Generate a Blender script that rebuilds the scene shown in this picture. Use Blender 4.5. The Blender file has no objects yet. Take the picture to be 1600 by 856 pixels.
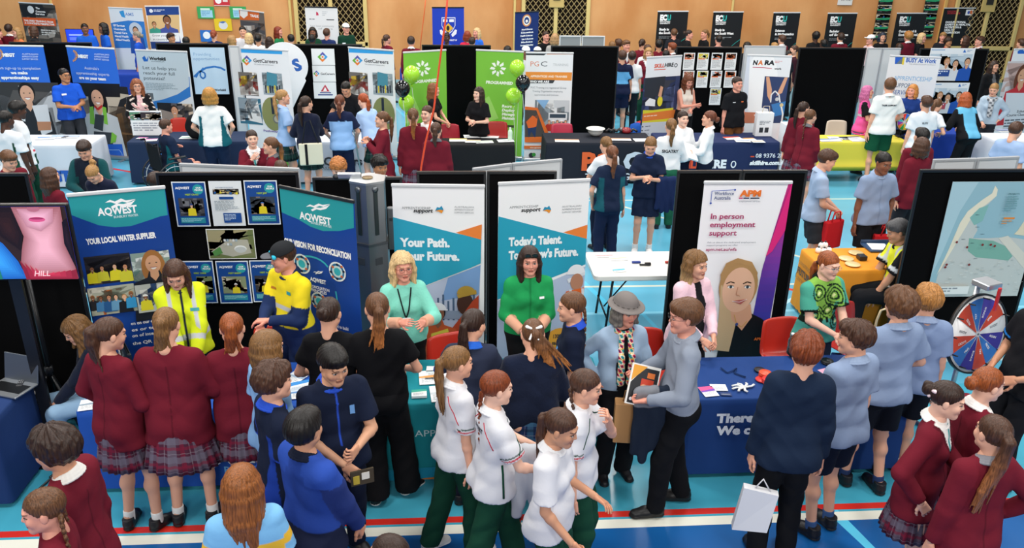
import bpy, math, random, zlib
import numpy as np
from mathutils import Matrix, Vector
random.seed(7); rng = np.random.default_rng(7)
SC = bpy.context.scene; COL = SC.collection
R = math.radians
# ---------------------------------------------------------------- camera
CF = 1290.0; PITCH = R(23.0); YAW = R(4.4); ROLL = R(1.0); CAMH = 4.2
_fw = np.array([math.sin(YAW)*math.cos(PITCH), math.cos(YAW)*math.cos(PITCH), -math.sin(PITCH)])
_r0 = np.array([math.cos(YAW), -math.sin(YAW), 0.0]); _u0 = np.cross(_r0, _fw)
_r = _r0*math.cos(ROLL)+_u0*math.sin(ROLL); _u = _u0*math.cos(ROLL)-_r0*math.sin(ROLL)
CAMC = np.array([0.0, 0.0, CAMH])
cd = bpy.data.cameras.new('camera'); cam = bpy.data.objects.new('camera', cd); COL.objects.link(cam)
cd.sensor_width = 36.0; cd.lens = CF/1600*36.0; cd.clip_end = 100
m3 = Matrix(((_r[0], _u[0], -_fw[0]), (_r[1], _u[1], -_fw[1]), (_r[2], _u[2], -_fw[2])))
cam.matrix_world = Matrix.Translation(Vector(CAMC)) @ m3.to_4x4()
SC.camera = cam
def at(px, py, z=0.0):            # where the sight line through a photo point meets height z
    d = _fw*CF+_r*(px-800)-_u*(py-428); return CAMC+d*((z-CAMH)/d[2])
def atY(px, py, Y):               # where it meets the vertical plane at depth Y
    d = _fw*CF+_r*(px-800)-_u*(py-428); return CAMC+d*(Y/d[1])
def pr(p):
    v = np.asarray(p, float)-CAMC; zc = v@_fw; return 800+CF*(v@_r)/zc, 428-CF*(v@_u)/zc
# ---------------------------------------------------------------- light
SC.view_settings.view_transform = 'Standard'; SC.view_settings.look = 'None'
SC.view_settings.gamma = 1.0; SC.view_settings.use_curve_mapping = False
SC.view_settings.exposure = EXPO = -0.06
w = bpy.data.worlds.new('world'); SC.world = w; w.use_nodes = True
w.node_tree.nodes['Background'].inputs[0].default_value = (0.93, 0.96, 1.0, 1)
w.node_tree.nodes['Background'].inputs[1].default_value = 0.26
def lamp(x, y, z, sx, sy, e, tilt=0.0, col=(1, 0.975, 0.94)):
    l = bpy.data.lights.new('hall_or_fill_lamp', 'AREA'); l.shape = 'RECTANGLE'; l.size = sx; l.size_y = sy
    l.energy = e; l.color = col
    o = bpy.data.objects.new('hall_or_fill_lamp', l); COL.objects.link(o); o.location = (x, y, z); o.rotation_euler = (tilt, 0, 0)
for ly, e in ((3.5, 270), (10, 310), (17, 340), (22.0, 270)):
    for lx in (-9, -3, 3, 9):
        lamp(lx, ly, 9.0, 1.6, 1.6, e)
for lx in (-8, 0, 8): lamp(lx, -5.5, 7.6, 2.0, 2.0, 470, R(38))      # added fill lamps behind the camera, tilted forward to brighten the faces
# ================================================================ geometry helpers
def lin(c):
    if isinstance(c, tuple): return np.array(c, np.float32)
    if isinstance(c, str):
        c = c.lstrip('#'); c = [int(c[i:i+2], 16)/255 for i in (0, 2, 4)]
        return np.array([(v/12.92 if v <= 0.04045 else ((v+0.055)/1.055)**2.4) for v in c], np.float32)
    return np.array(c, np.float32)
def mat(name, rough=0.7, col='attr', spec=0.4, metal=0.0, bump=0.0, bscale=200.0, vary=0.0, vscale=(6, 6, 6), sheen=0.0, coat=0.0, emit=0.0, alpha=1.0, trans=0.0):
    m = bpy.data.materials.new(name); m.use_nodes = True; nt = m.node_tree; b = nt.nodes['Principled BSDF']
    b.inputs['Roughness'].default_value = rough; b.inputs['Metallic'].default_value = metal
    b.inputs['Specular IOR Level'].default_value = spec
    b.inputs['Coat Weight'].default_value = coat; b.inputs['Coat Roughness'].default_value = 0.15
    b.inputs['Sheen Weight'].default_value = sheen
    if trans: b.inputs['Transmission Weight'].default_value = trans
    if isinstance(col, str) and col == 'attr':
        a = nt.nodes.new('ShaderNodeAttribute'); a.attribute_name = 'Col'; src = a.outputs['Color']
    else:
        c = nt.nodes.new('ShaderNodeRGB'); c.outputs[0].default_value = (*lin(col), 1); src = c.outputs[0]
    tc = nt.nodes.new('ShaderNodeTexCoord')
    if vary > 0:
        mp = nt.nodes.new('ShaderNodeMapping'); mp.inputs['Scale'].default_value = vscale; nt.links.new(tc.outputs['Object'], mp.inputs[0])
        n = nt.nodes.new('ShaderNodeTexNoise'); n.inputs['Scale'].default_value = 1.0; n.inputs['Detail'].default_value = 3; nt.links.new(mp.outputs[0], n.inputs['Vector'])
        mr = nt.nodes.new('ShaderNodeMapRange'); mr.inputs[1].default_value = 0.3; mr.inputs[2].default_value = 0.7
        mr.inputs[3].default_value = 1-vary; mr.inputs[4].default_value = 1+vary*0.8; nt.links.new(n.outputs['Fac'], mr.inputs[0])
        vm = nt.nodes.new('ShaderNodeVectorMath'); vm.operation = 'SCALE'; nt.links.new(src, vm.inputs[0]); nt.links.new(mr.outputs[0], vm.inputs['Scale']); src = vm.outputs[0]
        if bump > 0:
            bp = nt.nodes.new('ShaderNodeBump'); bp.inputs['Strength'].default_value = bump; bp.inputs['Distance'].default_value = 0.01
            nt.links.new(n.outputs['Fac'], bp.inputs['Height']); nt.links.new(bp.outputs[0], b.inputs['Normal'])
    elif bump > 0:
        n = nt.nodes.new('ShaderNodeTexNoise'); n.inputs['Scale'].default_value = bscale; n.inputs['Detail'].default_value = 2; nt.links.new(tc.outputs['Object'], n.inputs['Vector'])
        bp = nt.nodes.new('ShaderNodeBump'); bp.inputs['Strength'].default_value = bump; bp.inputs['Distance'].default_value = 0.01
        nt.links.new(n.outputs['Fac'], bp.inputs['Height']); nt.links.new(bp.outputs[0], b.inputs['Normal'])
    nt.links.new(src, b.inputs['Base Color'])
    if emit > 0:
        nt.links.new(src, b.inputs['Emission Color']); b.inputs['Emission Strength'].default_value = emit
    return m
M = dict(
    skin=mat('skin', 0.5, spec=0.35), cloth=mat('cloth', 0.88, spec=0.15, bump=0.12, bscale=45),
    hair=mat('hair', 0.40, spec=0.32, vary=0.55, vscale=(170, 170, 9), bump=0.22), shoe=mat('shoe', 0.45, spec=0.4),
    print_=mat('printed_vinyl', 0.42, spec=0.35), paper=mat('paper', 0.6, spec=0.3), felt=mat('felt', 0.97, spec=0.05),
    plastic=mat('plastic', 0.35, spec=0.5), metal=mat('metal', 0.35, metal=0.85), gloss=mat('gloss', 0.12, spec=0.6),
    paint=mat('paint', 0.5, spec=0.4), table_cloth=mat('table_cloth', 0.75, spec=0.2, bump=0.3, bscale=9),
    screen=mat('screen', 0.2, spec=0.5, emit=0.75), led=mat('light_strip', 0.4, emit=2.5), wool=mat('wool', 0.92, spec=0.1, bump=0.35, bscale=60, sheen=0.1),
    clear=mat('clear_plastic', 0.05, col=(0.95, 0.97, 1.0), spec=0.5, trans=0.95))
def tag(o, label=None, cat=None, group=None, kind=None):
    if label: o['label'] = label
    if cat: o['category'] = cat
    if group: o['group'] = group
    if kind: o['kind'] = kind
    return o
def thing(name, label, cat, loc=(0, 0, 0), rz=0.0, group=None):
    o = bpy.data.objects.new(name, None); COL.objects.link(o); o.empty_display_size = 0.1
    o.location = [float(v) for v in loc]; o.rotation_euler = (0, 0, rz); return tag(o, label, cat, group)
def link(name, me, parent=None):
    o = bpy.data.objects.new(name, me); COL.objects.link(o)
    if parent is not None: o.parent = parent
    return o
def raw_mesh(name, V, Q, cols=None, mats=('cloth',), smooth=True, midx=None):
    V = np.ascontiguousarray(V, np.float32); Q = np.ascontiguousarray(Q, np.int32); n = Q.shape[1]
    me = bpy.data.meshes.new(name); me.vertices.add(len(V)); me.vertices.foreach_set('co', V.ravel())
    me.loops.add(Q.size); me.loops.foreach_set('vertex_index', Q.ravel())
    me.polygons.add(len(Q)); me.polygons.foreach_set('loop_start', np.arange(0, Q.size, n, dtype=np.int32))
    if smooth: me.polygons.foreach_set('use_smooth', np.ones(len(Q), bool))
    for m in mats: me.materials.append(M[m])
    if midx is not None: me.polygons.foreach_set('material_index', midx)
    if cols is not None:
        a = me.color_attributes.new('Col', 'FLOAT_COLOR', 'POINT'); c = np.ones((len(V), 4), np.float32); c[:, :3] = cols; a.data.foreach_set('color', c.ravel())
    me.update(calc_edges=True); return me
class MB:                         # collects shapes, builds ONE mesh object
    def __init__(s): s.v = []; s.f = []; s.c = []; s.m = []; s.sm = []; s.T = Matrix.Identity(4)
    def add(s, V, F, c, m=0, smooth=False):
        o = len(s.v); T = s.T
        s.v += [tuple(T @ Vector(p)) for p in V]
        for f in F: s.f.append([i+o for i in f]); s.c.append(c); s.m.append(m); s.sm.append(smooth)
        return s
    def box(s, cx, cy, cz, sx, sy, sz, c, m=0, rot=None, bev=0.0):
        x, y, z = sx/2, sy/2, sz/2
        if bev:
            b = min(bev, x*.9, y*.9, z*.9); V = []; F = []
            def loop(zz, i): return [(-x+i, -y, zz), (x-i, -y, zz), (x, -y+i, zz), (x, y-i, zz), (x-i, y, zz), (-x+i, y, zz), (-x, y-i, zz), (-x, -y+i, zz)]
            def shr(L, k): return [(p[0]-math.copysign(k, p[0]), p[1]-math.copysign(k, p[1]), p[2]) for p in L]
            rings = [shr(loop(-z, b), b*.6), loop(-z+b, b), loop(z-b, b), shr(loop(z, b), b*.6)]
            for L in rings: V += L
            for k in range(3):
                for i in range(8): F.append([k*8+i, k*8+(i+1) % 8, (k+1)*8+(i+1) % 8, (k+1)*8+i])
            F.append(list(range(7, -1, -1))); F.append(list(range(24, 32)))
        else:
            V = [(-x, -y, -z), (x, -y, -z), (x, y, -z), (-x, y, -z), (-x, -y, z), (x, -y, z), (x, y, z), (-x, y, z)]
            F = [[0, 3, 2, 1], [4, 5, 6, 7], [0, 1, 5, 4], [1, 2, 6, 5], [2, 3, 7, 6], [3, 0, 4, 7]]
        if rot is not None: V = [tuple(rot @ Vector(p)) for p in V]
        return s.add([(p[0]+cx, p[1]+cy, p[2]+cz) for p in V], F, c, m)
    def tube(s, pts, r, c, m=0, n=8, cap=True, sq=1.0):
        pts = [Vector([float(q) for q in p]) for p in pts]; rr = r if isinstance(r, (list, tuple)) else [r]*len(pts); V = []; F = []
        up = Vector((0, 0, 1))
        for i, p in enumerate(pts):
            d = (pts[min(i+1, len(pts)-1)]-pts[max(i-1, 0)]).normalized()
            if i == 0:
                a = d.orthogonal().normalized() if abs(d.z) > .95 else d.cross(up).normalized()
            else: a = (a-d*a.dot(d)); a = a.normalized() if a.length > 1e-5 else d.orthogonal().normalized()
            b = d.cross(a)
            for k in range(n):
                t = 2*math.pi*k/n; V.append(tuple(p+a*(math.cos(t)*rr[i])+b*(math.sin(t)*rr[i]*sq)))
        for i in range(len(pts)-1):
            for k in range(n): F.append([i*n+k, i*n+(k+1) % n, (i+1)*n+(k+1) % n, (i+1)*n+k])
        if cap: F.append(list(range(n-1, -1, -1))); F.append([(len(pts)-1)*n+k for k in range(n)])
        return s.add(V, F, c, m, n > 5)
    def lathe(s, prof, c, m=0, n=20, cx=0, cy=0, cz=0, axis='z', cap=True):
        V = []; F = []
        for r_, z in prof:
            for k in range(n):
                t = 2*math.pi*k/n; p = (r_*math.cos(t), r_*math.sin(t), z)
                if axis == 'y': p = (p[0], p[2], p[1])
                V.append((p[0]+cx, p[1]+cy, p[2]+cz))
        for i in range(len(prof)-1):
            for k in range(n): F.append([i*n+k, i*n+(k+1) % n, (i+1)*n+(k+1) % n, (i+1)*n+k])
        if cap: F.append(list(range(n-1, -1, -1))); F.append([(len(prof)-1)*n+k for k in range(n)])
        return s.add(V, F, c, m, True)
    def prism(s, pts, y0, y1, c, m=0):     # outline in x,z extruded along y
        n = len(pts); V = [(p[0], y0, p[1]) for p in pts]+[(p[0], y1, p[1]) for p in pts]
        F = [list(range(n)), list(range(2*n-1, n-1, -1))]+[[i, i+n, (i+1) % n+n, (i+1) % n] for i in range(n)]
        return s.add(V, F, c, m)
    def plate(s, pts, z0, z1, c, m=0):     # outline in x,y extruded along z
        n = len(pts); V = [(p[0], p[1], z0) for p in pts]+[(p[0], p[1], z1) for p in pts]
        F = [list(range(n-1, -1, -1)), list(range(n, 2*n))]+[[i, (i+1) % n, (i+1) % n+n, i+n] for i in range(n)]
        return s.add(V, F, c, m)
    def build(s, name, mats='paint', parent=None, loc=None, rz=0.0):
        if isinstance(mats, str): mats = (mats,)
        me = bpy.data.meshes.new(name); me.from_pydata(s.v, [], s.f)
        for m in mats: me.materials.append(M[m])
        me.polygons.foreach_set('material_index', s.m); me.polygons.foreach_set('use_smooth', s.sm)
        a = me.color_attributes.new('Col', 'FLOAT_COLOR', 'CORNER')
        cc = np.ones((len(s.f), 4), np.float32); cc[:, :3] = [lin(c) for c in s.c]
        cnt = np.array([len(f) for f in s.f]); a.data.foreach_set('color', np.repeat(cc, cnt, axis=0).ravel())
        me.update()
        o = link(name, me, parent)
        if loc is not None: o.location = [float(v) for v in loc]
        if rz: o.rotation_euler = (0, 0, rz)
        return o
# ---------------------------------------------------------------- writing
_tc = {}
def text_geo(t, bold):
    k = (t, bold)
    if k not in _tc:
        cu = bpy.data.curves.new('t', 'FONT'); cu.body = t; cu.size = 1.0; cu.resolution_u = 2; cu.offset = 0.018*bold; cu.fill_mode = 'FRONT'
        o = bpy.data.objects.new('t', cu); me = o.to_mesh()
        V = np.array([v.co[:2] for v in me.vertices]) if len(me.vertices) else np.zeros((0, 2)); F = [list(p.vertices) for p in me.polygons]
        o.to_mesh_clear(); bpy.data.objects.remove(o); bpy.data.curves.remove(cu); _tc[k] = (V, F)
    return _tc[k]
class Print:                      # flat printed sheet, x right / y DOWN from its top left corner, metres; ink layers 0.35 mm apart
    def __init__(s, w, h, bg='#ffffff', th=0.004, lay=0.00035):
        s.w, s.h, s.n, s.lay = w, h, 0, lay; s.mb = MB(); s.mb.box(w/2, th/2, -h/2, w, th, h, bg); s.clipb = (0, 0, w, h)
    def poly(s, pts, c):
        x0, y0, x1, y1 = s.clipb
        for ax, lim, sg in ((0, x0, 1), (0, x1, -1), (1, y0, 1), (1, y1, -1)):   # trim to the sheet
            out = []
            for i in range(len(pts)):
                a, b = pts[i-1], pts[i]; da, db = (a[ax]-lim)*sg, (b[ax]-lim)*sg
                if (da >= 0) != (db >= 0): t = da/(da-db); out.append((a[0]+(b[0]-a[0])*t, a[1]+(b[1]-a[1])*t))
                if db >= 0: out.append(b)
            pts = out
            if len(pts) < 3: return s
        s.n += 1; y = -s.n*s.lay; V = [(p[0], y, -p[1]) for p in pts]
        ar = sum(V[i-1][0]*V[i][2]-V[i][0]*V[i-1][2] for i in range(len(V)))
        F = list(range(len(V))) if ar > 0 else list(range(len(V)-1, -1, -1))
        s.mb.add(V, [F], c); return s
    def rect(s, x, y, w, h, c): return s.poly([(x, y), (x+w, y), (x+w, y+h), (x, y+h)], c)
    def ell(s, x, y, rx, ry, c, n=20, a0=0, a1=360): return s.poly([(x+rx*math.cos(R(a0+(a1-a0)*i/n)), y+ry*math.sin(R(a0+(a1-a0)*i/n))) for i in range(n+(1 if a1-a0 < 360 else 0))], c)
    def line(s, pts, w, c):
        for a, b in zip(pts[:-1], pts[1:]):
            d = math.hypot(b[0]-a[0], b[1]-a[1]) or 1; nx, ny = -(b[1]-a[1])/d*w/2, (b[0]-a[0])/d*w/2
            s.poly([(a[0]+nx, a[1]+ny), (b[0]+nx, b[1]+ny), (b[0]-nx, b[1]-ny), (a[0]-nx, a[1]-ny)], c); s.n -= 1
        s.n += 1; return s
    def text(s, t, x, y, size, c, bold=1, al='l', maxw=None, shear=0.0, rot=0.0, sx=1.0, back=False):   # y = baseline
        V, F = text_geo(t, bold)
        if len(V) == 0: return s
        wd = (V[:, 0].max())*size*sx; k = 1.0
        if maxw and abs(wd-maxw) > 0: k = maxw/wd; wd = maxw
        s.n += 1; y0 = -s.n*s.lay; off = {'l': 0, 'c': -wd/2, 'r': -wd}[al]; cr, sr = math.cos(rot), math.sin(rot); P = []
        for a, b in V:
            px = a*size*sx*k+off+shear*b*size; pz = b*size
            P.append((x+px*cr-pz*sr, y0, -y+px*sr+pz*cr))
        s.mb.add(P, F, c); return s
    def lines(s, x, y, w, h, rows, c, seed=0, fill=0.5, al='l'):       # small print too small to read: thin dashes
        rn = random.Random(seed); st = h/rows
        for i in range(rows):
            ww = w*(0.75+0.25*rn.random()) if i < rows-1 else w*0.5; cx = x if al == 'l' else x+(w-ww)/2; px = cx
            while px < cx+ww:
                l = min(st*(0.8+2.2*rn.random()), cx+ww-px); s.rect(px, y+i*st, l, st*fill, c); s.n -= 1; px += l+st*0.35
        s.n += 1; return s
    def photo(s, x, y, w, h, seed, pal, people=0, hat=None, shirt=None):    # busy photograph: patches of the scene's colours, then figures
        rn = random.Random(seed); b = s.clipb; s.clipb = (x, y, x+w, y+h); s.rect(x, y, w, h, pal[0])
        for i in range(16):
            s.poly([(x+w*rn.uniform(-.1, 1.1)+rn.uniform(-.3, .3)*w*.4, y+h*rn.uniform(0, 1)) for _ in range(4)] if i % 3 == 0 else
                   [(q0, q1), (q0+ww, q1+rn.uniform(-.05, .05)*h), (q0+ww, q1+hh), (q0, q1+hh)] if (q0 := x+w*rn.uniform(-.1, .9), q1 := y+h*rn.uniform(-.1, .9), ww := w*rn.uniform(.06, .35), hh := h*rn.uniform(.05, .4)) else [], pal[1+i % (len(pal)-1)]); s.n -= 1
        s.n += 2
        for i in range(people):
            cx = x+w*(i+.5+rn.uniform(-.1, .1))/people; hs = h*rn.uniform(.15, .2); cy = y+h*rn.uniform(.32, .5)
            s.figure(cx, cy, hs, (shirt or ['#2a5d9a', '#e2d23a', '#222a33'])[i % len(shirt or [1, 2, 3])], rn.choice(['#e5b48f', '#c98d68', '#8a5a3c']), rn.choice(['#3a2618', '#1d1613', '#a87a42']), hat[i % len(hat)] if hat else None)
        s.clipb = b; return s
    def figure(s, cx, cy, hs, shirt, skin='#dba582', hair='#2a1b14', hat=None, long=False):     # printed person, head centre cx,cy and head height hs
        hw = hs*.38
        if long: s.ell(cx, cy+hs*.25, hw*1.45, hs*.95, hair)
        s.poly([(cx-hs*.2, cy+hs*.3), (cx+hs*.2, cy+hs*.3), (cx+hs*.35, cy+hs*.72), (cx+hs*1.0, cy+hs*.95), (cx+hs*1.2, cy+hs*3), (cx-hs*1.2, cy+hs*3), (cx-hs*1.0, cy+hs*.95), (cx-hs*.35, cy+hs*.72)], shirt)
        s.poly([(cx-hs*.17, cy+hs*.2), (cx+hs*.17, cy+hs*.2), (cx+hs*.2, cy+hs*.68), (cx, cy+hs*.95), (cx-hs*.2, cy+hs*.68)], skin)
        s.ell(cx, cy-hs*.06, hw*1.12, hs*.52, hair); s.ell(cx, cy+hs*.04, hw*.92, hs*.46, skin)
        if hat: s.ell(cx, cy-hs*.2, hw*1.25, hs*.42, hat, 16, 180, 360); s.rect(cx-hw*1.45, cy-hs*.24, hw*2.9, hs*.08, hat)
        if hs > 0.03:
            for e in (-1, 1): s.ell(cx+e*hw*.4, cy-hs*.02, hs*.05, hs*.028, '#2b2422', 8); s.n -= 1
            s.n += 1; s.poly([(cx-hw*.4, cy+hs*.22), (cx+hw*.4, cy+hs*.22), (cx+hw*.15, cy+hs*.32), (cx-hw*.15, cy+hs*.32)], '#f3ece6'); s.line([(cx-hw*.42, cy+hs*.21), (cx+hw*.42, cy+hs*.21)], hs*.03, '#a8574e')
        return s
    def build(s, name, parent, loc=(0, 0, 0), rz=0, mat_='print_', tilt=0.0, R3=None):
        o = s.mb.build(name, mat_, parent, loc, rz)
        if tilt: o.rotation_euler = (tilt, 0, rz)
        if R3 is not None: o.rotation_euler = R3
        return o
# ================================================================ people: one skinned surface per body, clothes and hair as children
f4 = np.float32
def _v(*a): return np.array(a, f4)
class SDF:
    def __init__(s): s.L = []
    def cone(s, a, b, ra, rb, k=.02, sq=None, cap=False, op='+'): s.L.append(('c', np.asarray(a, f4), np.asarray(b, f4), ra, rb, k, sq, cap, op)); return s
    def ball(s, a, r, k=.02, op='+'): return s.cone(a, np.asarray(a, f4)+_v(0, 0, 1e-4), r, r, k, op=op)
    def ell(s, c, r, k=.02, Rm=None, op='+'): s.L.append(('e', np.asarray(c, f4), np.asarray(r, f4), Rm, k, op)); return s
    def half(s, p, n): n = np.asarray(n, f4); s.L.append(('h', np.asarray(p, f4), n/np.linalg.norm(n))); return s
    def cut(s, fn): s.L.append(('f', fn)); return s
    @staticmethod
    def _d(q, X, Y, Z):
        if q[0] == 'c':
            _, a, b, ra, rb, k, sq, cap, op = q
            ab = b-a; L2 = float(ab@ab); x, y, z = X-a[0], Y-a[1], Z-a[2]
            if sq is not None:
                n, sc = sq; dp = (x*n[0]+y*n[1]+z*n[2])*(1/sc-1); x, y, z = x+n[0]*dp, y+n[1]*dp, z+n[2]*dp
            t = (x*ab[0]+y*ab[1]+z*ab[2])/L2; tc = np.clip(t, 0, 1)
            d = np.sqrt((x-tc*ab[0])**2+(y-tc*ab[1])**2+(z-tc*ab[2])**2)-(ra+(rb-ra)*tc)
            if cap:
                dd = np.sqrt((x-t*ab[0])**2+(y-t*ab[1])**2+(z-t*ab[2])**2)-(ra+(rb-ra)*np.minimum(t, 1.2))
                d = np.where(t > 0, np.maximum(dd, (t-1)*math.sqrt(L2)), d)
            return d
        _, c, r, Rm, k, op = q
        x, y, z = X-c[0], Y-c[1], Z-c[2]
        if Rm is not None: x, y, z = x*Rm[0, 0]+y*Rm[1, 0]+z*Rm[2, 0], x*Rm[0, 1]+y*Rm[1, 1]+z*Rm[2, 1], x*Rm[0, 2]+y*Rm[1, 2]+z*Rm[2, 2]
        k0 = np.sqrt((x/r[0])**2+(y/r[1])**2+(z/r[2])**2); k1 = np.sqrt((x/r[0]**2)**2+(y/r[1]**2)**2+(z/r[2]**2)**2)+1e-6
        return k0*(k0-1)/k1
    def box(s, q):
        if q[0] == 'c':
            m = max(q[3], q[4])*1.25 if q[7] else max(q[3], q[4]); return np.minimum(q[1], q[2])-m, np.maximum(q[1], q[2])+m
        m = q[2] if q[3] is None else np.full(3, q[2].max()); return q[1]-m, q[1]+m
    def mesh(s, vox, disp=None, pad=0.0):
        bs = [s.box(q) for q in s.L if q[0] in 'ce' and q[-1] == '+']
        lo = np.min([b[0] for b in bs], 0)-vox*2.5-pad; hi = np.max([b[1] for b in bs], 0)+vox*2.5+pad
        n = np.ceil((hi-lo)/vox).astype(int)+1; ax = [(lo[i]+vox*np.arange(n[i])).astype(f4) for i in range(3)]
        D = np.full(n, 1.0, f4)
        for q in s.L:
            if q[0] == 'h': D = np.maximum(D, (ax[0][:, None, None]-q[1][0])*q[2][0]+(ax[1][None, :, None]-q[1][1])*q[2][1]+(ax[2][None, None, :]-q[1][2])*q[2][2]); continue
            if q[0] == 'f': D = np.maximum(D, q[1](ax[0][:, None, None], ax[1][None, :, None], ax[2][None, None, :])); continue
            k = q[-2] if q[0] == 'e' else q[5]; op = q[-1]; b0, b1 = s.box(q); mg = k+vox*2.2
            i0 = np.clip(((b0-mg-lo)/vox).astype(int), 0, n); i1 = np.clip(((b1+mg-lo)/vox).astype(int)+2, 0, n)
            if np.any(i1 <= i0): continue
            sl = tuple(slice(i0[i], i1[i]) for i in range(3))
            d = s._d(q, ax[0][sl[0]][:, None, None], ax[1][sl[1]][None, :, None], ax[2][sl[2]][None, None, :]); A = D[sl]
            if op == '+':
                h = np.maximum(k-np.abs(A-d), 0)/k; D[sl] = np.minimum(A, d)-h*h*k*.25
            else:
                d = -d; h = np.maximum(k-np.abs(A-d), 0)/k; D[sl] = np.maximum(A, d)+h*h*k*.25
        if disp is not None: D = D+disp(ax[0][:, None, None], ax[1][None, :, None], ax[2][None, None, :])
        return snets(D, lo, vox)
def snets(D, lo, vox):
    S = D < 0; c = np.zeros(np.array(D.shape)-1, np.int8)
    for a in (0, 1):
        for b in (0, 1):
            for g in (0, 1): c += S[a:S.shape[0]-1+a, b:S.shape[1]-1+b, g:S.shape[2]-1+g]
    act = (c > 0) & (c < 8); I = np.argwhere(act); idx = np.full(act.shape, -1, np.int32); idx[act] = np.arange(len(I))
    acc = np.zeros((len(I), 3), f4); cnt = np.zeros(len(I), f4)
    for axis in range(3):
        o1, o2 = [a for a in range(3) if a != axis]
        for a in (0, 1):
            for b in (0, 1):
                p = I.copy(); p[:, o1] += a; p[:, o2] += b; q = p.copy(); q[:, axis] += 1
                d0 = D[p[:, 0], p[:, 1], p[:, 2]]; d1 = D[q[:, 0], q[:, 1], q[:, 2]]; m = (d0 < 0) != (d1 < 0)
                t = np.where(m, d0/np.where(m, d0-d1, 1), 0); pos = (p-I).astype(f4); pos[:, axis] = t
                acc += pos*m[:, None]; cnt += m
    V = (I+acc/np.maximum(cnt, 1)[:, None])*vox+lo; F = []
    for axis in range(3):
        o1, o2 = (axis+1) % 3, (axis+2) % 3
        A = [slice(None)]*3; B = [slice(None)]*3; A[axis] = slice(None, -1); B[axis] = slice(1, None)
        for X in (A, B): X[o1] = slice(1, -1); X[o2] = slice(1, -1)
        s0, s1 = S[tuple(A)], S[tuple(B)]; E = np.argwhere(s0 != s1)
        if len(E) == 0: continue
        fl = s0[E[:, 0], E[:, 1], E[:, 2]]; E[:, o1] += 1; E[:, o2] += 1; q = []
        for a, b in ((1, 1), (0, 1), (0, 0), (1, 0)):
            e = E.copy(); e[:, o1] -= a; e[:, o2] -= b; q.append(idx[e[:, 0], e[:, 1], e[:, 2]])
        q = np.stack(q, 1); q[~fl] = q[~fl][:, ::-1]; F.append(q)
    return V, np.concatenate(F) if F else np.zeros((0, 4), np.int32)
def rx(a): c, s = math.cos(a), math.sin(a); return np.array([[1, 0, 0], [0, c, -s], [0, s, c]], f4)
def ry(a): c, s = math.cos(a), math.sin(a); return np.array([[c, 0, s], [0, 1, 0], [-s, 0, c]], f4)
def rz(a): c, s = math.cos(a), math.sin(a); return np.array([[c, -s, 0], [s, c, 0], [0, 0, 1]], f4)
def dist_seg(P, a, b):
    ab = b-a; t = np.clip((P-a)@ab/(ab@ab), 0, 1); return np.linalg.norm(P-a-t[:, None]*ab, axis=1), t
# ---- head (face towards -Y, origin between the ears, chin at -0.115, crown at +0.12)
_heads = {}
def head_proto(sex, lod):
    k = (sex, lod)
    if k in _heads: return _heads[k]
    vox = (.0036, .006, .009)[lod]; m = sex == 'm'; s = SDF()
    s.ell((0, .016, .032), (.074, .094, .086)); s.ell((0, -.018, -.028), (.060+.003*m, .070, .084), .03)
    for e in (-1, 1):
        s.cone((e*(.046+.005*m), -.005, -.052), (e*.014, -.066, -.094), .024, .018+.003*m, .03)
        s.ball((e*.036, -.058, -.026), .026, .025)
    s.ball((0, -.070, -.093), .017+.003*m, .02); s.cone((-.03, -.080, .027), (.03, -.080, .027), .0085+.003*m, .0085+.003*m, .02)
    for e in (-1, 1): s.ball((e*.031, -.096, .004), .0125, .016, '-')
    s.cone((0, -.082, .014), (0, -.098, -.024), .006, .0098, .012)
    for e in (-1, 1): s.ball((e*.0100, -.089, -.029), .0070, .006)
    s.cone((-.014, -.086, -.054), (.014, -.086, -.054), .0065, .0065, .008); s.cone((-.012, -.085, -.065), (.012, -.085, -.065), .0072, .0072, .008)
    for e in (-1, 1):
        s.ell((e*.077, .008, -.004), (.010, .018, .030), .008, rz(e*.35)); s.ell((e*.0315, -.0775, .004), (.0135, .0105, .0085), .002)
    s.cone((0, .02, -.06), (0, .03, -.16), .052, .052, .03)
    V, Q = s.mesh(vox); C = np.ones((len(V), 3), f4); lab = np.zeros(len(V), int)
    x, y, z = V.T; fr = y < -.05; ax = np.abs(x)
    lip = fr & (((x/.024)**2+((z+.0595)/.0115)**2) < 1) & (y < -.075); lab[lip] = 1
    mo = fr & (ax < .022) & (np.abs(z+.0592) < .0022+vox*.15) & (y < -.07); lab[mo] = 5
    br = fr & (ax > .012) & (ax < .047) & (np.abs(z-.0295+.30*np.maximum(ax-.032, 0)-.05*(ax-.02)) < .0034+vox*.1); lab[br] = 2
    de = np.sqrt((ax-.0315)**2+(y+.0775)**2+(z-.004)**2); eye = fr & (((ax-.0315)/.0125)**2+((z-.004)/.0058)**2 < 1) & (de < .02)
    lab[eye] = 3; lab[eye & (np.hypot(ax-.031, z-.004) < .0056+vox*.12)] = 4
    ln = fr & (np.abs(ax-.0315) < .017) & (np.abs(z-.0105+((ax-.0315)**2)*18) < .0020+vox*.1) & (de < .022); lab[ln & ~eye] = 4
    ck = np.exp(-(((ax-.04)/.018)**2+((z+.03)/.018)**2))*fr
    _heads[k] = (V, Q, lab, ck.astype(f4)); return _heads[k]
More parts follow.
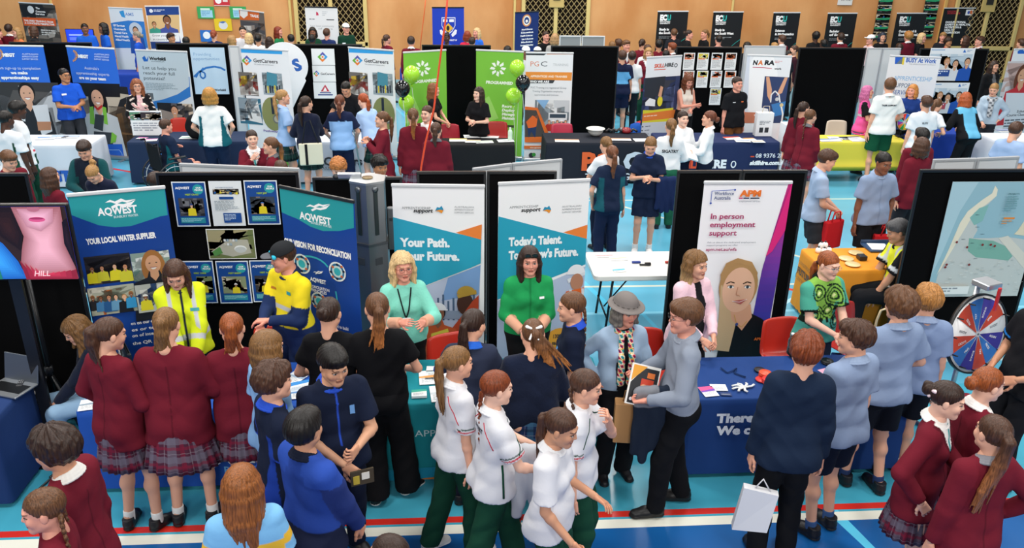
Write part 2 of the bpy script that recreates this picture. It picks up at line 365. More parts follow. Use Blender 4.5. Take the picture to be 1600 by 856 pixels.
# ---- hand: wrist at origin, fingers along +X, thumb side +Y, palm faces -Z
_hands = {}
HP = dict(relax=(.35, .45, .35), grip=(1.25, 1.45, .9), flat=(.08, .1, .1), point=(.5, .9, .6), soft=(.6, .7, .4), fist=(1.5, 1.6, 1.0))
def hand_proto(pose, lod):
    k = (pose, lod)
    if k in _hands: return _hands[k]
    vox = (.0034, .005, .0085)[lod]; s = SDF(); c1, c2, c3 = HP[pose]
    s.cone((-.03, 0, 0), (.02, 0, 0), .024, .024, .02, (_v(0, 0, 1), .72))
    for y in (-.026, -.009, .009, .026): s.cone((.018, y*.75, 0), (.082, y, 0), .0145, .0115, .012)
    for i, (y, L) in enumerate(((.029, .068), (.010, .077), (-.010, .071), (-.029, .056))):
        p = _v(.084, y, 0); a = c1*.75+.08*i; dirs = 0.06*(1.5-i); r = .0088-.0006*i
        for j, (f, da) in enumerate(((.45, 0), (.32, c2*.8), (.23, c3*.7))):
            a += da; d = _v(math.cos(a)*math.cos(dirs), math.sin(dirs)*math.cos(a), -math.sin(a)); q = p+d*L*f; s.cone(p, q, r, r-.0008, .004); p = q; r -= .0008
    p = _v(.022, .022, -.004); g = 0.3 if pose in ('flat', 'relax') else .8
    for d, L, r in (((.62, .70, -.25), .036, .0125), ((.85, .45, -.3*g), .030, .0098), ((.95, .15, -.55*g), .025, .0085)):
        d = _v(*d); d /= np.linalg.norm(d); q = p+d*L; s.cone(p, q, r, r-.001, .008); p = q
    _hands[k] = s.mesh(vox); return _hands[k]
_shoes = {}
def shoe_proto(kind, lod):
    k = (kind, lod)
    if k in _shoes: return _shoes[k]
    s = SDF(); zq = _v(0, 0, 1)
    s.cone((0, .035, .042), (0, -.06, .035), .040, .040, .03); s.cone((0, -.06, .033), (0, -.135, .024), .042, .036, .03, (zq, .8)); s.cone((0, .02, .05), (0, .025, .095), .042, .044, .02, None, True)
    s.cone((0, .035, .014), (0, -.132, .012), .043, .044, .008, (zq, .34)); s.half((0, 0, 0.001), (0, 0, -1))
    V, Q = s.mesh((.006, .009, .014)[lod]); _shoes[k] = (V, Q); return _shoes[k]
def orient(V, o, X, n):           # carry a hand so its fingers point along X and its palm faces n
    X = X/np.linalg.norm(X); Z = -np.asarray(n, f4); Z = Z-X*(Z@X); l = np.linalg.norm(Z); Z = Z/l if l > 1e-3 else _v(0, 0, 1); Y = np.cross(Z, X)
    return V@np.stack([X, Y, Z]).astype(f4)+o
def ik(a, t, l1, l2, hint):
    a, t, hint = (np.asarray(q, f4) for q in (a, t, hint)); d = t-a; L = np.linalg.norm(d); mx = (l1+l2)*.998
    if L > mx: t = a+d/L*mx; d = t-a; L = mx
    u = d/L; x = (L*L+l1*l1-l2*l2)/(2*L); h = math.sqrt(max(l1*l1-x*x, 0)); v = hint-u*(hint@u); v = v/(np.linalg.norm(v)+1e-6)
    return a+u*x+v*h, t
ARM = dict(           # wrist target (x outward, y, z), elbow hint, palm normal, hand pose
    down=((.222, -.02, .80), (.3, 1, 0), (-1, 0, 0), 'relax'), back=((.22, .10, .82), (.3, 1, 0), (-1, 0, 0), 'relax'), swing=((.22, -.20, .84), (.3, 1, 0), (-1, 0, 0), 'relax'),
    front=((.05, -.27, 1.04), (1, .5, -.4), (-.6, 0, -.8), 'soft'), clasp=((.045, -.25, .98), (1, .5, -.3), (-.8, .4, -.3), 'soft'),
    hold=((.13, -.27, 1.08), (.8, .4, -1), (-.7, 0, .6), 'grip'), table=((.16, -.38, .90), (.7, .6, .3), (0, 0, -1), 'relax'),
    hip=((.20, -.02, .98), (1, .8, 0), (-1, 0, 0), 'soft'), chin=((.05, -.19, 1.33), (.6, -.2, -1), (-.3, 1, 0), 'soft'), cross=((-.10, -.22, 1.14), (1, .3, -.5), (0, 1, 0), 'soft'),
    up=((.22, -.32, 1.22), (.7, .3, -1), (-.5, .3, 0), 'soft'), book=((.10, -.30, 1.10), (.8, .5, -1), (0, .7, .7), 'grip'), reach=((.12, -.52, .98), (.6, .5, -.6), (0, 0, -1), 'relax'),
    point=((.12, -.46, 1.12), (.6, .5, -.8), (-.5, 0, -.8), 'point'), lap=((.10, -.32, .66), (1, .6, 0), (0, 0, -1), 'relax'), pocket=((.20, -.04, .90), (.6, 1, 0), (-1, 0, 0), 'relax'))
SKIN = dict(fair='#e0a88c', pale='#e8b8a0', tan='#c99272', olive='#b8805a', brown='#84543c', dark='#4a2e22', pink='#e09c86')
HAIRC = dict(blonde='#a57d4c', dblonde='#7a5732', brown='#4a3022', dbrown='#33221a', black='#15110f', red='#7a3a1c', ginger='#8e4a22', grey='#6f6a64', lbrown='#624129', pinkh='#c46a9a', wblonde='#d6b684')
class Person: pass
def clothes_paint(V, B, fn, base):
    C = np.tile(lin(base), (len(V), 1)).astype(f4); T = (V-B.pel)@B.Rt
    dA = np.full(len(V), 9.0, f4); tA = np.zeros(len(V), f4)
    for i in (0, 1):
        for (a, b, off) in ((B.sh[i], B.el[i], 0), (B.el[i], B.wr[i], 1)):
            d, t = dist_seg(V, a, b); m = d < dA; dA[m] = d[m]; tA[m] = t[m]+off
    ax_ = np.abs(T[:, 0]); arm = (dA < .064+.02*(B.m)) & ((ax_ > .15) | (tA > .55)) | (dA < .095) & (ax_ > .185); fn(C, T, V, arm, tA); return C
def person(name_px, h, ang, label, top=None, bottom=None, hair=('short', 'brown'), skin='fair', sex='f', arms=('down', 'down'), lod=0, lean=0.0, side=0.0, twist=0.0, head=(0, 0, 0),
           feet=None, shoes='#15151a', sock='#e8e8e6', sit=False, group=None, glasses=None, extra=(), at_z=None, bulk=1.0, pos=None, wide=1.0, offs=(0, 0), zup=0.0):
    """name_px: photo point of the crown; h: height; ang: 0 faces the camera, 90 faces right, 180 away, 270 left"""
    S = h/1.70; B = Person(); vs = (.010, .014, .022)[lod]; m = sex == 'm'
    hipz = .50 if sit else .90
    # torso frame
    B.Rt = rz(twist)@rx(lean)@ry(side); B.pel = _v(0, (-.0 if not lean else lean*.18), hipz); Tf = lambda x, y, z: B.pel+B.Rt@_v(x, y, z); yn = B.Rt@_v(0, 1, 0)
    w = (1.0 if m else .88)*wide; bk = bulk; shw = (.160 if m else .140)*wide; B.m = m
    neck = Tf(0, .005, .55); B.neck = neck
    hy, hp, ht = head; Rh = rz(twist*.3+hy)@rx(lean*.45+hp)@ry(ht); B.Rh = Rh; hc = neck+Rh@_v(0, -.012, .135); B.hc = hc
    # place by crown pixel
    crown = hc+Rh@_v(0, .01, .118)
    a = R(ang); Rw = rz(a); zc = crown[2]*S+zup
    if pos is None:
        g = at(name_px[0], name_px[1], zc+.012); off = (Rw@(crown*S)); px, py = float(g[0]-off[0]), float(g[1]-off[1])
    else: px, py = pos
    px += offs[0]; py += offs[1]
    root = thing('person', label, 'person', (px, py, zup), a, group); B.root = root
    # limbs
    B.sh = []; B.el = []; B.wr = []; B.hd = []
    for i, e in enumerate((-1, 1)):     # 0 = person's right (-x when facing -y), 1 = left
        sp = arms[i]; sp = ARM[sp] if isinstance(sp, str) else sp; tg, hint, pn, hp_ = sp
        s0 = Tf(e*shw, .0, .462); tt = _v(e*tg[0], tg[1], tg[2])
        if sit or abs(lean) > .01 or twist or side:    # targets move with the chest unless low on a table
            rel = tt-_v(0, 0, .90); tt2 = B.pel+B.Rt@rel if not sit else B.pel+B.Rt@(tt-_v(0, 0, .90)); tt = tt2 if sp not in (ARM['table'], ARM['lap']) else _v(e*tg[0]*1, tg[1], tg[2]) if not sit or sp is ARM['lap'] else _v(e*tg[0], tg[1]-.02, (.80/S))
        el, wr = ik(s0, tt, .285, .25, _v(e*hint[0], hint[1], hint[2])); d = (wr-el)/np.linalg.norm(wr-el)
        B.sh.append(s0); B.el.append(el); B.wr.append(wr); B.hd.append((d, _v(e*pn[0], pn[1], pn[2]), hp_))
    B.hip = []; B.kn = []; B.an = []; B.fy = []
    for i, e in enumerate((-1, 1)):
        hp0 = B.pel+_v(e*.085*w, 0, -.01)
        if feet is not None: fx, fy, fz, fa = feet[i]
        elif sit: fx, fy, fz, fa = e*.12, -.42, 0, e*.1
        else: fx, fy, fz, fa = e*.10, (.0 if i else -.02), 0, e*.12
        t = _v(fx, fy, .085+fz)
        kn, an = ik(hp0, t, .42, .397, _v(e*.08, -1, .1 if not sit else 1.2)); B.hip.append(hp0); B.kn.append(kn); B.an.append(an); B.fy.append(fa)
    sk = lin(SKIN.get(skin, skin))
    sq = (yn, .80 if not m else .78)
    def torso(s, o, belly=0.0, bust=True, low=True):
        K = .05; X = lambda x, y, z: Tf(x*w, y, z)
        if low: s.cone(X(-.075, .005, .0), X(.075, .005, .0), .105*bk+o, .105*bk+o, K, (yn, .92))
        s.cone(X(-.05, 0, .16), X(.05, 0, .16), .100*bk+o+belly*.4, .100*bk+o+belly*.4, K, sq); s.cone(X(-.055, -.01*bk, .09), X(.055, -.01*bk, .09), .104*bk+o+belly, .104*bk+o+belly, K, (yn, .88))
        s.cone(X(-.068, .0, .27), X(.068, .0, .27), .105*bk+o*.8, .105*bk+o*.8, K, sq); s.cone(X(-.085, .005, .38), X(.085, .005, .38), .098+o*.7, .098+o*.7, K, sq)
        s.cone(Tf(-shw*.80, .005, .452), Tf(shw*.80, .005, .452), .054+o*.5, .054+o*.5, K); s.cone(Tf(0, .01, .44), Tf(0, .005, .54), .07+o*.5, .050+o*.4, .05)
        for e in (-1, 1): s.cone(Tf(e*.03, .010, .515), Tf(e*shw*.78, .006, .468), .034+o*.5, .036+o*.4, .05)
        if not m and bust:
            for e in (-1, 1): s.ball(X(e*.068, -.062, .335), .05*bk+o*.5, .05)
    def leg(s, o0, o1, i, k=.03, to=1.0):
        s.cone(B.hip[i], B.kn[i], .088*bk+o0, .058+o0*.8+(o1-o0)*.3, k); s.cone(B.kn[i], B.an[i], .056+o0*.7+(o1-o0)*.4, .038+o1, k)
    # ---- body
    s = SDF(); torso(s, -.004)
    for i, e in enumerate((-1, 1)):
        s.cone(B.sh[i], B.el[i], .047 if m else .041, .036 if m else .032, .03); s.cone(B.el[i], B.wr[i], .037 if m else .032, .024, .012); s.ball(B.el[i]*.8+B.wr[i]*.2, .037 if m else .033, .02)
        s.cone(B.hip[i], B.kn[i], .084*bk, .052, .03); s.cone(B.kn[i], B.an[i], .050, .034, .02); c = B.kn[i]*.7+B.an[i]*.3+_v(0, .016, 0); s.ball(c, .048, .03)
        s.cone(B.an[i], B.an[i]+rz(B.fy[i])@_v(0, .0, -.05), .032, .03, .02); s.cone(B.an[i]+_v(0, 0, -.05), B.an[i]+rz(B.fy[i])@_v(0, -.12, -.058), .028, .024, .02)
        s.ball(Tf(e*.065, .055, -.02), .075*bk, .04)
    s.cone(Tf(0, .008, .50), hc+Rh@_v(0, .022, -.06), .053 if m else .046, .050 if m else .043, .03)
    V, Q = s.mesh(vs); Vs = [V]; Qs = [Q]; n0 = len(V)
    Cs = [np.tile(sk, (len(V), 1))]
    hv, hq, lab, ck = head_proto(sex, min(lod, 2)); V2 = hv@Rh.T+hc
    C2 = np.tile(sk, (len(hv), 1)).astype(f4); hcol = lin(HAIRC.get(hair[1], hair[1]))
    C2 = C2*(1-ck[:, None]*np.array([0.02, .16, .14], f4)); C2[lab == 1] = sk*(np.array([.82, .58, .58], f4) if m else np.array([.80, .46, .46], f4)); C2[lab == 5] = sk*.3; C2[lab == 2] = hcol*.5+sk*.25; C2[lab == 3] = (.50, .47, .45); C2[lab == 4] = (.03, .02, .015)
    if lod == 0 and sex == 'm' and hair[0] != 'none' and len(hair) > 2 and 'beard' in hair[2]:
        bm = (hv[:, 2] < -.045) & (hv[:, 1] < .01) & (hv[:, 2] > -.13) & (lab == 0); C2[bm] = C2[bm]*.45+hcol*.25
    Vs.append(V2); Qs.append(hq+n0); Cs.append(C2); n0 += len(V2)
    for i in (0, 1):
        d, pn, pose = B.hd[i]; pv, pq = hand_proto(pose, min(lod, 2)); pv = pv*(1.0 if m else .92)
        if i == 0: pv = pv*_v(1, 1, 1); q = pq
        # mirror so the thumb is on the inner/front side
        mir = (i == 0); pv2 = pv.copy()
        if mir: pv2[:, 1] *= -1; q = pq[:, ::-1]
        else: q = pq
        V3 = orient(pv2, B.wr[i], d, pn); 
        Vs.append(V3); Qs.append(q+n0); Cs.append(np.tile(sk*np.array([1, .93, .92], f4), (len(V3), 1))); n0 += len(V3)
    body = link('body', raw_mesh('body', np.concatenate(Vs)*S, np.concatenate(Qs), np.concatenate(Cs), ('skin',)), root)
    B.S = S; B.Rw = Rw; B.o = _v(px, py, zup); B.Tf = Tf; B.lod = lod
    B.world = lambda p: B.o+Rw@(np.asarray(p, f4)*S)
    B.hand = [B.wr[i]+B.hd[i][0]*.08 for i in (0, 1)]
    # ---- shoes and socks
    for i in (0, 1):
        sv, sq_ = shoe_proto('a', min(lod, 2)); f = (sv*(1.06 if m else .96))@rz(B.fy[i]).T+B.an[i]+_v(0, 0, -.085)
        C = np.tile(lin(shoes if isinstance(shoes, str) else shoes[0]), (len(sv), 1)).astype(f4); C[sv[:, 2] < .021] = lin('#1b1b1b' if isinstance(shoes, str) else shoes[1])
        link('shoe', raw_mesh('shoe', f*S, sq_, C, ('shoe',)), root)
        if sock and lod < 2 and not (bottom and bottom[0] == 'pants'):
            s = SDF(); s.cone(B.an[i]+_v(0, 0, -.03), B.an[i]*.86+B.kn[i]*.14, .040, .041, .01, None, True); v, q = s.mesh(.008); link('sock', raw_mesh('sock', v*S, q, np.tile(lin(sock), (len(v), 1)), ('cloth',)), root)
    wr_amp = (.0042, .0042, .0)[lod]*(.55 if top and top[0] == 'blazer' else 1)
    ph = rng.uniform(0, 6, 3)
    def wrinkle(X, Y, Z): return wr_amp*((1-2*np.abs(np.sin(15*X+7*Z+ph[0]+1.6*np.sin(9*Z+ph[2])+5*Y)))*np.sin(10*Z+8*Y+ph[1])+.8*(1-2*np.abs(np.sin(21*Z-12*X*np.sign(np.sin(ph[0]))+ph[2]+1.5*np.sin(8*X+ph[1]))))*np.sin(13*Y+6*X+ph[0]))
    # ---- bottoms
    if bottom:
        kind, bc = bottom[0], bottom[1]; s = SDF()
        if kind in ('pants', 'shorts'):
            fl = bottom[2] if len(bottom) > 2 else (.012 if kind == 'pants' else .03); o = .010
            s.cone(Tf(-.075*w, .005, .03), Tf(.075*w, .005, .03), .108*bk+o, .108*bk+o, .04, (yn, .94)); s.cone(Tf(-.07*w, .0, -.02), Tf(.07*w, .0, -.02), .102*bk+o, .102*bk+o, .05, (yn, .96))
            s.cone(Tf(-.05*w, 0, .10), Tf(.05*w, 0, .10), .104*bk+o, .104*bk+o, .04, (yn, .90)); s.half(Tf(0, 0, .13), B.Rt@_v(0, 0, 1))
            for i, e in enumerate((-1, 1)):
                s.ball(Tf(e*.065, .055, -.02), .078*bk+o, .05)
                if kind == 'pants':
                    an = B.an[i]+_v(0, .005, -.035); s.cone(B.hip[i], B.kn[i], .090*bk+o, .060+o+fl*.4, .025); s.cone(B.kn[i], an, .060+o+fl*.4, .046+fl, .02, None, True)
                else:
                    t = .78; e_ = B.hip[i]*(1-t)+B.kn[i]*t; s.cone(B.hip[i], e_, .092*bk+o, .075+fl, .025, None, True)
            v, q = s.mesh(vs, wrinkle); C = np.tile(lin(bc), (len(v), 1)).astype(f4)
            if len(bottom) > 3: bottom[3](C, (v-B.pel)@B.Rt, v)
            link('trousers' if kind == 'pants' else 'shorts', raw_mesh('trousers', v*S, q, C, ('cloth',)), root)
        else:       # pleated skirt, cut to length
            L = (bottom[2] if len(bottom) > 2 else .42)-.07; n = 96 if lod < 2 else 40; rings = []; uv = []
            for j in range(9):
                t = j/8; a_ = np.linspace(0, 2*math.pi, n, endpoint=False); r1 = (.150+.075*t**.9)*w*bk; r2 = (.112+.068*t**.9)*bk; pl = 1+(.05*t)*np.sin(a_*24+1.2*np.sin(a_*3)) if lod < 2 else 1+.03*t*np.sin(a_*10)
                P = np.stack([np.cos(a_)*r1*pl+.01*np.sin(2*a_)*t, np.sin(a_)*r2*pl+.012, np.full(n, .05-L*t)], 1); c0 = B.pel; P = np.where(P[:, 2:3] > -.02, P@B.Rt.T, P@(B.Rt*(1-t)+np.eye(3)*t).T)+c0; rings.append(P)
            inner = [r_*1.0 for r_ in rings[::-1]]; inner = [(r_-r_.mean(0))*[.97, .97, 1]+r_.mean(0) for r_ in inner]; allr = rings+inner; v = np.concatenate(allr); q = []
            for j in range(len(allr)-1):
                k = np.arange(n); q.append(np.stack([j*n+k, (j+1)*n+k, (j+1)*n+(k+1) % n, j*n+(k+1) % n], 1))
            q = np.concatenate(q)
            if bc in M: me = raw_mesh('skirt', v*S, q, None, (bc,))
            else: me = raw_mesh('skirt', v*S, q, np.tile(lin(bc), (len(v), 1)), ('cloth',))
            ul = me.uv_layers.new(name='UVMap'); aa = (np.arange(len(v)) % n)/n*1.15; zz = (np.arange(len(v))//n); zz = np.where(zz > 8, 17-zz, zz)/8*L
            k0 = q[:, [0, 1, 2, 3]]; U = aa[k0]; U = np.where((U.max(1, keepdims=True)-U) > .6, U+1.15, U); ul.data.foreach_set('uv', np.stack([U, zz[k0]], 2).astype(f4).ravel()); link('skirt', me, root)
    # ---- tops
    if top:
        kind, tcol = top[0], top[1]; pf = top[2] if len(top) > 2 else None
        # kind: (offset, hem, sleeve fraction 0..2, sleeve end radius add, belly, material, part name)
        P = dict(polo=(.011, -.06, .72, .020, .0, 'cloth', 'polo_shirt'), tee=(.008, -.01, .62, .016, .0, 'cloth', 't_shirt'), shirt=(.011, -.05, .70, .022, .0, 'cloth', 'shirt'), longs=(.011, -.0, 1.93, .010, .0, 'cloth', 'shirt'),
                 jumper=(.014, -.02, 1.95, .014, .0, 'wool', 'jumper'), blazer=(.015, -.15, 1.93, .018, .0, 'cloth', 'blazer'), jacket=(.019, -.07, 1.93, .02, .0, 'cloth', 'jacket'), vest=(.012, -.0, .0, .0, .0, 'cloth', 'vest_top'),
                 cardi=(.013, -.06, 1.9, .012, .0, 'wool', 'cardigan'), coat=(.019, -.10, 1.95, .02, .0, 'cloth', 'coat'))[kind]
        o, hem, sl, se, belly, mt, pn = P; s = SDF(); torso(s, o, belly)
        hn = B.Rt@_v(0, 0, -1); X = lambda x, y, z: Tf(x*w, y, z)
        s.cone(X(-.06, 0, .09), X(.06, 0, .09), .112*bk+o, .112*bk+o, .05, (yn, .88))
        if hem < -.03: s.cone(X(-.085, .006, hem), X(.085, .006, hem), .110*bk+o*1.6, .110*bk+o*1.6, .05, (yn, 1.0)); [s.ball(Tf(e*.065, .050, -.03), .078*bk+o+.010, .05) for e in (-1, 1)]
        s.half(Tf(0, 0, hem), hn); s.half(Tf(0, -.02, .535 if kind != 'vest' else .52), B.Rt@_v(0, -.35, 1))
        if kind == 'vest': [s.half(Tf(e*(shw*.80), 0, .4), B.Rt@_v(e, 0, 0)) for e in (-1, 1)]
        for i, e in enumerate((-1, 1)):
            if sl <= 0: continue
            r0 = (.050 if m else .045)+o; A, E_, W_ = B.sh[i], B.el[i], B.wr[i]; re = (.040 if m else .036)+o*.9; rw = .026+o*.5+se*.5
            if sl < 1: s.cone(A, A*(1-sl)+E_*sl, r0, r0*.55+re*.45+se, .03, None, True)
            else:
                f = sl-1; s.cone(A, E_, r0, re+se*.4, .03); s.cone(E_, E_*(1-f)+W_*f, re+se*.4, rw, .012, None, True)
        ring = kind in ('polo', 'shirt', 'longs', 'blazer', 'jacket', 'coat', 'cardi') 
        cc_ = getattr(pf, 'collar', None)
        if cc_ and ring:
            n = 22; sc = SDF(); g = lambda a_, r_, dz: Tf((.058+r_)*math.sin(a_), .014-(.055+r_)*math.cos(a_), .556+dz-.024*math.cos(a_))
            for j in range(n):
                a0, a1 = 2*math.pi*(j+.5)/n, 2*math.pi*(j+1.5)/n; [sc.cone(g(a0, r_, z_), g(a1, r_, z_), t_, t_, .006) for r_, z_, t_ in ((0, .002, .0065), (.009, -.008, .0075), (.018, -.020, .008), (.027, -.033, .008))]
            v, q = sc.mesh((.0055, .008, .012)[lod]); link('collar', raw_mesh('collar', v*S, q, np.tile(lin(cc_), (len(v), 1)), ('cloth',)), root)
        V, Q = s.mesh(vs, lambda X, Y, Z: wrinkle(X, Y, Z)-wr_amp*1.3)
        def base(C, T, Vv, arm, tA):
            if pf: pf(C, T, Vv, arm, tA)
        C = clothes_paint(V, B, base, tcol); B.top = (V, Q); link(pn, raw_mesh(pn, V*S, Q, C, (mt,)), root)
    # ---- hair
    if hair[0] != 'none': make_hair(B, hair, hcol, S)
    if glasses:
        g = MB(); Tm = lambda p: tuple((hc+Rh@_v(*p))*S)
        for e in (-1, 1): g.tube([Tm((e*.031+.021*math.cos(t), -.1005, .004+.016*math.sin(t))) for t in np.linspace(0, 2*math.pi, 13)], .0017, glasses, n=5); g.tube([Tm((e*.05, -.099, .008)), Tm((e*.078, -.05, .008)), Tm((e*.08, .01, .006))], .0016, glasses, n=5)
        g.tube([Tm((-.01, -.1, .008)), Tm((.01, -.1, .008))], .0016, glasses, n=5); g.build('glasses', 'plastic', root)
    return B
def hnoise(amp, fr):
    def f(X, Y, Z): return amp*(np.sin(fr*X+1.3*np.sin(fr*.6*Z))*np.sin(fr*1.1*Y+1.1*np.sin(fr*.5*X))+.6*np.sin(fr*1.9*Z+fr*X)*np.sin(fr*1.6*Y-1))
    return f
def make_hair(B, hair, hcol, S):
    st = hair[0]; opt = hair[2] if len(hair) > 2 else {}; opt = opt if isinstance(opt, dict) else {}; lod = B.lod; s = SDF()
    dn = B.Rh.T@_v(0, 0, -1); L = opt.get('L', .30); vol = opt.get('v', dict(short=.010, tidy=.003, curly=.026, mop=.017, pony=.001, bun=.001, braid=.001, twobraid=.001, long=.006, bob=.010, wavy=.014, afro=.03)[st])
    s.ell((0, .018, .034), (.080+vol, .100+vol, .090+vol)); fringe = opt.get('fringe', st in ('short', 'mop', 'curly'))
    if st in ('short', 'mop', 'curly'): s.ell((0, -.045, .082), (.058+vol*.6, .045+vol*.5, .030+vol*.8), .02); s.ell((0, .05, .02), (.070+vol, .065+vol, .07+vol*.5), .02)
    zb = [(-.2, .03), (-.055, .022), (-.03, .004), (.0, -.010), (.03, -.036), (.05, -.062 if not fringe else -.10), (.062, -.086 if not fringe else -.14), (.075, -.2)]
    zs = np.array([a for a, b in zb], f4); ys = np.array([b for a, b in zb], f4)
    cap_lo = {'short': -.066, 'tidy': -.06, 'curly': -.07, 'mop': -.085}.get(st, -.065)
    s.cut(lambda X, Y, Z: np.interp(Z, zs, ys).astype(f4)-Y+0*X); s.cut(lambda X, Y, Z: cap_lo-Z+0*X+0*Y)
    if st in ('short', 'tidy', 'pony', 'bun', 'braid', 'twobraid'):
        for e in (-1, 1): s.ball((e*.088, .004, -.008), .026, .01, '-')
    def chain(P, r, k=.012):
        for a, b, r0, r1 in zip(P[:-1], P[1:], r[:-1], r[1:]): s.cone(a, b, r0, r1, k)
    el = None; back = _v(0, 1, 0)
    if st == 'pony':
        z0 = opt.get('z', .03); e0 = _v(0, .102 if z0 < .06 else .085, z0); el = e0; sx = opt.get('sx', 0.0)
        P = [e0-_v(0, .02, 0), e0+_v(0, .012, 0), e0+back*.036+dn*.03+_v(sx*.1, 0, 0), e0+back*.038+dn*(L*.35)+_v(sx*.35, 0, 0), e0+back*.030+dn*(L*.7)+_v(sx*.8+.012, 0, 0), e0+back*.022+dn*L+_v(sx, 0, 0)]
        t = opt.get('thick', 1.0); chain(P, [.020*t, .015*t, .025*t, .029*t, .020*t, .005])
        if lod == 0:
            rn = random.Random(int(L*1000)+int(z0*99)+int(sx*77)); sp_ = opt.get('spread', .035)
            for j in range(11):
                dx = rn.uniform(-1, 1)*sp_; dy = rn.uniform(-.4, .8)*.03; le = rn.uniform(.75, 1.12); P3 = [P[1], P[2]+_v(dx*.3, dy*.4, 0), P[3]+_v(dx*.8, dy, 0), e0+back*.030+dn*(L*.7*le)+_v(sx*.8*le+dx*1.1, dy, 0), e0+back*.022+dn*L*le+_v(sx*le+dx*1.7, dy*.6, 0)]; chain(P3, [.010, .013, .011, .008, .003], .005)
        if t >= 1 and lod < 2:
            P2 = [p+_v(.012, .004, 0) for p in P[2:]]; chain(P2, [.018, .026, .016, .005]); P2 = [p+_v(-.012, .004, -.01) for p in P[2:]]; chain(P2, [.018, .024, .014, .004])
    elif st == 'bun':
        z0 = opt.get('z', .05); el = _v(0, .095, z0); s.ell(el+_v(0, .032, .004), (.046, .036, .046), .01); s.ball(el+_v(.0, .05, .03), .02, .01); s.ball(el+_v(.016, .03, .02), .018, .01); s.ball(el+_v(-.018, .03, -.01), .02, .01)
    elif st in ('braid', 'twobraid'):
        sides = (opt.get('sx', 0),) if st == 'braid' else (-1, 1)
        for sd in sides:
            if st == 'braid': P0 = _v(.03*sd, .098, -.03); P1 = P0+back*.02+dn*.06+_v(.05*sd, -.03*abs(sd), 0); P2 = P0+dn*L+_v(.07*sd, -.10*abs(sd)+.015, 0)
            else: P0 = _v(.055*sd, .075, -.04); P1 = P0+dn*.08+_v(.035*sd, .0, 0); P2 = P0+dn*L+_v(.045*sd, opt.get('fy', -.06), 0)
            n = int(L/.019)
            for i in range(n):
                t = i/(n-1); c = P0*(1-t)**2+P1*2*t*(1-t)+P2*t*t; r = .017*(1-.45*t)
                s.ell(c+_v((.009 if i % 2 else -.009)*(1-.4*t), 0, 0), (r, r*.85, r*1.05), .006)
            chain([P2, P2+dn*.05], [.010, .004])
    elif st in ('long', 'wavy', 'bob'):
        n = 15; a0 = opt.get('open', 68)
        for i in range(n):
            th = R(a0+(360-2*a0)*i/(n-1)); sx_, cy = math.sin(th), -math.cos(th); t = abs(i/(n-1)-.5)*2; Li = L*(1-.12*t+.06*math.sin(i*2.1)); wv = (.012 if st != 'long' else .004)
            p0 = _v(sx_*(.068+vol), .014+cy*.082, .03); p1 = _v(sx_*(.080+vol), .012+cy*.092, -.035); p2 = _v(sx_*.086+wv*math.sin(i), .016+cy*(.085+.02*(st == 'long')), -.035)+dn*max(.06, (Li-.05)*.4); p3 = _v(sx_*(.090+.012*(Li > .25)), .01+cy*(.088 if cy > 0 else .11), -.035)+dn*(Li-.04)+_v(wv*math.cos(i*1.7), 0, 0)
            chain([p0, p1, p2, p3], [.024, .024, .023, .009 if st == 'long' else .015], .016)
    amp, fr = dict(curly=(.0075, 95), wavy=(.0055, 15), mop=(.006, 13), afro=(.006, 110)).get(st, (.0020, 26))
    if lod == 2: amp *= .5
    def groove(X, Y, Z):
        a_ = np.arctan2(X, Y-.01); return amp*(np.sin(a_*fr+1.2*np.sin(Z*23+a_*2)+3*np.sin(a_*3))+.5*np.sin(a_*fr*1.9+2*np.sin(Z*13)+1))*.7
    V, Q = s.mesh((.0048, .0066, .010)[lod], hnoise(amp, fr) if st in ('curly', 'afro') else (lambda X, Y, Z: groove(X, Y, Z)+hnoise(.0035, 62)(X, Y, Z)) if st == 'mop' else groove); C = np.tile(hcol, (len(V), 1)).astype(f4)
    if opt.get('tip'):
        t = np.clip((-V[:, 2]-.02)/.2, 0, 1)[:, None]; C = C*(1-t)+lin(opt['tip'])*t
    if el is not None and lod < 2: C[np.abs(np.linalg.norm(V-el-_v(0, .006, 0), axis=1)) < .021] = lin(opt.get('tie', '#15120f'))
    ch = link('hair', raw_mesh('hair', (V@B.Rh.T+B.hc)*S, Q, C, ('hair',)), B.root); return ch
def head_part(B, s, vox, col, mt, name, paint=None):      # something worn on the head, shaped in head space
    V, Q = s.mesh(vox); C = np.tile(lin(col), (len(V), 1)).astype(f4)
    if paint: paint(C, V)
    return link(name, raw_mesh(name, (V@B.Rh.T+B.hc)*B.S, Q, C, (mt,)), B.root)
def cap_on(B, col, brim=None, back=False):
    s = SDF(); s.ell((0, .016, .05), (.093, .108, .086)); s.half((0, 0, .045), (0, .12, -1)); s.ell((0, -.105, .052), (.072, .07, .010), .01, rx(-.12)); v = .006 if B.lod < 2 else .010
    def p(C, V):
        if brim: C[V[:, 1] < -.093] = lin(brim)
    return head_part(B, s, v, col, 'cloth', 'cap', p)
def panel(x, z, cx, w): return np.abs(x-cx) < w

